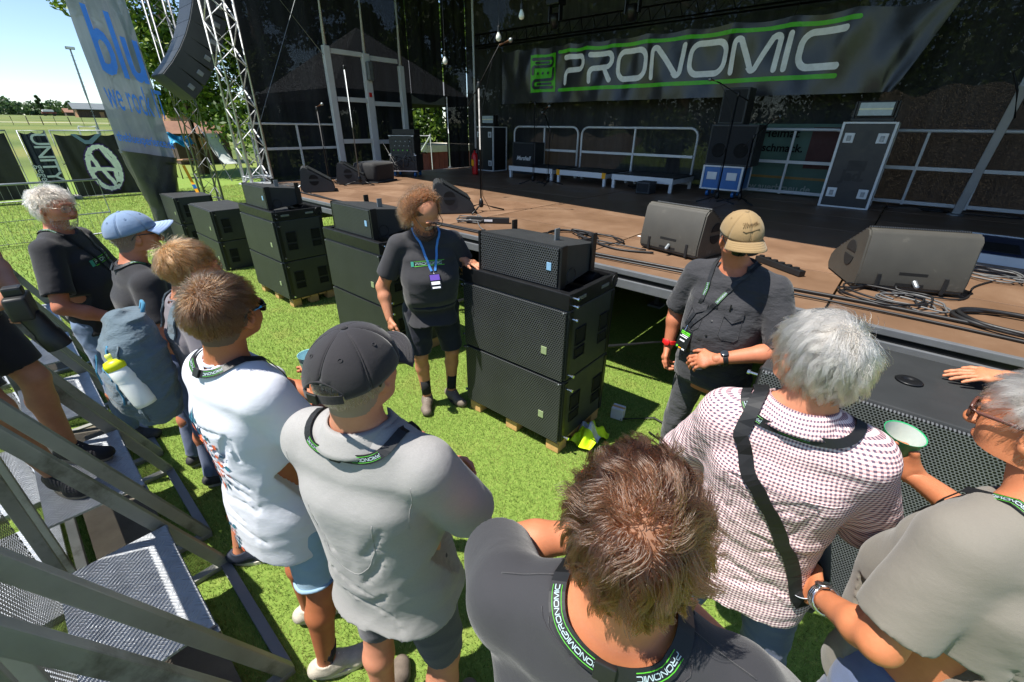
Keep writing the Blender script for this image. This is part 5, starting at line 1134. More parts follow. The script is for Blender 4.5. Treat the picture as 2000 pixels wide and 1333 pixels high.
def person(label, loc, face, h=1.78, g=1.0, belly=0.0, lean=0.0, head=(0, 0, 0), head_off=(0, 0), arms=None, feet=None, knees=None, skin='c58a68', shirt=None, pants=None, shoes=None, scalp=None, vox=.0085, hvox=.0045, hands=None, fat=0.0, beard=0.0, mask=None, sh_w=1.0, z0=0.0, nose=1.0, side=0.0, seed=1, hs=1.0):
    """face: horizontal direction the chest looks; local x right, y forward, z up"""
    P = Person(); s = h/1.78; P.s = s; P.hz = s*hs; fx, fy = face; root = thing('person', label, 'person', (loc[0], loc[1], z0), atan2(-fx, fy)); P.root = root
    L = lambda z: np.array([side*(z-.93)/.6, lean*(z-.93)/.6, 0])*(z > .93)
    J = lambda x, y, z: (V3((x, y, z))+L(z))*s
    P.J = J
    sw = .178*sh_w
    rows = [(.80, .150, .105), (.93, .168, .12), (1.06, .150*g, .11*g+belly*.9), (1.20, .158*g, .115*g+belly*.8), (1.34, .168*(g*.5+.5), .12*(g*.5+.5)+belly*.2), (1.43, .150, .092), (1.50, .075, .06)]
    P.rows = rows
    B = Solid(); B.loft([(z*s, *(L(z)[:2]*s+np.array([0, belly*.7*s if 1 < z < 1.3 else 0])), (a-(.014 if z < 1.38 else 0))*s, (b-(.014 if z < 1.38 else 0))*s) for z, a, b in rows], k=.03)
    sh = {}; P.arm = {}
    hc = J(head_off[0], .03+head_off[1], 1.665); R = rotm(*head); P.hc, P.R = hc, R; nb = J(0, -.015, 1.47); P.nb = nb
    hcn = hc+R @ (V3((0, -.02, -.055))*s)
    nk = lambda S: S.cone(nb, hcn, (.062+fat*.5)*s, (.056+fat*.6)*s, .03)
    nk(B)
    arms = arms or {}
    for q, nm in ((-1, 'L'), (1, 'R')):
        S0 = J(q*sw, -.005, 1.435); el, wr = arms.get(nm, ((q*.26, -.03, 1.15), (q*.28, .08, .92))); el = J(*el); wr = J(*wr); sh[nm] = (S0, el, wr)
        B.cone(J(q*.06, -.01, 1.49), S0, .05*s, .058*s, .04); B.cone(S0, el, .052*s*(.6+.4*g), .041*s*(.6+.4*g), .02); m = el+(wr-el)*.3; B.cone(el, m, .040*s*(.6+.4*g), .041*s*(.6+.4*g), .02); B.cone(m, wr, .041*s*(.6+.4*g), .027*s, .02)
    P.sh = sh
    feet = feet or {}; P.leg = {}
    for q, nm in ((-1, 'L'), (1, 'R')):
        fxp, fyp, fyaw = feet.get(nm, (q*.16, 0.0, q*-.2))[:3]; fz = feet.get(nm, (0, 0, 0))[3] if nm in feet and len(feet[nm]) > 3 else 0.0
        hp = V3((q*.102, 0, .91))*s; an = V3((fxp, fyp-.03, .09))*s; an[2] += fz
        kb = (knees or {}).get(nm, .03); kn = (hp*.5+an*.5); kn = kn+V3((sin(-fyaw)*kb+q*.012, cos(fyaw)*kb, .02))*s
        B.cone(hp, kn, .072*s*(.5+.5*g), .056*s, .012); B.cone(kn, kn+(an-kn)*.3+V3((0, -.015, 0))*s, .055*s, .056*s, .02); B.cone(kn+(an-kn)*.3+V3((0, -.015, 0))*s, an, .055*s, .036*s, .02); B.cone(an, an+V3((0, 0, -.04))*s, .036*s, .036*s, .01)
        P.leg[nm] = (hp, kn, an, fyaw)
    zc = hcn[2]-.015*s
    V1, F1 = B.mesh(vox, hi=None if False else np.array([2, 2, 3.0]) if False else None); 
    # trim the column of the neck where the finer head takes over
    fc = V1[F1].mean(1); keep = fc[:, 2] < zc+.004; 
    dxy = np.hypot(fc[:, 0]-hcn[0], fc[:, 1]-hcn[1]); keep |= dxy > .12; F1 = F1[keep]
    Hs = head_solid(hc, R, s*hs, fat, nose, beard); nk(Hs); P.hs = Hs
    lo = hc-.18*s; lo[2] = zc-hvox; V2, F2 = Hs.mesh(hvox, lo=lo, hi=hc+.18*s)
    mats = [skin_mat('skin', skin)]; Vs = [V1]; Fs = [F1]; mi = [np.zeros(len(F1), int)]
    q = (V2[F2].mean(1)-hc) @ R/(s*hs); msk = (mask or scalp_mask)(q) if scalp else np.zeros(len(F2), bool)
    if scalp: mats.append(scalp)
    mats.append(pm('lips', 'a5604f', .5)); mats.append(pm('eye_white', 'a89c90', .3)); mats.append(pm('iris_dark', '2a201a', .3)); k0 = len(mats)-3
    mm = msk.astype(int); lip = (np.abs(q[:, 0]) < .022) & (q[:, 1] > .09) & (q[:, 2] < -.054) & (q[:, 2] > -.075); mm[lip & ~msk] = k0
    for e in (-1, 1):
        ed = np.hypot(q[:, 0]-e*.031, q[:, 2]-.003); mm[(ed < .0075) & (np.abs(q[:, 2]-.002) < .004) & (q[:, 1] > .085)] = k0+1; mm[(ed < .0045) & (q[:, 1] > .085)] = k0+2
    n = len(V1); Vs.append(V2); Fs.append(F2+n); mi.append(mm); n += len(V2)
    for nm, q in (('L', -1), ('R', 1)):
        S0, el, wr = sh[nm]; hp = dict(d=None, nrm=None, curl=.45, thumb=.5, spread=.1); hp.update((hands or {}).get(nm, {}))
        if hp.get('skip'): continue
        d = hp['d'] if hp['d'] is not None else wr-el; nr = hp['nrm'] if hp['nrm'] is not None else np.array([q*1.0, .3, 0])
        Hn = hand_solid(wr, d, nr, hp.get('side', -q), hp['curl'], hp['spread'], s, hp['thumb']); V3_, F3 = Hn.mesh(hp.get('vox', .0042)); Vs.append(V3_); Fs.append(F3+n); mi.append(np.zeros(len(F3), int)); n += len(V3_)
    P.body = npmesh('body', np.concatenate(Vs), np.concatenate(Fs), mats, root, True, np.concatenate(mi)); P.B = B
    # ---- shirt
    if shirt:
        S = Solid(); o = shirt.get('off', .014); hem = shirt.get('hem', .86); dr = shirt.get('drape', .0)
        rr = [(hem-.03, .168*(.55+.45*g)+dr, .122*(.55+.45*g)+belly*.75+dr)]+[(z, a+dr*max(0, min(1, (1.15-z)/.3)), b+dr*max(0, min(1, (1.15-z)/.3))) for z, a, b in rows if z > max(hem+.03, .9)]
        S.loft([(z*s, *(L(z)[:2]*s+np.array([0, belly*.7*s if .8 < z < 1.3 else 0])), (a+o)*s, (b+o)*s) for z, a, b in rr], k=.04)
        sl = shirt.get('sleeve', .62); so = shirt.get('sleeve_off', .022)
        for nm, q in (('L', -1), ('R', 1)):
            S0, el, wr = sh[nm]; S.cone(J(q*.05, -.012, 1.487), S0, (.047+o)*s, (.055+o*.9)*s, .05)
            if sl <= 1: e2 = S0+(el-S0)*min(1, sl+.12); S.cone(S0, e2, (.056+o)*s*(.7+.3*g), (.045+so)*s*(.7+.3*g), .014)
            else:
                S.cone(S0, el, (.056+o)*s, (.046+so)*s, .03); e2 = el+(wr-el)*min(1, sl-1+.12); S.cone(el, e2, (.046+so)*s, (.036+so*.8)*s, .025)
        S.post.append(folds(shirt.get('fold', .0055), seed, zr=(1.0*s, .35*s)))
        if shirt.get('crease'): S.post.append(crease_post(S, auto_creases(P, J, seed+7, shirt.get('n_arm', 5), shirt.get('n_waist', 5)), shirt['crease'], .019))
        if shirt.get('lines'): S.post.append(crease_post(S, [[J(a[0]+(b[0]-a[0])*t, -.3, a[1]+(b[1]-a[1])*t+c_*sin(pi*t)) for t in np.linspace(0, 1, 9)] for a, b, c_ in shirt['lines']], shirt.get('line_amp', .016), .019))
        S.post.append(lambda F, p, hz=hem*s: np.maximum(F, hz+.006*np.sin(p[..., 0]*21+1)+.005*np.sin(p[..., 1]*27)-p[..., 2]))
        hp_ = []
        for nm in ('L', 'R'):
            S0, el, wr = sh[nm]
            if sl <= 1: pt = S0+(el-S0)*sl; d = (el-S0)/np.linalg.norm(el-S0); rin = (.049*(.6+.4*g)+.006)*s
            else: pt = el+(wr-el)*(sl-1); d = (wr-el)/np.linalg.norm(wr-el); rin = .042*s
            def cutf(F, p, pt=pt, d=d, rin=rin):
                q = p-pt; t = q @ d; rad = np.sqrt(np.maximum((q*q).sum(-1)-t*t, 0)); near = rad < .16*s
                F = np.where(near & (t > -.04), np.maximum(F, t), F); return np.where(near & (t > -.045), np.maximum(F, -np.maximum(rad-rin, -t-.03)), F)
            S.post.append(cutf)
        nkr = shirt.get('neck', .066)
        nt_ = shirt.get('neck_tilt', .35); na = nb+V3((0, .008, .04))*s; nd = V3((0, nt_, 1))/np.linalg.norm((0, nt_, 1))
        def neckcut(F, p):
            q = p-na; t = q @ nd; rad = np.sqrt(np.maximum((q*q).sum(-1)-t*t, 0)); return np.maximum(F, -np.maximum(rad-(nkr+np.maximum(t, 0)*.6)*s, -t-.03*s))
        S.post.append(neckcut); V, F = S.mesh(shirt.get('vox', vox)); P.S = S; U = Solid(); U.p = list(S.p); nk(U); U.post = S.post[:1]; P.U = U
        P.shirt = npmesh(shirt.get('name', 't_shirt'), V, F, shirt['mat'], root, True)
        a = np.linspace(0, 2*pi, 40)[:-1]; _, sx, sy = frame_of(nd, (0, 1, 0)); rg = np.stack([na+(nkr+.004)*s*(cos(q)*sx+sin(q)*sy) for q in a])
        if shirt.get('rib', True):
            rp, _ = S.project(rg, .002); MB().tube(rp, .0055*s, 6, closed=True).build('neck_rib', shirt['mat'], P.shirt, smooth=True)
        P.neck_ring = rg; P.nd = nd; P.na = na
    # ---- trousers or shorts
    if pants:
        S = Solid(); o = pants.get('off', .012); ln = pants.get('len', 1.0)
        S.loft([(z*s, *(L(z)[:2]*s+np.array([0, belly*.7*s if z >= 1 else belly*.3*s])), (a+min(o, .005))*s, (b+min(o, .005))*s) for z, a, b in ((.84, .152, .108), (.93, .163*(.5+.5*g), .118*(.5+.5*g)), (1.0, .148*g, .104*g+belly*.85))], k=.03)
        for nm in ('L', 'R'):
            hp, kn, an, fw = P.leg[nm]; S.cone(hp, kn, (.080+o)*s*(.5+.5*g), (.059+o*.85)*s, .014)
            if ln > 1: e = kn+(an-kn)*min(1.05, ln-1); S.cone(kn, e, (.060+o)*s, (.052+o*1.1)*s, .012)
        S.post.append(folds(pants.get('fold', .005), seed+50, (10, 10, 12)))
        for nm in ('L', 'R'):
            hp, kn, an, fw = P.leg[nm]
            if ln <= 1: pt = hp+(kn-hp)*ln; d = (kn-hp)/np.linalg.norm(kn-hp); rin = ((.076+o)*(.5+.5*g)*(1-ln)+(.058+o*.85)*ln-.016)*s
            else: pt = kn+(an-kn)*min(1, ln-1); d = (an-kn)/np.linalg.norm(an-kn); rin = .05*s
            def cutp(F, p, pt=pt, d=d, rin=rin):
                q = p-pt; t = q @ d; rad = np.sqrt(np.maximum((q*q).sum(-1)-t*t, 0)); near = rad < .15*s
                F = np.where(near & (t > -.05), np.maximum(F, t), F); return np.where(near & (t > -.05), np.maximum(F, -np.maximum(rad-rin, -t-.03)), F)
            S.post.append(cutp)
        V, F = S.mesh(pants.get('vox', vox*1.1)); P.pants = npmesh(pants.get('name', 'shorts'), V, F, pants['mat'], root, True); P.PS = S
        if ln <= 1 and pants.get('cuff'):
            for nm in ('L', 'R'):
                hp, kn, an, fw = P.leg[nm]; pt = hp+(kn-hp)*(ln-.02); d = (kn-hp)/np.linalg.norm(kn-hp); _, a_, b_ = frame_of(d); rp, _ = S.project(np.stack([pt+.09*s*(cos(t)*a_+sin(t)*b_) for t in np.linspace(0, 2*pi, 30)[:-1]]), .001); MB().tube(rp, .008, 6, closed=True).build('turn_up', pants['mat'], P.pants, smooth=True)
    # ---- shoes
    if shoes:
        for nm in ('L', 'R'):
            hp, kn, an, fw = P.leg[nm]; S = Solid(); f = V3((-sin(fw), cos(fw), 0)); sd_ = V3((cos(fw), sin(fw), 0)); zb = an[2]-.09*s; b = V3((an[0], an[1], zb))
            S.cone(b+f*-.045*s+V3((0, 0, .055))*s, b+f*.02*s+V3((0, 0, .06))*s, .040*s, .042*s, .02); S.cone(b+f*.02*s+V3((0, 0, .055))*s, b+f*.16*s+V3((0, 0, .035))*s, .044*s, .034*s, .03); S.cone(b+f*.12*s+sd_*.012*s+V3((0, 0, .035))*s, b+f*.165*s-sd_*.012*s+V3((0, 0, .033))*s, .038*s, .03*s, .02)
            S.cone(b+V3((0, 0, .06))*s, b+V3((0, -.005, .115))*s, .042*s, .041*s, .02)
            S.post.append(lambda F, p, z=zb: np.maximum(F, z+.014-p[..., 2])); S.post.append(lambda F, p, z=zb: np.maximum(F, p[..., 2]-(z+.105*s)))
            S.post.append(lambda F, p, a=an: np.maximum(F, -(np.maximum(np.hypot(p[..., 0]-a[0], p[..., 1]-a[1])-.036*s, (a[2]-.012)-p[..., 2]))))
            V, F = S.mesh(.006); sh_o = npmesh('shoe', V, F, shoes['mat'], root, True)
            out = [];
            for t in np.linspace(0, 2*pi, 36)[:-1]:
                c = .06+.125*cos(t); w = .044*sin(t)*(1.0+.16*cos(t)); out.append(b+f*c*s+sd_*w*s)
            mb = MB(); m_ = len(out); mb.v = [tuple(p+V3((0, 0, .001))) for p in out]+[tuple(p+V3((0, 0, .026*s))) for p in out]; mb.f = [tuple(range(m_))[::-1], tuple(range(m_, 2*m_))]+[(i, (i+1) % m_, m_+(i+1) % m_, m_+i) for i in range(m_)]; mb.mi = [0]*len(mb.f); mb.build('sole', shoes['sole'], sh_o)
            lc = MB()
            for i in range(5): c = b+f*(.045+.018*i)*s; zt = (.098-.011*i)*s; lc.tube([c+sd_*.022*s+V3((0, 0, zt-.012*s)), c+f*.006*s+V3((0, 0, zt+.003)), c-sd_*.022*s+V3((0, 0, zt-.012*s))], .0028, 5)
            lc.build('laces', shoes['lace'], sh_o)
            if shoes.get('sock'):
                k = shoes.get('sock_h', .11); MB().tube([an+V3((0, 0, -.02)), an+(kn-an)*.04/.4, an+(kn-an)*(k/.4)], [.041*s, .0405*s, .043*s], 16).build('sock', shoes['sock'], root, smooth=True)
    return P
def ribbon(name, pts, nrm, w, mat, parent, thick=.0016):
    P = V3(pts); N = V3(nrm); n = len(P); T = np.gradient(P, axis=0); T /= np.linalg.norm(T, axis=1)[:, None]+1e-9; Sd = np.cross(T, N); Sd /= np.linalg.norm(Sd, axis=1)[:, None]+1e-9
    a = P-Sd*w/2; b = P+Sd*w/2; mb = MB(); mb.v = [tuple(q) for q in np.concatenate([a, b, a+N*thick, b+N*thick])]
    for i in range(n-1): mb.f += [(i, i+1, n+i+1, n+i), (2*n+i, 3*n+i, 3*n+i+1, 2*n+i+1), (i, 2*n+i, 2*n+i+1, i+1), (n+i, n+i+1, 3*n+i+1, 3*n+i)]
    mb.mi = [0]*len(mb.f); o = mb.build(name, mat, parent, smooth=False); o['_s'] = 1; del o['_s']; return o
LAN = pm('black_webbing', '111214', .55, 0, .1); LAN_T = pm('lanyard_print', '9fb4b8', .5); LAN_G = pm('lanyard_green', '4fae2c', .5)
def lanyard(P, front=True, badge=None, drop=.42, w=.02, off=.006, mat=None, xoff=0.0, ring=.078, lift=.0, buckle=True, print_at=(.2, .8), spread=.075):
    """neck ribbon laid over the shirt, with printed lettering, clip and badge"""
    s = P.s; J = P.J; t = np.linspace(0, 1, 61); pts = []
    for q in t:
        a = (q-.5)*2
        if abs(a) < .5:
            an = a/.5*pi*.5; pts.append(P.na+V3((sin(an)*ring, -cos(an)*ring, .0+lift-.0*abs(a)))*s)
        else:
            k = (abs(a)-.5)/.5; sg = np.sign(a); pts.append(P.na+V3((sg*(ring*(1-k**.8)+.012*k)+xoff*k, .0+.17*min(1, k*2.2), lift*(1-min(1, k*3))-drop*k))*s)
    pts = V3(pts); Q, N = P.U.project(pts, off); 
    m = mat or LAN; o = ribbon('lanyard', Q, N, w*s, m, P.root)
    def prt(c0, n_let, flip):
        i0 = int(c0*60); seg = Q[max(0, i0-5):i0+6]; ns = N[max(0, i0-5):i0+6]
        if len(seg) < 4: return
        L_ = np.concatenate([[0], np.cumsum(np.linalg.norm(np.diff(seg, axis=0), axis=1))]); T = np.gradient(seg, axis=0); T /= np.linalg.norm(T, axis=1)[:, None]; Sd = np.cross(T, ns)
        hh = .0066*s; wid = LOGO_W*hh*.8; sc = min(1, L_[-1]/wid*.95)
        def place(x, y, lift_=.0026):
            u = x*sc+L_[-1]/2-wid*sc/2 if not flip else L_[-1]/2+wid*sc/2-x*sc; yy = (y-hh/2)*(1 if flip else -1)
            c = np.array([np.interp(u, L_, seg[:, k]) for k in range(3)]); n_ = np.array([np.interp(u, L_, ns[:, k]) for k in range(3)]); d_ = np.array([np.interp(u, L_, Sd[:, k]) for k in range(3)]); return c+n_*lift_+d_*yy
        logo_mesh(lambda a, b: place(a*.8, b), hh, .22).build('lanyard_lettering', LAN_T, o)
        for e in (-.007, .007):
            k_ = np.linspace(L_[-1]/2-wid*sc/2, L_[-1]/2+wid*sc/2, 8); mb = MB(); pr = [place((u-(L_[-1]/2-wid*sc/2))/sc if True else u, hh/2+e*s*1.05, .0022) for u in k_]; mb.tube(pr, .0006, 4); mb.build('lanyard_green_line', LAN_G, o)
    for c0 in print_at: prt(c0, 8, True)
    if buckle: i = 30; d_, s_, u_ = frame_of(Q[31]-Q[29], N[30]); MB().box((0, 0, 0), (.03*s, .026*s, .008), 0, .002).xf(np.stack([d_, s_, u_], 1), Q[30]+N[30]*.004).build('buckle', BLACK_P, o)
    if badge:
        c = (Q[0]+Q[-1])/2; n_ = N[0]; d_ = V3((0, 0, -1)); d_ = d_-n_*(d_ @ n_); d_ /= np.linalg.norm(d_); x = np.cross(n_, d_)*-1; x = -np.cross(d_, n_)
        cc = c+d_*.085*s+n_*.012; bd, _ = P.U.project((cc)[None], .014); cc = bd[0]
        Rm = np.stack([x, n_, -d_], 1)
        MB().tube([c, c+d_*.03*s+n_*.006], .0025, 5).build('clip', CHROME, o)
        b = tag(MB().box((0, 0, 0), (.078*s, .004, .115*s), 0, .0015).xf(Rm, cc).build('badge', badge[0], o))
        def pl(a, c_): return Rm @ np.array([a*s, .0042, c_*s])+cc
        for (txt, z, q, m) in badge[1]: lettering('badge_print', txt, m, lambda a, b_, z=z: pl(-a, z+b_) if badge[2] else pl(a, z+b_), q, b)
        for (x0, x1, z0, z1, m) in badge[3]: MB().add([pl(x0, z0), pl(x1, z0), pl(x1, z1), pl(x0, z1)], [(0, 1, 2, 3)]).build('badge_block', m, b)
    return o, Q, N
def chest_logo(P, at, w, up=(0, 0, 1), parent=None, back=False):
    """PRONOMIC print on a shirt; at = local point near the surface"""
    h = w/LOGO_W*.9; S = P.S; c, n = S.project(V3(at)[None], .0); c, n = c[0], n[0]; u = V3(up)-n*(V3(up) @ n); u /= np.linalg.norm(u); x = np.cross(u, n)
    def lay(mb, nm, mat, off):
        Vv = V3(mb.v); Q, N = S.project(Vv, off, 6); mb.v = [tuple(q) for q in Q]; return mb.build(nm, mat, P.shirt)
    lay(logo_mesh(lambda a, b: c+x*(a-w/2+.05*w)+u*b, h*.95, .26), 'shirt_lettering', pm('grey_green_print', 'a9c4bd', .6), .0035)
    for z in (-.55, 1.5):
        mb = MB()
        for i in range(12): a0, a1 = -w/2+w*i/12, -w/2+w*(i+1)/12; mb.add([c+x*a0+u*(z*h-h*.1), c+x*a1+u*(z*h-h*.1), c+x*a1+u*(z*h+h*.12), c+x*a0+u*(z*h+h*.12)], [(0, 1, 2, 3)])
        lay(mb, 'shirt_stripe', GREEN_I, .003)
    mb = MB().add([c+x*(-w/2-.12*w)+u*-.5*h, c+x*(-w/2-.01*w)+u*-.5*h, c+x*(-w/2-.01*w)+u*1.5*h, c+x*(-w/2-.12*w)+u*1.5*h], [(0, 1, 2, 3)]); lay(mb, 'shirt_emblem', pm('teal_print', '3f9a86', .6), .003)
# ------------------------------------------------------------------ hair, caps, glasses
def hair(P, mat, n=4000, length=(.02, .05), crown=(0, -.05, .1), lift=.5, curl=0.0, curl_f=90, grav=.15, flow=1.0, k=9, seed=3, mask=None, clump=.6, nclump=220, rad=.0006, zlen=None, thin=None, noise=.25, name='hair', vol=.04, curl_n=1.0, cexp=1.3, sweep=(0, 0, 0), jit=.0):
    r = np.random.default_rng(seed); s = P.hz; g = 1.03
    d = r.normal(size=(n*5, 3)); d /= np.linalg.norm(d, axis=1)[:, None]; q = CC+d*CR*1.0; m = (mask or scalp_mask)(q); q = q[m][:n]; d = d[m][:n]
    if thin is not None:
        kp = r.random(len(q)) < thin(q); q = q[kp]; d = d[kp]
    n = len(q); nr = (q-CC)/CR**2; nr /= np.linalg.norm(nr, axis=1)[:, None]; c = V3(crown); t = q-c; t -= nr*(t*nr).sum(1)[:, None]; t /= np.linalg.norm(t, axis=1)[:, None]+1e-6
    Ls = r.uniform(*length, n); shell = vol*r.random(n)**1.2
    if zlen is not None: Ls = Ls*np.interp(q[:, 2], zlen[0], zlen[1])
    K = r.normal(size=(4, 3))*28; ph = r.uniform(0, 6, 4); wv = np.stack([sum(np.sin(q @ K[j]*(1+.3*a)+ph[j]+a*2) for j in range(4)) for a in range(3)], 1)*.35
    cur = nr*lift+t*flow+wv*noise+r.normal(size=(n, 3))*(jit+1.3*np.exp(-((q-c)**2).sum(1)/.0007))[:, None]+V3(sweep); cur /= np.linalg.norm(cur, axis=1)[:, None]
    path = [q-nr*.003]; p = q.copy(); step = Ls/(k-1); phs = r.uniform(0, 6.3, n); fr = curl_f*r.uniform(.8, 1.25, n); gv = R_ = None; down = P.R.T @ V3((0, 0, -1.0))
    cen = r.integers(0, n, nclump); own = np.argmin(((q[:, None, :]-q[cen][None])**2).sum(-1), 1) if n*nclump < 4e6 else np.concatenate([np.argmin(((q[a:a+1500, None, :]-q[cen][None])**2).sum(-1), 1) for a in range(0, n, 1500)])
    if curl: phs = phs[cen][own]+r.normal(size=n)*.5; fr = fr[cen][own]
    for i in range(1, k):
        sl = i*step; cur = cur+down*grav+(t*flow*.12); 
        if curl: a = np.cross(cur, nr); a /= np.linalg.norm(a, axis=1)[:, None]+1e-6; cc_ = cur/np.linalg.norm(cur, axis=1)[:, None]+curl*(a*np.cos(sl*fr+phs)[:, None]+curl_n*nr*np.sin(sl*fr+phs)[:, None])
        else: cc_ = cur
        cc_ = cc_/np.linalg.norm(cc_, axis=1)[:, None]; p = p+cc_*step[:, None]; e = (p-CC)/CR; kk = np.sqrt((e*e).sum(1)); lv = g+(.02+shell)*min(1, 2.5*i/k); low = kk < lv; fix = np.where(low, lv/kk, 1); p = CC+(p-CC)*fix[:, None]
        cur /= np.linalg.norm(cur, axis=1)[:, None]; path.append(p.copy())
    A = np.stack(path, 1)
    if clump:
        G = A[cen][own]; w = np.linspace(0, 1, k)**cexp*clump; A = A+(G-A)*w[None, :, None]*(.75+.25*r.random((n, 1, 1)))+r.normal(size=(n, 1, 3))*.0008
    A = (A*s) @ P.R.T+P.hc; return strands(name, A, mat, P.root, rad, rad*.35)
def in_head(P): return lambda p: P.hc+P.R @ (V3(p)*P.hz)
def cap(P, mat, brim_mat=None, opening=False, tilt=.0, brim_len=.075, size=1.0, dz=0.0, under=None, curve=.03):
    g = in_head(P); Tm = rotm(0, tilt, 0); root = empty('cap'); root.parent = P.root
    r = V3((.086, .108, .098))*size; c0 = V3((0, -.008, .026+dz))
    def dome(phi, th):
        x = V3((sin(phi)*sin(th), cos(phi)*sin(th), cos(th)))*r; sq = 1+.03*abs(sin(2*phi)); x = x*V3((sq, sq, 1)); 
        if th > 1.35: x[2] = r[2]*cos(1.35)-(th-1.35)*.075
        return g(c0+Tm @ x)
    np_ = 6
    for i in range(np_):
        mb = MB(); a0 = 2*pi*i/np_; nu, nv = 10, 12; V = []; keepf = []
        for j in range(nv+1):
            for k in range(nu+1):
                u = k/nu; ph = a0+2*pi/np_*(.006+u*.988); th = .03+1.62*j/nv; groove = .985 if k in (0, nu) else 1.0; p = dome(ph, th); p = g(c0)+(p-g(c0))*groove; V.append(p)
        F = []
        for j in range(nv):
            for k in range(nu):
                ph = a0+2*pi/np_*(k+.5)/nu; th = 1.62*(j+.5)/nv
                if opening:
                    da = abs((ph-pi+pi) % (2*pi)-pi); 
                    if (da/.52)**2+((1.62-th)/.42)**2 < 1: continue
                F.append((j*(nu+1)+k, j*(nu+1)+k+1, (j+1)*(nu+1)+k+1, (j+1)*(nu+1)+k))
        mb.add(V, F); p_ = mb.build('cap_panel', mat, root, smooth=True); m_ = p_.modifiers.new('thick', 'SOLIDIFY'); m_.thickness = .003; m_.offset = 1
        e = dome(a0+pi/np_, .78); n_ = e-g(c0); n_ /= np.linalg.norm(n_); _, a_, b_ = frame_of(n_); MB().tube([e+n_*.0035+.0042*(cos(t)*a_+sin(t)*b_) for t in np.linspace(0, 2*pi, 11)[:-1]], .0011, 5, closed=True).build('eyelet', mat, p_)
        MB().tube([g(c0)+(dome(a0+.0, th)-g(c0))*1.012 for th in np.linspace(.06, 1.1 if opening and i == 3 else 1.6, 12)], .0022, 5).build('seam', mat, p_, smooth=True)
    t = dome(0, 0.001); n_ = t-g(c0); n_ /= np.linalg.norm(n_); MB().lathe([(.0085, 0), (.008, .003), (.004, .005), (.0005, .0055)], t+n_*.002, 12, n_).build('button', mat, root, smooth=True)
    def brim(u, v):
        a = (u-.5)*2*1.05; e = c0+Tm @ (V3((sin(a)*.086*size*1.02, cos(a)*.108*size*1.02, 0))+V3((0, 0, r[2]*cos(1.35)-.02)))
        out = V3((sin(a)*.02, brim_len*(cos(a*1.15)**.8 if abs(a*1.15) < pi/2 else 0)+.004, 0))*v; x = (e+Tm @ out); x[2] -= curve*(sin(a)**2)*v+.012*v*v+.010*(abs(sin(a))**2); return g(x)
    mb = MB(); mb.grid(brim, 24, 8); bo = mb.build('brim', brim_mat or mat, root, smooth=True); m_ = bo.modifiers.new('thick', 'SOLIDIFY'); m_.thickness = .0035; m_.offset = 0
    for q in (.3, .5, .7, .88): MB().tube([V3(brim(u, q))+P.R @ V3((0, 0, .0022)) for u in np.linspace(.06, .94, 20)], .0009, 4).build('stitch_line', brim_mat or mat, bo)
    if opening:
        pts = [dome(pi+a, 1.60) for a in np.linspace(-.5, .5, 13)]; N = V3(pts)-g(c0); N /= np.linalg.norm(N, axis=1)[:, None]; st = ribbon('strap', V3(pts)+N*.004, N, .02, mat, root, .002)
        d_, s_, u_ = frame_of(V3(pts[9])-V3(pts[7]), N[8]); MB().box((0, 0, 0), (.026, .024, .006), 0, .002).xf(np.stack([d_, s_, u_], 1), V3(pts[8])+N[8]*.007).build('strap_buckle', BLACK_P, root)
        MB().tube([g(c0)+(dome(pi+.54*cos(a), 1.62-.44*sin(a))-g(c0))*1.01 for a in np.linspace(0, pi, 18)], .0028, 5).build('opening_edge', mat, root, smooth=True)
    return root, dome, g, c0
def glasses(P, frame, lens, shades=True, wrap=.0, dz=.004, tint=None, w=.052, thick=.0028):
    g = in_head(P); root = empty('glasses'); root.parent = P.root
    for q in (-1, 1):
        pts = [];
        for t in np.linspace(0, 2*pi, 21)[:-1]:
            x = q*.033+w/2*cos(t)*(1-.12*sin(t)*1.0); z = dz+.019*np.sign(sin(t))*abs(sin(t))**.75; y = .112-wrap*abs(x)**2*90-.25*abs(x)*.3; pts.append(g((x, y, z)))
        MB().tube(pts, thick*.8, 6, closed=True).build('rim', frame, root, smooth=True)
        MB().add(pts, [tuple(range(20))]).build('lens', lens, root)
        y0 = .112-wrap*(.06**2)*90-.0045; MB().tube([g((q*.060, y0, dz+.008)), g((q*.079, y0-.02, dz+.010)), g((q*.083, .02, dz+.012)), g((q*.082, -.012, dz+.010)), g((q*.08, -.03, dz-.012))], thick, 6).build('temple', frame, root, smooth=True)
    MB().tube([g((-.01, .113, dz+.006)), g((0, .117, dz+.009)), g((.01, .113, dz+.006))], thick, 6).build('bridge', frame, root, smooth=True)
    return root

# ------------------------------------------------------------------ the people
CHAR = cloth_mat('charcoal_jersey', '323235', .1); BLK = cloth_mat('black_jersey', '28282c', .12); WHT = cloth_mat('white_jersey', 'c6c9d2', .03, .3); HEA = cloth_mat('heather_grey_jersey', '9f9d9b', .05, .4, 700, .55); TAUPE = cloth_mat('taupe_jersey', '767168', .07, .4, 700, .2)
MAUVE = cloth_mat('faded_grey_jersey', '6f6a70', .08); SHIRT_G = cloth_mat('dark_grey_cotton', '323235', .08, .3, 900, 0, .7); NAVY = cloth_mat('navy_cotton', '1f2230', .1); DKG = cloth_mat('dark_grey_trouser', '3f4044', .08, .3, 900, 0, .7); GSH = cloth_mat('slate_shorts', '45464e', .08)
DENIM = cloth_mat('light_denim', '86a2b6', .14, .5, 500); JEAN = cloth_mat('washed_jeans', '6b7f9c', .14, .5, 500); BLUEJ = cloth_mat('blue_trousers', '56627f', .08)
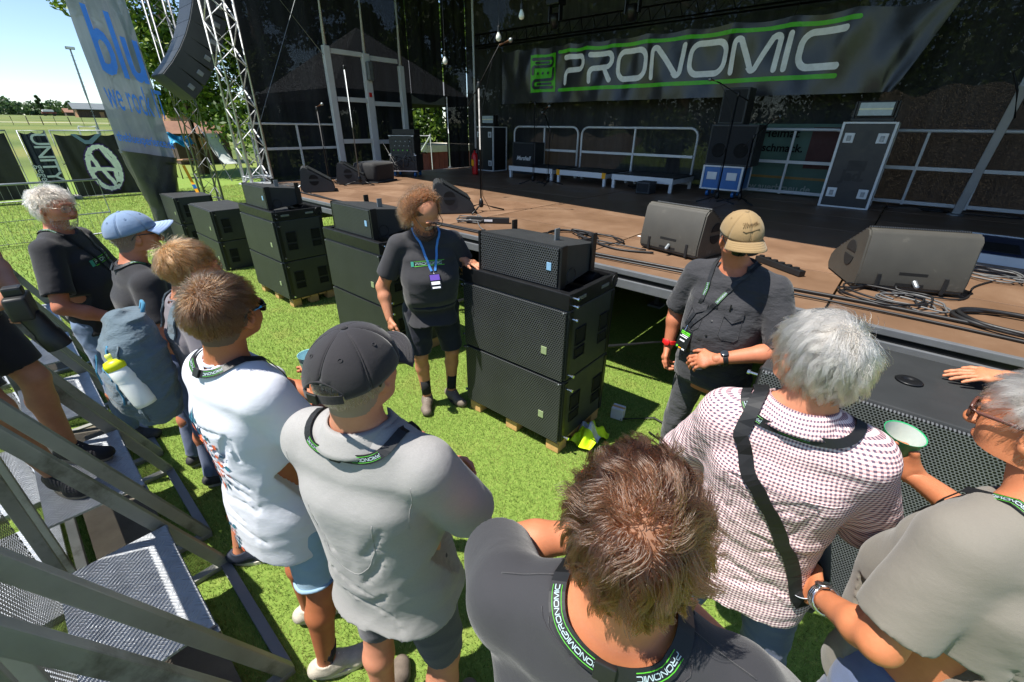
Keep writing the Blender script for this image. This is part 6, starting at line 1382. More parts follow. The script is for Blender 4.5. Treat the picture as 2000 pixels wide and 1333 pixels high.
def gingham():
    t = NT('gingham_cotton'); v = t.coords('Object'); x = t.xyz(v); P_ = .0092
    wob = t.math('MULTIPLY', t.math('SUBTRACT', t.noise(v, 7, 3), .5), .012)
    ang = t.math('ADD', t.math('MULTIPLY', t.math('ARCTAN2', x[0], t.math('ADD', t.math('MULTIPLY', x[1], -1.0), .02)), .165), wob)
    a = t.math('LESS_THAN', t.math('FRACT', t.math('DIVIDE', ang, P_)), .5); b = t.math('LESS_THAN', t.math('FRACT', t.math('DIVIDE', t.math('ADD', x[2], wob), P_)), .5)
    c = t.mix(a, hexc('e6dcdc'), hexc('cfaead')); d = t.mix(b, (1, 1, 1), hexc('d6b4b4')); m = t.mix(1.0, c, d, 'MULTIPLY'); both = t.math('MULTIPLY', a, b); m = t.mix(both, m, hexc('564c60'))
    t.l(m, t.p.inputs['Base Color']); t.p.inputs['Roughness'].default_value = .8
    big = t.noise(t.coords('Object', (6, 6, 14)), 1.4, 4, .55); t.bump(big, .5, .03); return t.m
GING = gingham()
GLASS_D = pm('dark_lens', '0a0a0c', .12, 0, 0, spec=.8); GLASS_C = NT('clear_lens'); GLASS_C.p.inputs['Alpha'].default_value = .18; GLASS_C.p.inputs['Roughness'].default_value = .05; GLASS_C = GLASS_C.m
def shoe(col, sole, lace, sock=None, sh=.11): return dict(mat=pm('shoe_'+col, col, .7, 0, .2, 25, bump=.4, bscale=150), sole=pm('sole_'+sole, sole, .7), lace=pm('lace_'+lace, lace, .8), sock=pm('sock_'+sock, sock, .9) if sock else None, sock_h=sh)
crossed = {'L': ((-.25, .10, 1.17), (-.0, .25, 1.16)), 'R': ((.25, .10, 1.17), (.01, .27, 1.20))}
fold_h = {'L': dict(curl=.5, nrm=(0, 1, .3)), 'R': dict(curl=.5, nrm=(0, 1, .3))}
BADGE_T = pm('badge_white', 'dfe2e4', .5); BADGE_P = pm('badge_violet', '5a3f9a', .5); BADGE_D = pm('badge_dark', '15171a', .25)

def brows(P, mat, seed=2):
    r = np.random.default_rng(seed); A = []
    for q in (-1, 1):
        x = q*r.uniform(.014, .046, 130); z = .022+.006*np.sin((np.abs(x)-.014)/.032*pi)+r.uniform(-.003, .003, 130); w = P.hc+(np.stack([x, np.full(130, .115), z], 1)*P.hz) @ P.R.T; c, n = P.hs.project(w, 0, 8); d = (P.R @ V3((q*.8, .15, .35)))+n*.5; A.append(np.stack([c+d*.008*t for t in (0, .33, .66, 1)], 1))
    strands('eyebrows', np.concatenate(A), mat, P.root, .0005, .0002)
# --- presenter with curly hair
p = person('stout presenter with long curly hair in a charcoal printed T-shirt and navy shorts', (-2.50, 1.92), (.88, -.47), 1.74, 1.28, .06, .05, (.4, -.74, .1), (.02, .06),
           {'R': ((.345, -.03, 1.12), (.33, .10, .90)), 'L': ((-.30, .0, 1.215), (-.265, .10, 1.305))}, {'R': (.09, .02, -.25), 'L': (-.13, .0, .35)}, {'L': .05, 'R': .04}, 'c08a6c',
           dict(mat=CHAR, sleeve=.72, sleeve_off=.03, hem=.84, drape=.0, off=.018, fold=.0065), dict(mat=NAVY, len=.93, off=.03), shoe('6b6055', '37332f', 'd8d2c6', '17181b', .17), pm('scalp_brown', '4a3526', .8), .008, .0042,
           {'L': dict(d=(-.56, .83, -.1), nrm=(-.1, .1, 1), curl=.2, thumb=.2, spread=.16), 'R': dict(curl=.5)}, .006, .02, lambda q: scalp_mask(q, -.08, .085) & ~((q[:, 1] > .0) & (q[:, 2] > .06)) | ((q[:, 2] < -.045) & (q[:, 1] > .03) & ~((np.abs(q[:, 0]) < .02) & (q[:, 2] > -.072) & (q[:, 2] < -.052) & (q[:, 1] > .09))), 1.1, seed=11, hs=1.12)
HB = hair_mat('curly_brown_hair', '5a3820', .3); HBD = hair_mat('dark_beard_hair', '2a190f', .35)
hair(p, HB, 5200, (.13, .24), (0, .06, .10), .8, 1.0, 190, .17, .6, 16, 5, lambda q: scalp_mask(q, -.08, .07) & ~((q[:, 1] > .02) & (np.abs(q[:, 0]) < .066)), .55, 420, .0007, None, lambda q: np.where((q[:, 1] > .0) & (q[:, 2] > .075), .10, 1.0), .5, jit=.25, sweep=(0, -.6, 0), vol=.25)
hair(p, HBD, 1500, (.025, .05), (0, .09, -.02), .8, .4, 150, .3, .5, 7, 6, lambda q: (q[:, 2] < -.02) & (q[:, 1] > .02), .5, 120, .0007, name='beard') if False else None
def beard_strands(P, mat, n, L, seed, zt=-.03, name='beard'):
    r = np.random.default_rng(seed); q = np.stack([r.uniform(-.062, .062, n*3), r.uniform(.0, .13, n*3), r.uniform(-.13, zt, n*3)], 1); w = P.hc+(q*P.hz) @ P.R.T; pr_, nn = P.hs.project(w, .0, 8); ql = (pr_-P.hc) @ P.R/P.hz
    ok = (ql[:, 2] < zt) & (ql[:, 1] > .012) & ~((np.abs(ql[:, 0]) < .021) & (ql[:, 2] > -.073) & (ql[:, 2] < -.054) & (ql[:, 1] > .085)) & (np.abs(P.hs.at(pr_)) < .003) & ~((ql[:, 2] > -.045) & (np.abs(ql[:, 0]) < .045)); pr_, nn = pr_[ok][:n], nn[ok][:n]
    d = nn*.7+V3((0, 0, -.8))+r.normal(size=nn.shape)*.25; d /= np.linalg.norm(d, axis=1)[:, None]; ln = r.uniform(.5, 1, len(pr_))*L; A = np.stack([pr_+d*(ln*t)[:, None]+V3((0, 0, -1))*(ln*t*t*.4)[:, None] for t in np.linspace(0, 1, 5)], 1); strands(name, A, mat, P.root, .0006, .0003)
beard_strands(p, HBD, 1500, .016, 3, -.045); brows(p, HBD)
glasses(p, pm('dark_wire_frame', '4d4740', .3, .5), GLASS_C, thick=.0022)
lanyard(p, drop=.25, mat=pm('blue_webbing', '3f7fc4', .5), badge=(BADGE_D, (), False, ((-.034, .034, .01, .052, BADGE_P), (-.03, .03, -.022, .0, BADGE_T), (-.028, .028, -.05, -.038, BADGE_T))), print_at=(), w=.016)
chest_logo(p, p.J(0.02, .22, 1.335), .215)
# --- presenter in beige cap
p = person('man in a beige cap and dark grey work shirt leaning on the right-hand stack', (-.52, 2.36), (-.10, -1), 1.80, 1.12, .045, .03, (.75, -.42, .05), (0, .03),
           {'R': ((.275, -.01, 1.20), (.262, .05, .985)), 'L': ((-.31, .07, 1.18), (-.085, .25, 1.11))}, {'R': (.15, .02, -.25), 'L': (-.10, .06, .2)}, {'L': .05, 'R': .02}, 'b9795a',
           dict(mat=SHIRT_G, sleeve=.95, sleeve_off=.026, hem=.90, off=.018, fold=.006, crease=.012, name='work_shirt', rib=False, neck_tilt=.8), dict(mat=DKG, len=1.98, off=.012, name='trousers', fold=.006), shoe('2b2927', '1a1918', '3a3836'), pm('scalp_grey', '8a7668', .8), .008, .0042,
           {'R': dict(curl=.8, nrm=(1, .2, 0)), 'L': dict(d=(.85, .25, -.35), nrm=(.2, .8, .75), curl=.55, thumb=.3)}, .004, 0, lambda q: scalp_mask(q, -.07, .06), 1.06, seed=12)
BEIGE = cloth_mat('beige_cotton', '8a7350', .07, .4, 600); rc, dome, gg, c0 = cap(p, BEIGE, tilt=.2, dz=.004)
def on_dome(a, b):
    e = V3(dome(-a/.095, .92-b/.098)); n = e-gg(c0); n /= np.linalg.norm(n); return e+n*.0052
EMB = pm('tan_embroidery', '6b5636', .8)
sw_ = [(-.046+.0046*i, .004+(.013 if i % 2 else -.006)*(1.3 if i < 4 else .8)+.0006*i) for i in range(20)]
for pts_ in (sw_, [(-.044, -.016), (-.03, -.02), (0, -.013), (.044, -.008)]):
    MB().tube([on_dome(a, b) for a, b in pts_], .0017, 5).build('cap_embroidery', EMB, rc, smooth=True)
glasses(p, pm('black_frame', '101012', .3), GLASS_D, wrap=.03, w=.056)
hair(p, hair_mat('grey_short_hair', '8d8880'), 900, (.008, .014), seed=9, mask=lambda q: scalp_mask(q, -.07, .06) & (q[:, 2] < .03), k=5)
lanyard(p, drop=.30, xoff=.10, badge=(BADGE_D, (), False, ((-.03, .03, .036, .043, GREEN_I), (-.03, .03, .027, .033, GREEN_I), (-.02, .025, .019, .023, BADGE_T), (-.03, .02, .010, .0145, BADGE_T), (-.022, .012, -.012, -.004, BADGE_T), (-.03, -.018, -.05, -.04, GREEN_I), (-.012, .006, -.052, -.046, YELLOW), (.012, .03, -.053, -.046, BADGE_T))), print_at=(.14, .86), mat=LAN)
def shirt_front(P):
    for i, z in enumerate((1.36, 1.28, 1.20, 1.12, 1.04)):
        c, n = P.S.project(P.J(0, .2, z)[None], .002); _, a, b = frame_of(n[0]); MB().lathe([(.006, 0), (.006, .002), (.002, .0025)], c[0], 10, n[0]).build('button', BLACK_P, P.shirt)
    for q in (-1, 1):
        pts = [P.J(q*.10+dx, .2, 1.335+dz) for dx, dz in ((-.055, .02), (.055, .02), (.055, -.015), (0, -.04), (-.055, -.015))]; c, n = P.S.project(V3(pts), .005); MB().prism(c, (0, 0, 0), n.mean(0)*.004).build('pocket_flap', SHIRT_G, P.shirt)
        pts = [P.J(q*.10+dx, .2, z) for dx, z in ((-.052, 1.318), (.052, 1.318), (.052, 1.22), (.03, 1.2), (-.03, 1.2), (-.052, 1.22))]; c, n = P.S.project(V3(pts), .003); MB().tube(c, .0016, 5, closed=True).build('pocket_seam', SHIRT_G, P.shirt)
    c, n = P.S.project(P.J(-.07, .2, 1.35)[None], .008); MB().tube([c[0]+V3((0, 0, .03)), c[0]-V3((0, 0, .05))], .004, 6).build('pen', BLACK_P, P.root)
shirt_front(p)
def collar(P, mat, w=.05, stand=.02, open_=.5):
    """turned-down shirt collar round the neck, open at the front"""
    s = P.s; mb = MB(); nu = 36
    def fn(u, v):
        a = pi+(u-.5)*2*(pi-open_*.5); rr = .072 if v < .34 else .076+.034*(v-.34)/.66; z = .012+.032*v/.34 if v < .34 else .044-.05*(v-.34)/.66
        f = max(0, 1-(1-abs(u-.5)*2)*6)
        return P.na+V3((sin(a)*rr*1.02, cos(a)*rr*1.0+.012*f, z*1.0-.02*max(0, cos(a))-.012*f*v))*s
    mb.grid(fn, nu, 9); o = mb.build('collar', mat, P.shirt, smooth=True); m_ = o.modifiers.new('thick', 'SOLIDIFY'); m_.thickness = .003; return o
collar(p, SHIRT_G, open_=1.9)
def watch(P, nm, band, face, label_t=.88, w=.02, k=1.0):
    S0, el, wr = P.sh[nm]; d = (wr-el)/np.linalg.norm(wr-el); c = el+(wr-el)*label_t; r = .034*P.s*k; n = V3((0, .5, 1)); n = n-d*(n @ d); n /= np.linalg.norm(n); x = np.cross(d, n)
    wt = empty('wrist_watch'); wt.parent = P.root
    for o_ in (-.35, 0, .35): MB().tube([c+d*w*o_+r*(cos(t)*n+sin(t)*x) for t in np.linspace(0, 2*pi, 18)[:-1]], w*.26, 6, closed=True).build('band', band, wt, smooth=True)
    MB().lathe([(.019, 0), (.019, .007), (.016, .009), (.0005, .0092)], c+n*r, 18, n).build('dial', face, wt, smooth=True)
watch(p, 'L', BLACK_R, pm('watch_dial', '2a3138', .2)); watch(p, 'R', RED_P, RED_P, .9)
# --- white-haired man, left
p = person('white-haired man with glasses in a black printed T-shirt at the far left', (-3.98, .18), (.52, .85), 1.79, 1.14, .04, .0, (-.38, -.08, 0), (0, 0.0),
           {'R': ((.32, .02, 1.12), (.19, .30, .93)), 'L': ((-.31, .05, 1.12), (-.14, .33, .93))}, None, None, 'b97d62',
           dict(mat=BLK, sleeve=.78, sleeve_off=.03, hem=.86, off=.018, fold=.007), dict(mat=JEAN, len=1.98, name='jeans'), shoe('3a3a3c', '1a1a1a', '777777'), pm('scalp_white', '9d958c', .8), .009, .0042, fold_h, .004, 0, lambda q: scalp_mask(q, -.07, .065), seed=13)
HW = hair_mat('white_hair', '8b8073', .3); hair(p, HW, 4200, (.045, .08), (0, -.04, .1), .5, .5, 85, .04, .8, 10, 7, lambda q: scalp_mask(q, -.07, .07), .5, 400, .0006, vol=.16, sweep=(0, .1, .1)); beard_strands(p, HW, 1100, .007, 5, -.03); brows(p, HW)
glasses(p, pm('silver_frame', 'b8b4aa', .3, .8), GLASS_C, thick=.0014); lanyard(p, drop=.42, print_at=(.3, .7)); chest_logo(p, p.J(-.045, .2, 1.33), .26)
# --- blue cap
p = person('man in a pale blue cap and sunglasses, black T-shirt, second from the left', (-3.03, .36), (-.05, 1), 1.72, 1.08, .03, .0, (-.05, .0, 0), (0, .02), None, None, None, 'ba7d60',
           dict(mat=BLK, sleeve=.72, sleeve_off=.03, hem=.84, off=.018, fold=.006), dict(mat=BLUEJ, len=1.98, name='trousers'), shoe('2d2d30', '888888', 'aaaaaa'), pm('scalp_stubble', '7a675a', .8), .009, .0045, None, .004, seed=64)
cap(p, cloth_mat('pale_blue_cotton', '7489a6', .06, .3, 700), cloth_mat('pale_blue_brim', '94a9cc', .05, .3, 700), tilt=.2, brim_len=.085, dz=.0, size=1.08); glasses(p, pm('blue_black_frame', '1d2530', .3), GLASS_D, wrap=.03, w=.058); hair(p, hair_mat('brown_grey_hair', '77685a'), 700, (.006, .012), seed=4, mask=lambda q: scalp_mask(q, -.07, .06) & (q[:, 2] < .03), k=5); lanyard(p, print_at=(.3, .7))
# --- boy with the backpack
p3 = p = person('fair-haired young man with glasses wearing a grey T-shirt and slate shorts', (-2.36, .42), (.05, 1), 1.67, .92, 0, .0, (.0, -.14, 0), (0, .02), {'R': ((.25, -.02, 1.14), (.24, .14, .93)), 'L': ((-.25, -.02, 1.14), (-.22, .16, .95))},
           {'R': (.26, -.16, -.6), 'L': (-.16, .02, .1)}, {'R': .05, 'L': .05}, 'c1886a', dict(mat=MAUVE, sleeve=.82, sleeve_off=.034, hem=.80, off=.018, fold=.005, crease=.009), dict(mat=GSH, len=.95, off=.026), shoe('232a3a', 'd8d2c4', 'cfc6b0', '3b3a3e', .12), pm('scalp_fair', '8a6d49', .8), .009, .0045, None, 0, seed=15, hs=1.12)
HF = hair_mat('fair_hair', '6a4829', .3); hair(p, HF, 5200, (.04, .065), (0, -.07, .085), .22, .3, 60, .05, 1.0, 8, 8, lambda q: scalp_mask(q, -.072, .055), .4, 420, .0006, ((-.08, 0, .05, .1), (.35, .6, 1, 1.1)), noise=.4)
glasses(p, pm('tortoise_frame', '6b3f22', .3), GLASS_C, thick=.002)
def backpack(P):
    J = P.J; bp = thing('backpack', 'blue-grey backpack on the back of the fair-haired young man', 'backpack', P.root.location, P.root.rotation_euler[2]); S = Solid(); c = J(0, -.265, 1.24)
    S.ell(c, (.165, .115, .27), None, .03); S.loft([(c[2]-.24, 0, c[1], .14, .09), (c[2]-.1, 0, c[1]-.005, .155, .105), (c[2]+.12, 0, c[1], .145, .1), (c[2]+.25, 0, c[1]+.03, .10, .06)], 3.2, .03); S.ell(c+V3((0, -.095, -.09)), (.115, .05, .13), None, .02)
    for q in (-1, 1): S.ell(c+V3((q*.145, .0, -.13)), (.035, .07, .11), None, .015)
    S.post.append(folds(.008, 77, (12, 12, 14))); m = cloth_mat('blue_grey_nylon', '54636d', .1, .4, 500, 0, .8); V, F = S.mesh(.009); V2_, F2_ = V, F; body = npmesh('body', V, F, m, bp, True)
    m2 = cloth_mat('bright_blue_nylon', '3d7796', .1)
    def line(pts, nm, mat, r=.004, off=.003): q, n = S.project(V3(pts), off); return MB().tube(q, r, 6).build(nm, mat, bp, smooth=True)
    for q in (-1, 1): line([c+V3((q*.13, -.13+.02*t, .2-.3*t)) for t in np.linspace(0, 1, 12)], 'zip', m2, .004)
    line([c+V3((-.12+.24*t, -.2, .03+.02*sin(t*3))) for t in np.linspace(0, 1, 10)], 'zip', m2, .004)
    line([c+V3((.17, -.08+.02*t, .2-.4*t)) for t in np.linspace(0, 1, 12)], 'side_seam', m, .004)
    for q in (-1, 1):
        pts = [J(q*.095, -.14, 1.38), J(q*.10, -.10, 1.47), J(q*.105, -.02, 1.51), J(q*.11, .08, 1.46), J(q*.12, .12, 1.36), J(q*.15, .1, 1.2), J(q*.16, -.02, 1.05), J(q*.13, -.14, .98)]; fine = []
        for a, b in zip(pts, pts[1:]): fine += [a+(b-a)*t for t in np.linspace(0, 1, 5)[:-1]]
        Q, N = P.S.project(V3(fine), .006); ribbon('shoulder_strap', Q, N, .055, m, bp, .006)
    pt = c+V3((0, .07, .24)); MB().tube([pt+V3((-.03, 0, 0)), pt+V3((-.02, .02, .045)), pt+V3((.02, .02, .045)), pt+V3((.03, 0, 0))], .008, 6).build('grab_handle', m2, bp, smooth=True)
    for k, q in enumerate((.0, .02)): MB().tube([c+V3((.1+q, -.12, .14)), c+V3((.115+q, -.14, .08)), c+V3((.11+q, -.14, .02))], .003, 5).build('zip_pull', m2, bp)
    bt = thing('water_bottle', 'white sports bottle with a yellow cap in the backpack side pocket', 'bottle', (0, 0, 0)); Rz = Matrix.Rotation(P.root.rotation_euler[2], 4, 'Z'); 
    w = Vector(P.root.location)+Rz @ Vector(c+V3((.168, -.035, -.11))); bt.location = w; bt.rotation_mode = 'XYZ'; bt.rotation_euler = Vector((-.22, -.19, .95)).to_track_quat('Z', 'Y').to_euler()
    MB().lathe([(.0, 0), (.035, .003), (.037, .02), (.037, .10), (.034, .115), (.037, .13), (.036, .165), (.03, .175)], n=22).build('flask', pm('translucent_white', 'e4e6e2', .35), bt, smooth=True)
    cp_ = MB().lathe([(.036, .17), (.037, .19), (.03, .203), (.014, .207)], n=22).build('cap', pm('lime_plastic', 'd6dc12', .4), bt, smooth=True); MB().lathe([(.012, .205), (.012, .225), (.009, .23), (.0005, .23)], n=14).build('spout', pm('pale_lime', 'd9dd66', .4), cp_, smooth=True)
    for z_, hh_, m_ in ((.095, .006, pm('dark_print', '3b3626', .6)), (.097, .002, pm('gold_mark', 'b39a55', .5))):
        mb = MB(); n_ = 12; pr_ = [(.0376+.0006*(m_.name != 'dark_print'), -1.1+1.5*i/n_, z_+.012*i/n_, hh_*(.5+.5*abs(sin(i*1.9)))*(1 if 0 < i < n_ else .2)) for i in range(n_+1)]
        mb.add([(q*sin(t), -q*cos(t), z+e*w_) for q, t, z, w_ in pr_ for e in (-1, 1)], [(2*i, 2*i+2, 2*i+3, 2*i+1) for i in range(n_)]); mb.build('print', m_, bt)
    bt.scale = (1.12, 1.12, 1.12)
backpack(p)
# --- white T-shirt
p = person('young man in a white T-shirt and denim shorts with a cup, dark short hair', (-1.43, .325), (-.17, 1), 1.75, .98, .0, -.02, (.42, -.1, 0), (.0, .0), {'R': ((.22, .10, 1.16), (-.02, .26, 1.23)), 'L': ((-.25, .25, 1.19), (-.02, .33, 1.17))}, {'R': (.15, -.05, -.6), 'L': (-.12, .06, -.5)}, {'R': .03, 'L': .05}, 'a86c49',
           dict(mat=WHT, sleeve=.80, sleeve_off=.034, hem=.76, off=.022, drape=.022, fold=.005, crease=.010), dict(mat=DENIM, len=.86, off=.022, cuff=True, name='denim_shorts'), shoe('b3ac9c', 'cfc8ba', 'ddd8cc', '26222a', .09), pm('scalp_dark', '5a4638', .8), .007, .0038, fold_h, 0, 0, lambda q: scalp_mask(q, -.085, .06, .01), .88, seed=16, hs=1.06)
HD = hair_mat('dark_brown_hair', '3d2613', .28); hair(p, HD, 8500, (.035, .055), (.01, -.075, .075), .22, .25, 70, .04, 1.0, 8, 9, lambda q: scalp_mask(q, -.085, .06), .35, 600, .00055, ((-.085, -.03, .03, .09), (.12, .22, .8, 1.1)), noise=.3)
glasses(p, pm('black_frame', '101012', .3), GLASS_D, wrap=.05, w=.06, thick=.0035); lanyard(p, print_at=(.42, .62), w=.024)
g_ = in_head(p); MB().tube([g_((.0835, .045, .0155)), g_((.0835, .015, .0145))], .0037, 6).build('blue_temple_print', pm('sky_blue_print', '2b9bd8', .4), p.root)
def back_print(P):
    """round ethnic-style print on the back of the shirt: rings of coloured leaves and diamonds"""
    c = P.J(-.06, -.2, 1.19); cols = [pm('teal_print2', '2f6f80', .7), pm('orange_print', 'd8653a', .7), pm('petrol_print', '27506a', .7)]; S = P.S
    polys = []
    def lay(poly, m, k): polys.append(([c+V3((-a, 0, b)) for a, b in poly], m))
    for ring, (r0, r1, n, w) in enumerate(((.095, .135, 18, .012), (.06, .09, 16, .009), (.03, .055, 12, .007))):
        for i in range(n):
            a = 2*pi*i/n; d = np.array([cos(a), sin(a)]); t = np.array([-d[1], d[0]]); m_ = (r0+r1)/2; lay([d*r0, d*m_+t*w, d*r1, d*m_-t*w], cols[(i+ring) % 3 if ring == 0 else (ring if i % 3 else 1)], 0)
    for i in range(5): lay([(-.02+.012*i, .15), (-.014+.012*i, .165), (-.022+.014*i, .22-.012*abs(i-2)), (-.03+.012*i, .17)], cols[i % 2*2], 0)
    c = P.J(-.06, -.2, .98)
    for i in range(3):
        for j in range(6): lay([(-.05+.034*i+.017*(j % 2), -.08-.03*j), (-.035+.034*i+.017*(j % 2), -.066-.03*j), (-.02+.034*i+.017*(j % 2), -.08-.03*j), (-.035+.034*i+.017*(j % 2), -.094-.03*j)], cols[(i*2+j) % 3], 0)
    Q, _ = S.project(V3([p_ for q, m in polys for p_ in q]), .0028, 8)
    for i, (q, m) in enumerate(polys): MB().add(Q[4*i:4*i+4], [(0, 1, 2, 3)]).build('print_motif', m, P.shirt)
back_print(p)
def cup(label, loc, col, inner, h=.115, r=.043, tilt=(0, 0, 0), printm=None, liquid=True, ring=False):
    t = thing('drinking_cup', label, 'cup', loc); t.rotation_euler = tilt
    MB().lathe([(0, 0), (r*.72, 0), (r, h), (r*1.04, h+.002), (r*1.0, h+.001), (r*.995, h-.004)], n=28, caps=False).build('wall', col, t, smooth=True); MB().lathe([(r*.70, .008), (r*.985, h-.0005)], n=28, caps=False).build('inner_face', inner if liquid else col, t, smooth=True)
    if liquid: MB().lathe([(0, h*.35), (r*.80, h*.35)], n=24, caps=False).build('drink', inner, t)
    if ring: rr = lambda z: r*(.72+.28*z/h)+.0012; MB().tube([(rr(h*.42+.014*sin(a))*sin(.32*cos(a)), -rr(h*.42+.014*sin(a))*cos(.32*cos(a)), h*.42+.014*sin(a)) for a in np.linspace(0, 2*pi, 20)[:-1]], .001, 5, closed=True).build('red_ring', RED_P, t); MB().tube([(rr(h*.8)*sin(a), -rr(h*.8)*cos(a), h*.8+.003*sin(a*40)) for a in np.linspace(-.8, .8, 40)], .0018, 5).build('dark_script', HOLE, t)
    if printm: MB().lathe([(r*.79+.0008, h*.22), (r*.95+.0008, h*.82)], n=28, caps=False).build('printed_band', printm, t, smooth=True)
    return t
Rz = Matrix.Rotation(p.root.rotation_euler[2], 4, 'Z'); cw = Vector(p.root.location)+Rz @ Vector(p.J(-.09, .31, 1.25)); cup('turquoise plastic cup held by the man in the white T-shirt', cw, pm('turquoise_plastic', '8fc4c4', .3), pm('pale_drink', 'b5d6dc', .2), r=.046, printm=pm('green_grey_print', '7d9a80', .5))
# --- grey polo and black cap
p = person('man in a heather grey polo shirt and black cap seen from behind', (-.845, .43), (-.36, .93), 1.745, 1.07, .02, -.03, (.08, -.02, 0), (0, -.01), crossed, {'R': (.13, .02, -.2), 'L': (-.13, .0, .2)}, None, 'c08a70',
           dict(mat=HEA, sleeve=.86, sleeve_off=.034, hem=.85, off=.022, drape=.02, fold=.004, lines=[((.17, 1.33), (.06, 1.2), -.02), ((.17, 1.26), (.03, 1.08), -.02), ((-.16, 1.3), (-.05, 1.18), -.02), ((-.17, 1.1), (.08, 1.0), .02), ((.16, 1.08), (-.02, .95), -.02), ((-.1, .98), (.14, .92), .01)], line_amp=.009, name='polo_shirt', rib=False, neck_tilt=.3), dict(mat=GSH, len=.92, off=.016), shoe('6b6055', '37332f', 'd8d2c6'), pm('scalp_grey', '8a7668', .8), .007, .0038, fold_h, .006, sh_w=.96, seed=17)
BC = cloth_mat('washed_black_cotton', '2b292c', .12, .4, 600); cap(p, BC, opening=True, tilt=.1, size=1.1, dz=-.012); collar(p, HEA, open_=.6); hair(p, hair_mat('silver_short_hair', '6e645a'), 3200, (.008, .014), (0, -.07, .07), .5, 0, 1, .1, 1, 5, 10, lambda q: scalp_mask(q, -.085, .06) & (q[:, 2] < .05), .2, 100, .0006)
glasses(p, pm('black_frame', '101012', .3), GLASS_D, wrap=.04, w=.058); lanyard(p, print_at=(.62, .4), lift=-.006, ring=.108, off=.006, w=.024)
Q, N = p.S.project(V3([p.J(.11*cos(a), -.2, 1.36+.24*sin(a)) for a in np.linspace(pi, 2*pi, 24)]), -.0002); MB().tube(Q, .0012, 5).build('yoke_seam', HEA, p.shirt, smooth=True)
for q in (-1, 1): Q, N = p.S.project(V3([p.J(q*.17, -.1+.2*t, 1.5) for t in np.linspace(-.2, .6, 6)]+[p.J(q*(.19+.01*t), -.12, 1.46-.16*t) for t in np.linspace(0, 1, 10)]), -.0002); MB().tube(Q[6:], .001, 5).build('armhole_seam', HEA, p.shirt, smooth=True)
# --- curly brown hair, foreground
p = person('man with curly brown hair and charcoal T-shirt, back turned, nearest the camera', (-.14, .42), (-.30, .95), 1.765, 1.12, .02, -.01, (.2, -.08, .0), (0, -.005), {'L': ((-.30, .19, 1.28), (-.02, .34, 1.29)), 'R': ((.31, .12, 1.2), (.02, .31, 1.24))}, None, None, 'bd7f5d',
           dict(mat=CHAR, sleeve=.75, sleeve_off=.032, hem=.78, neck=.086, off=.018, fold=.004, neck_tilt=.15, crease=.008, n_waist=3), dict(mat=NAVY, len=.9, off=.02), shoe('3a3a3c', '999999', '777777'), pm('scalp_thin', '7d5a45', .8), .006, .0035, fold_h, .004, sh_w=.99, seed=18)
HC = hair_mat('wavy_brown_hair', '3e2618', .22); hair(p, HC, 11000, (.06, .105), (.0, -.075, .072), .12, .75, 80, .05, 1.0, 16, 11, lambda q: scalp_mask(q, -.085, .06), .88, 420, .0005, ((-.085, -.03, .03, .09), (.55, .75, 1, 1.05)), lambda q: np.clip(.75+((q-V3((.0, -.075, .072)))**2).sum(1)/.0022, .75, 1), .3, vol=.12, curl_n=.45, cexp=.8)
lanyard(p, print_at=(.34, .44, .64), lift=.004, ring=.08, w=.026, off=.005); glasses(p, pm('red_black_frame', '8a1f1f', .3), GLASS_D, w=.058)
for q in (.016, .021): rp, _ = p.S.project(V3([p.na+(.086+q)*p.s*(V3((cos(a), sin(a), 0))) for a in np.linspace(0, 2*pi, 50)[:-1]]), .0006); MB().tube(rp, .0011, 4, closed=True).build('neck_seam', CHAR, p.shirt, smooth=True)
for q in (-1, 1): Q, N = p.S.project(V3([p.J(q*(.09+.1*t), .0-.02*t, 1.55-.03*t) for t in np.linspace(0, 1, 12)]), .0006); MB().tube(Q, .0012, 4).build('shoulder_seam', CHAR, p.shirt, smooth=True)
# --- gingham shirt
p = person('silver-haired man in a pink and navy checked shirt with a black shoulder strap', (-.04, 1.2), (-.12, 1), 1.765, .98, .01, -.02, (.72, -.04, 0), (0, -.01), crossed, None, None, 'c48a6d',
           dict(mat=GING, sleeve=1.7, sleeve_off=.034, hem=.84, off=.022, drape=.012, fold=.005, crease=.008, name='checked_shirt', rib=False, neck_tilt=.3), dict(mat=BLUEJ, len=1.98, name='trousers'), shoe('3a3a3c', '999999', '777777'), pm('scalp_silver', '9d958c', .8), .007, .0038, fold_h, .004, sh_w=.84, seed=19)
HS = hair_mat('silver_hair', '928d86', .24); hair(p, HS, 9500, (.065, .10), (.01, -.06, .088), .12, .65, 62, .07, 1.0, 16, 12, lambda q: scalp_mask(q, -.082, .06), .65, 520, .0005, ((-.085, -.03, .03, .09), (.6, .85, 1, 1.0)), noise=.3, vol=.13, curl_n=.4, cexp=1.0)
collar(p, GING, open_=.6); lanyard(p, print_at=(.36, .5), lift=-.008, ring=.11, off=.007, w=.024, buckle=False)
pts = [p.J(-.13+.34*t, -.2+.02*sin(pi*t), 1.47-.50*t) for t in np.linspace(0, 1, 30)]; pts = [p.J(-.095-.02*t, .09-.25*t, 1.47+.10*sin(pi*min(1, t*1.1))) for t in np.linspace(0, 1, 14)]+pts[2:]+[p.J(.24, -.12+.3*t, .96-.02*t) for t in np.linspace(.2, 1, 8)]; Q, N = p.U.project(V3(pts), .008, 16); bgs = thing('shoulder_bag', 'black bag strap slung across the checked shirt', 'bag', p.root.location, p.root.rotation_euler[2]); ribbon('strap', Q, N, .036, LAN, bgs, .003)
e = Q[-1]; MB().box(e+V3((.02, .06, -.1)), (.10, .22, .18), 0, .03).build('pouch', CLOTH_B, bgs, smooth=True)
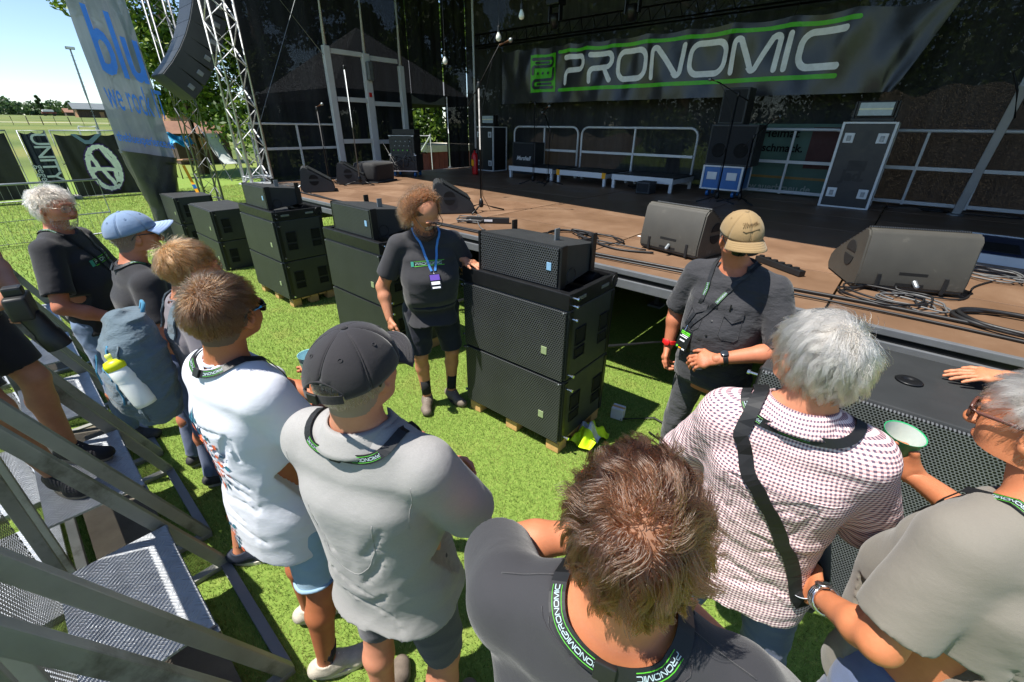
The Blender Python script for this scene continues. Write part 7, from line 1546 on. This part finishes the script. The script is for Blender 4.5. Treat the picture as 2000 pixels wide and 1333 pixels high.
Q, N = p.S.project(V3([p.J(-.2+.4*t, -.2, 1.36) for t in np.linspace(0, 1, 24)]), -.0002); MB().tube(Q, .0012, 5).build('yoke_seam', GING, p.shirt, smooth=True)
# --- taupe T-shirt, right edge
p = person('grey-haired man in sunglasses and taupe T-shirt at the right edge', (.405, 1.15), (-.72, .69), 1.745, 1.08, .04, .01, (.28, -.08, 0), (0, .03), {'L': ((-.245, -.03, 1.16), (-.205, .15, 1.04)), 'R': ((.27, .16, 1.2), (.12, .31, 1.30))}, None, None, 'bd7d58',
           dict(mat=TAUPE, sleeve=.80, sleeve_off=.03, hem=.82, off=.022, fold=.005, lines=[((-.15, 1.34), (.1, 1.12), -.03), ((-.16, 1.28), (.12, .98), -.03), ((-.17, 1.2), (.06, .9), -.02), ((-.15, 1.12), (-.02, .88), 0), ((.15, 1.36), (.02, 1.2), -.02), ((-.02, 1.08), (.16, .95), .02), ((-.17, 1.38), (-.03, 1.26), -.02)]), dict(mat=BLUEJ, len=1.98, name='trousers', off=.02), shoe('3a3a3c', '999999', '777777'), pm('scalp_silver', '9d958c', .8), .007, .004, {'L': dict(curl=.75, nrm=(-1, .1, .2), thumb=.8), 'R': dict(curl=.8, nrm=(.2, .9, .2))}, .006, sh_w=.84, seed=20)
hair(p, HS, 5200, (.035, .065), (.0, -.05, .09), .4, .35, 70, .04, .9, 10, 13, lambda q: scalp_mask(q, -.08, .06), .5, 420, .00055, vol=.14); glasses(p, pm('brown_frame', '54332a', .3), pm('brown_lens', '2a1512', .12), wrap=.02, w=.058, thick=.004); lanyard(p, print_at=(.3, .7))
watch(p, 'L', CHROME, CHROME, .93, k=1.05)
Rz = Matrix.Rotation(p.root.rotation_euler[2], 4, 'Z'); w = lambda *a: Vector(p.root.location)+Rz @ Vector(p.J(*a))
cup('green and white cup held up by the man in the taupe T-shirt', w(.09, .38, 1.30), pm('green_plastic', '2fa368', .35), pm('beer', 'b9c3bd', .2), r=.048, tilt=(.12, .1, 0)); cup('white printed paper cup hanging from the hand of the man in the taupe T-shirt', w(-.20, .25, .91), pm('white_paper', 'dfe3ee', .5), HOLE, r=.042, tilt=(.35, -.1, .6), liquid=False, ring=True)
# --- photographer on the barrier
p = person('photographer in black T-shirt and shorts standing on the barrier step, mostly out of frame', (-2.98, -.36), (.62, .78), 1.80, 1.1, .02, -.02, (0, -.2, 0), (0, 0), {'R': ((.28, .06, 1.12), (.14, .31, 1.0)), 'L': ((-.25, .1, 1.1), (-.03, .32, .95))}, {'R': (.10, .22, -.5), 'L': (-.12, .14, -.1)}, {'R': .10, 'L': .08}, 'b98a70',
           dict(mat=BLK, sleeve=.8, hem=.86, sleeve_off=.03, off=.016), dict(mat=BLK, len=.82, off=.03), shoe('1b1b1f', '8d8575', 'cfc6a8'), pm('scalp_grey', '8a7668', .8), .009, .006, {'R': dict(d=(-.45, .8, -.1), nrm=(.3, .5, .8), curl=.6, thumb=.7), 'L': dict(curl=.7)}, z0=.481, seed=21)
hair(p, hair_mat('grey_short_hair2', '8d8880'), 1500, (.01, .02), seed=30, k=5)
Rz = Matrix.Rotation(p.root.rotation_euler[2], 4, 'Z'); cw = Vector(p.root.location)+Rz @ Vector(p.J(.10, .42, .93)); cm = thing('photo_camera', 'black photo camera with a long lens held by the photographer', 'camera', cw, p.root.rotation_euler[2]+.5); MB().box((0, 0, .04), (.14, .07, .1), 0, .012).build('body', BLACK_P, cm, smooth=True); MB().lathe([(.036, 0), (.04, .02), (.04, .09), (.046, .1), (.046, .17), (.04, .172), (.038, .15)], (0, .01, .0), 24, (0, .25, -1)).build('lens', BLACK_M, cm, auto=35); MB().box((0, 0, .105), (.06, .06, .04), 0, .01).build('viewfinder', BLACK_P, cm)
# --- man outside the frame on the right, hand on the stack
p = person('man beyond the right edge resting his hand on the right-hand stack', (1.0, 2.9), (-.97, -.25), 1.78, 1.05, .02, .04, (0, -.1, 0), (0, 0), {'L': ((-.27, .28, 1.22), (-.27, .52, 1.245)), 'R': ((.27, -.02, 1.15), (.28, .08, .92))}, None, None, 'c58a68', dict(mat=NAVY, sleeve=.8, hem=.86, sleeve_off=.03), dict(mat=JEAN, len=1.98, name='jeans'), shoe('3a3a3c', '999999', '777777'), pm('scalp_dark', '5a4638', .8), .0095, .006, {'L': dict(d=(.05, 1, -.22), nrm=(-.1, .2, 1), curl=.15, thumb=.1, spread=.14)}, seed=22)
hair(p, HD, 1800, (.02, .04), seed=31, k=6)
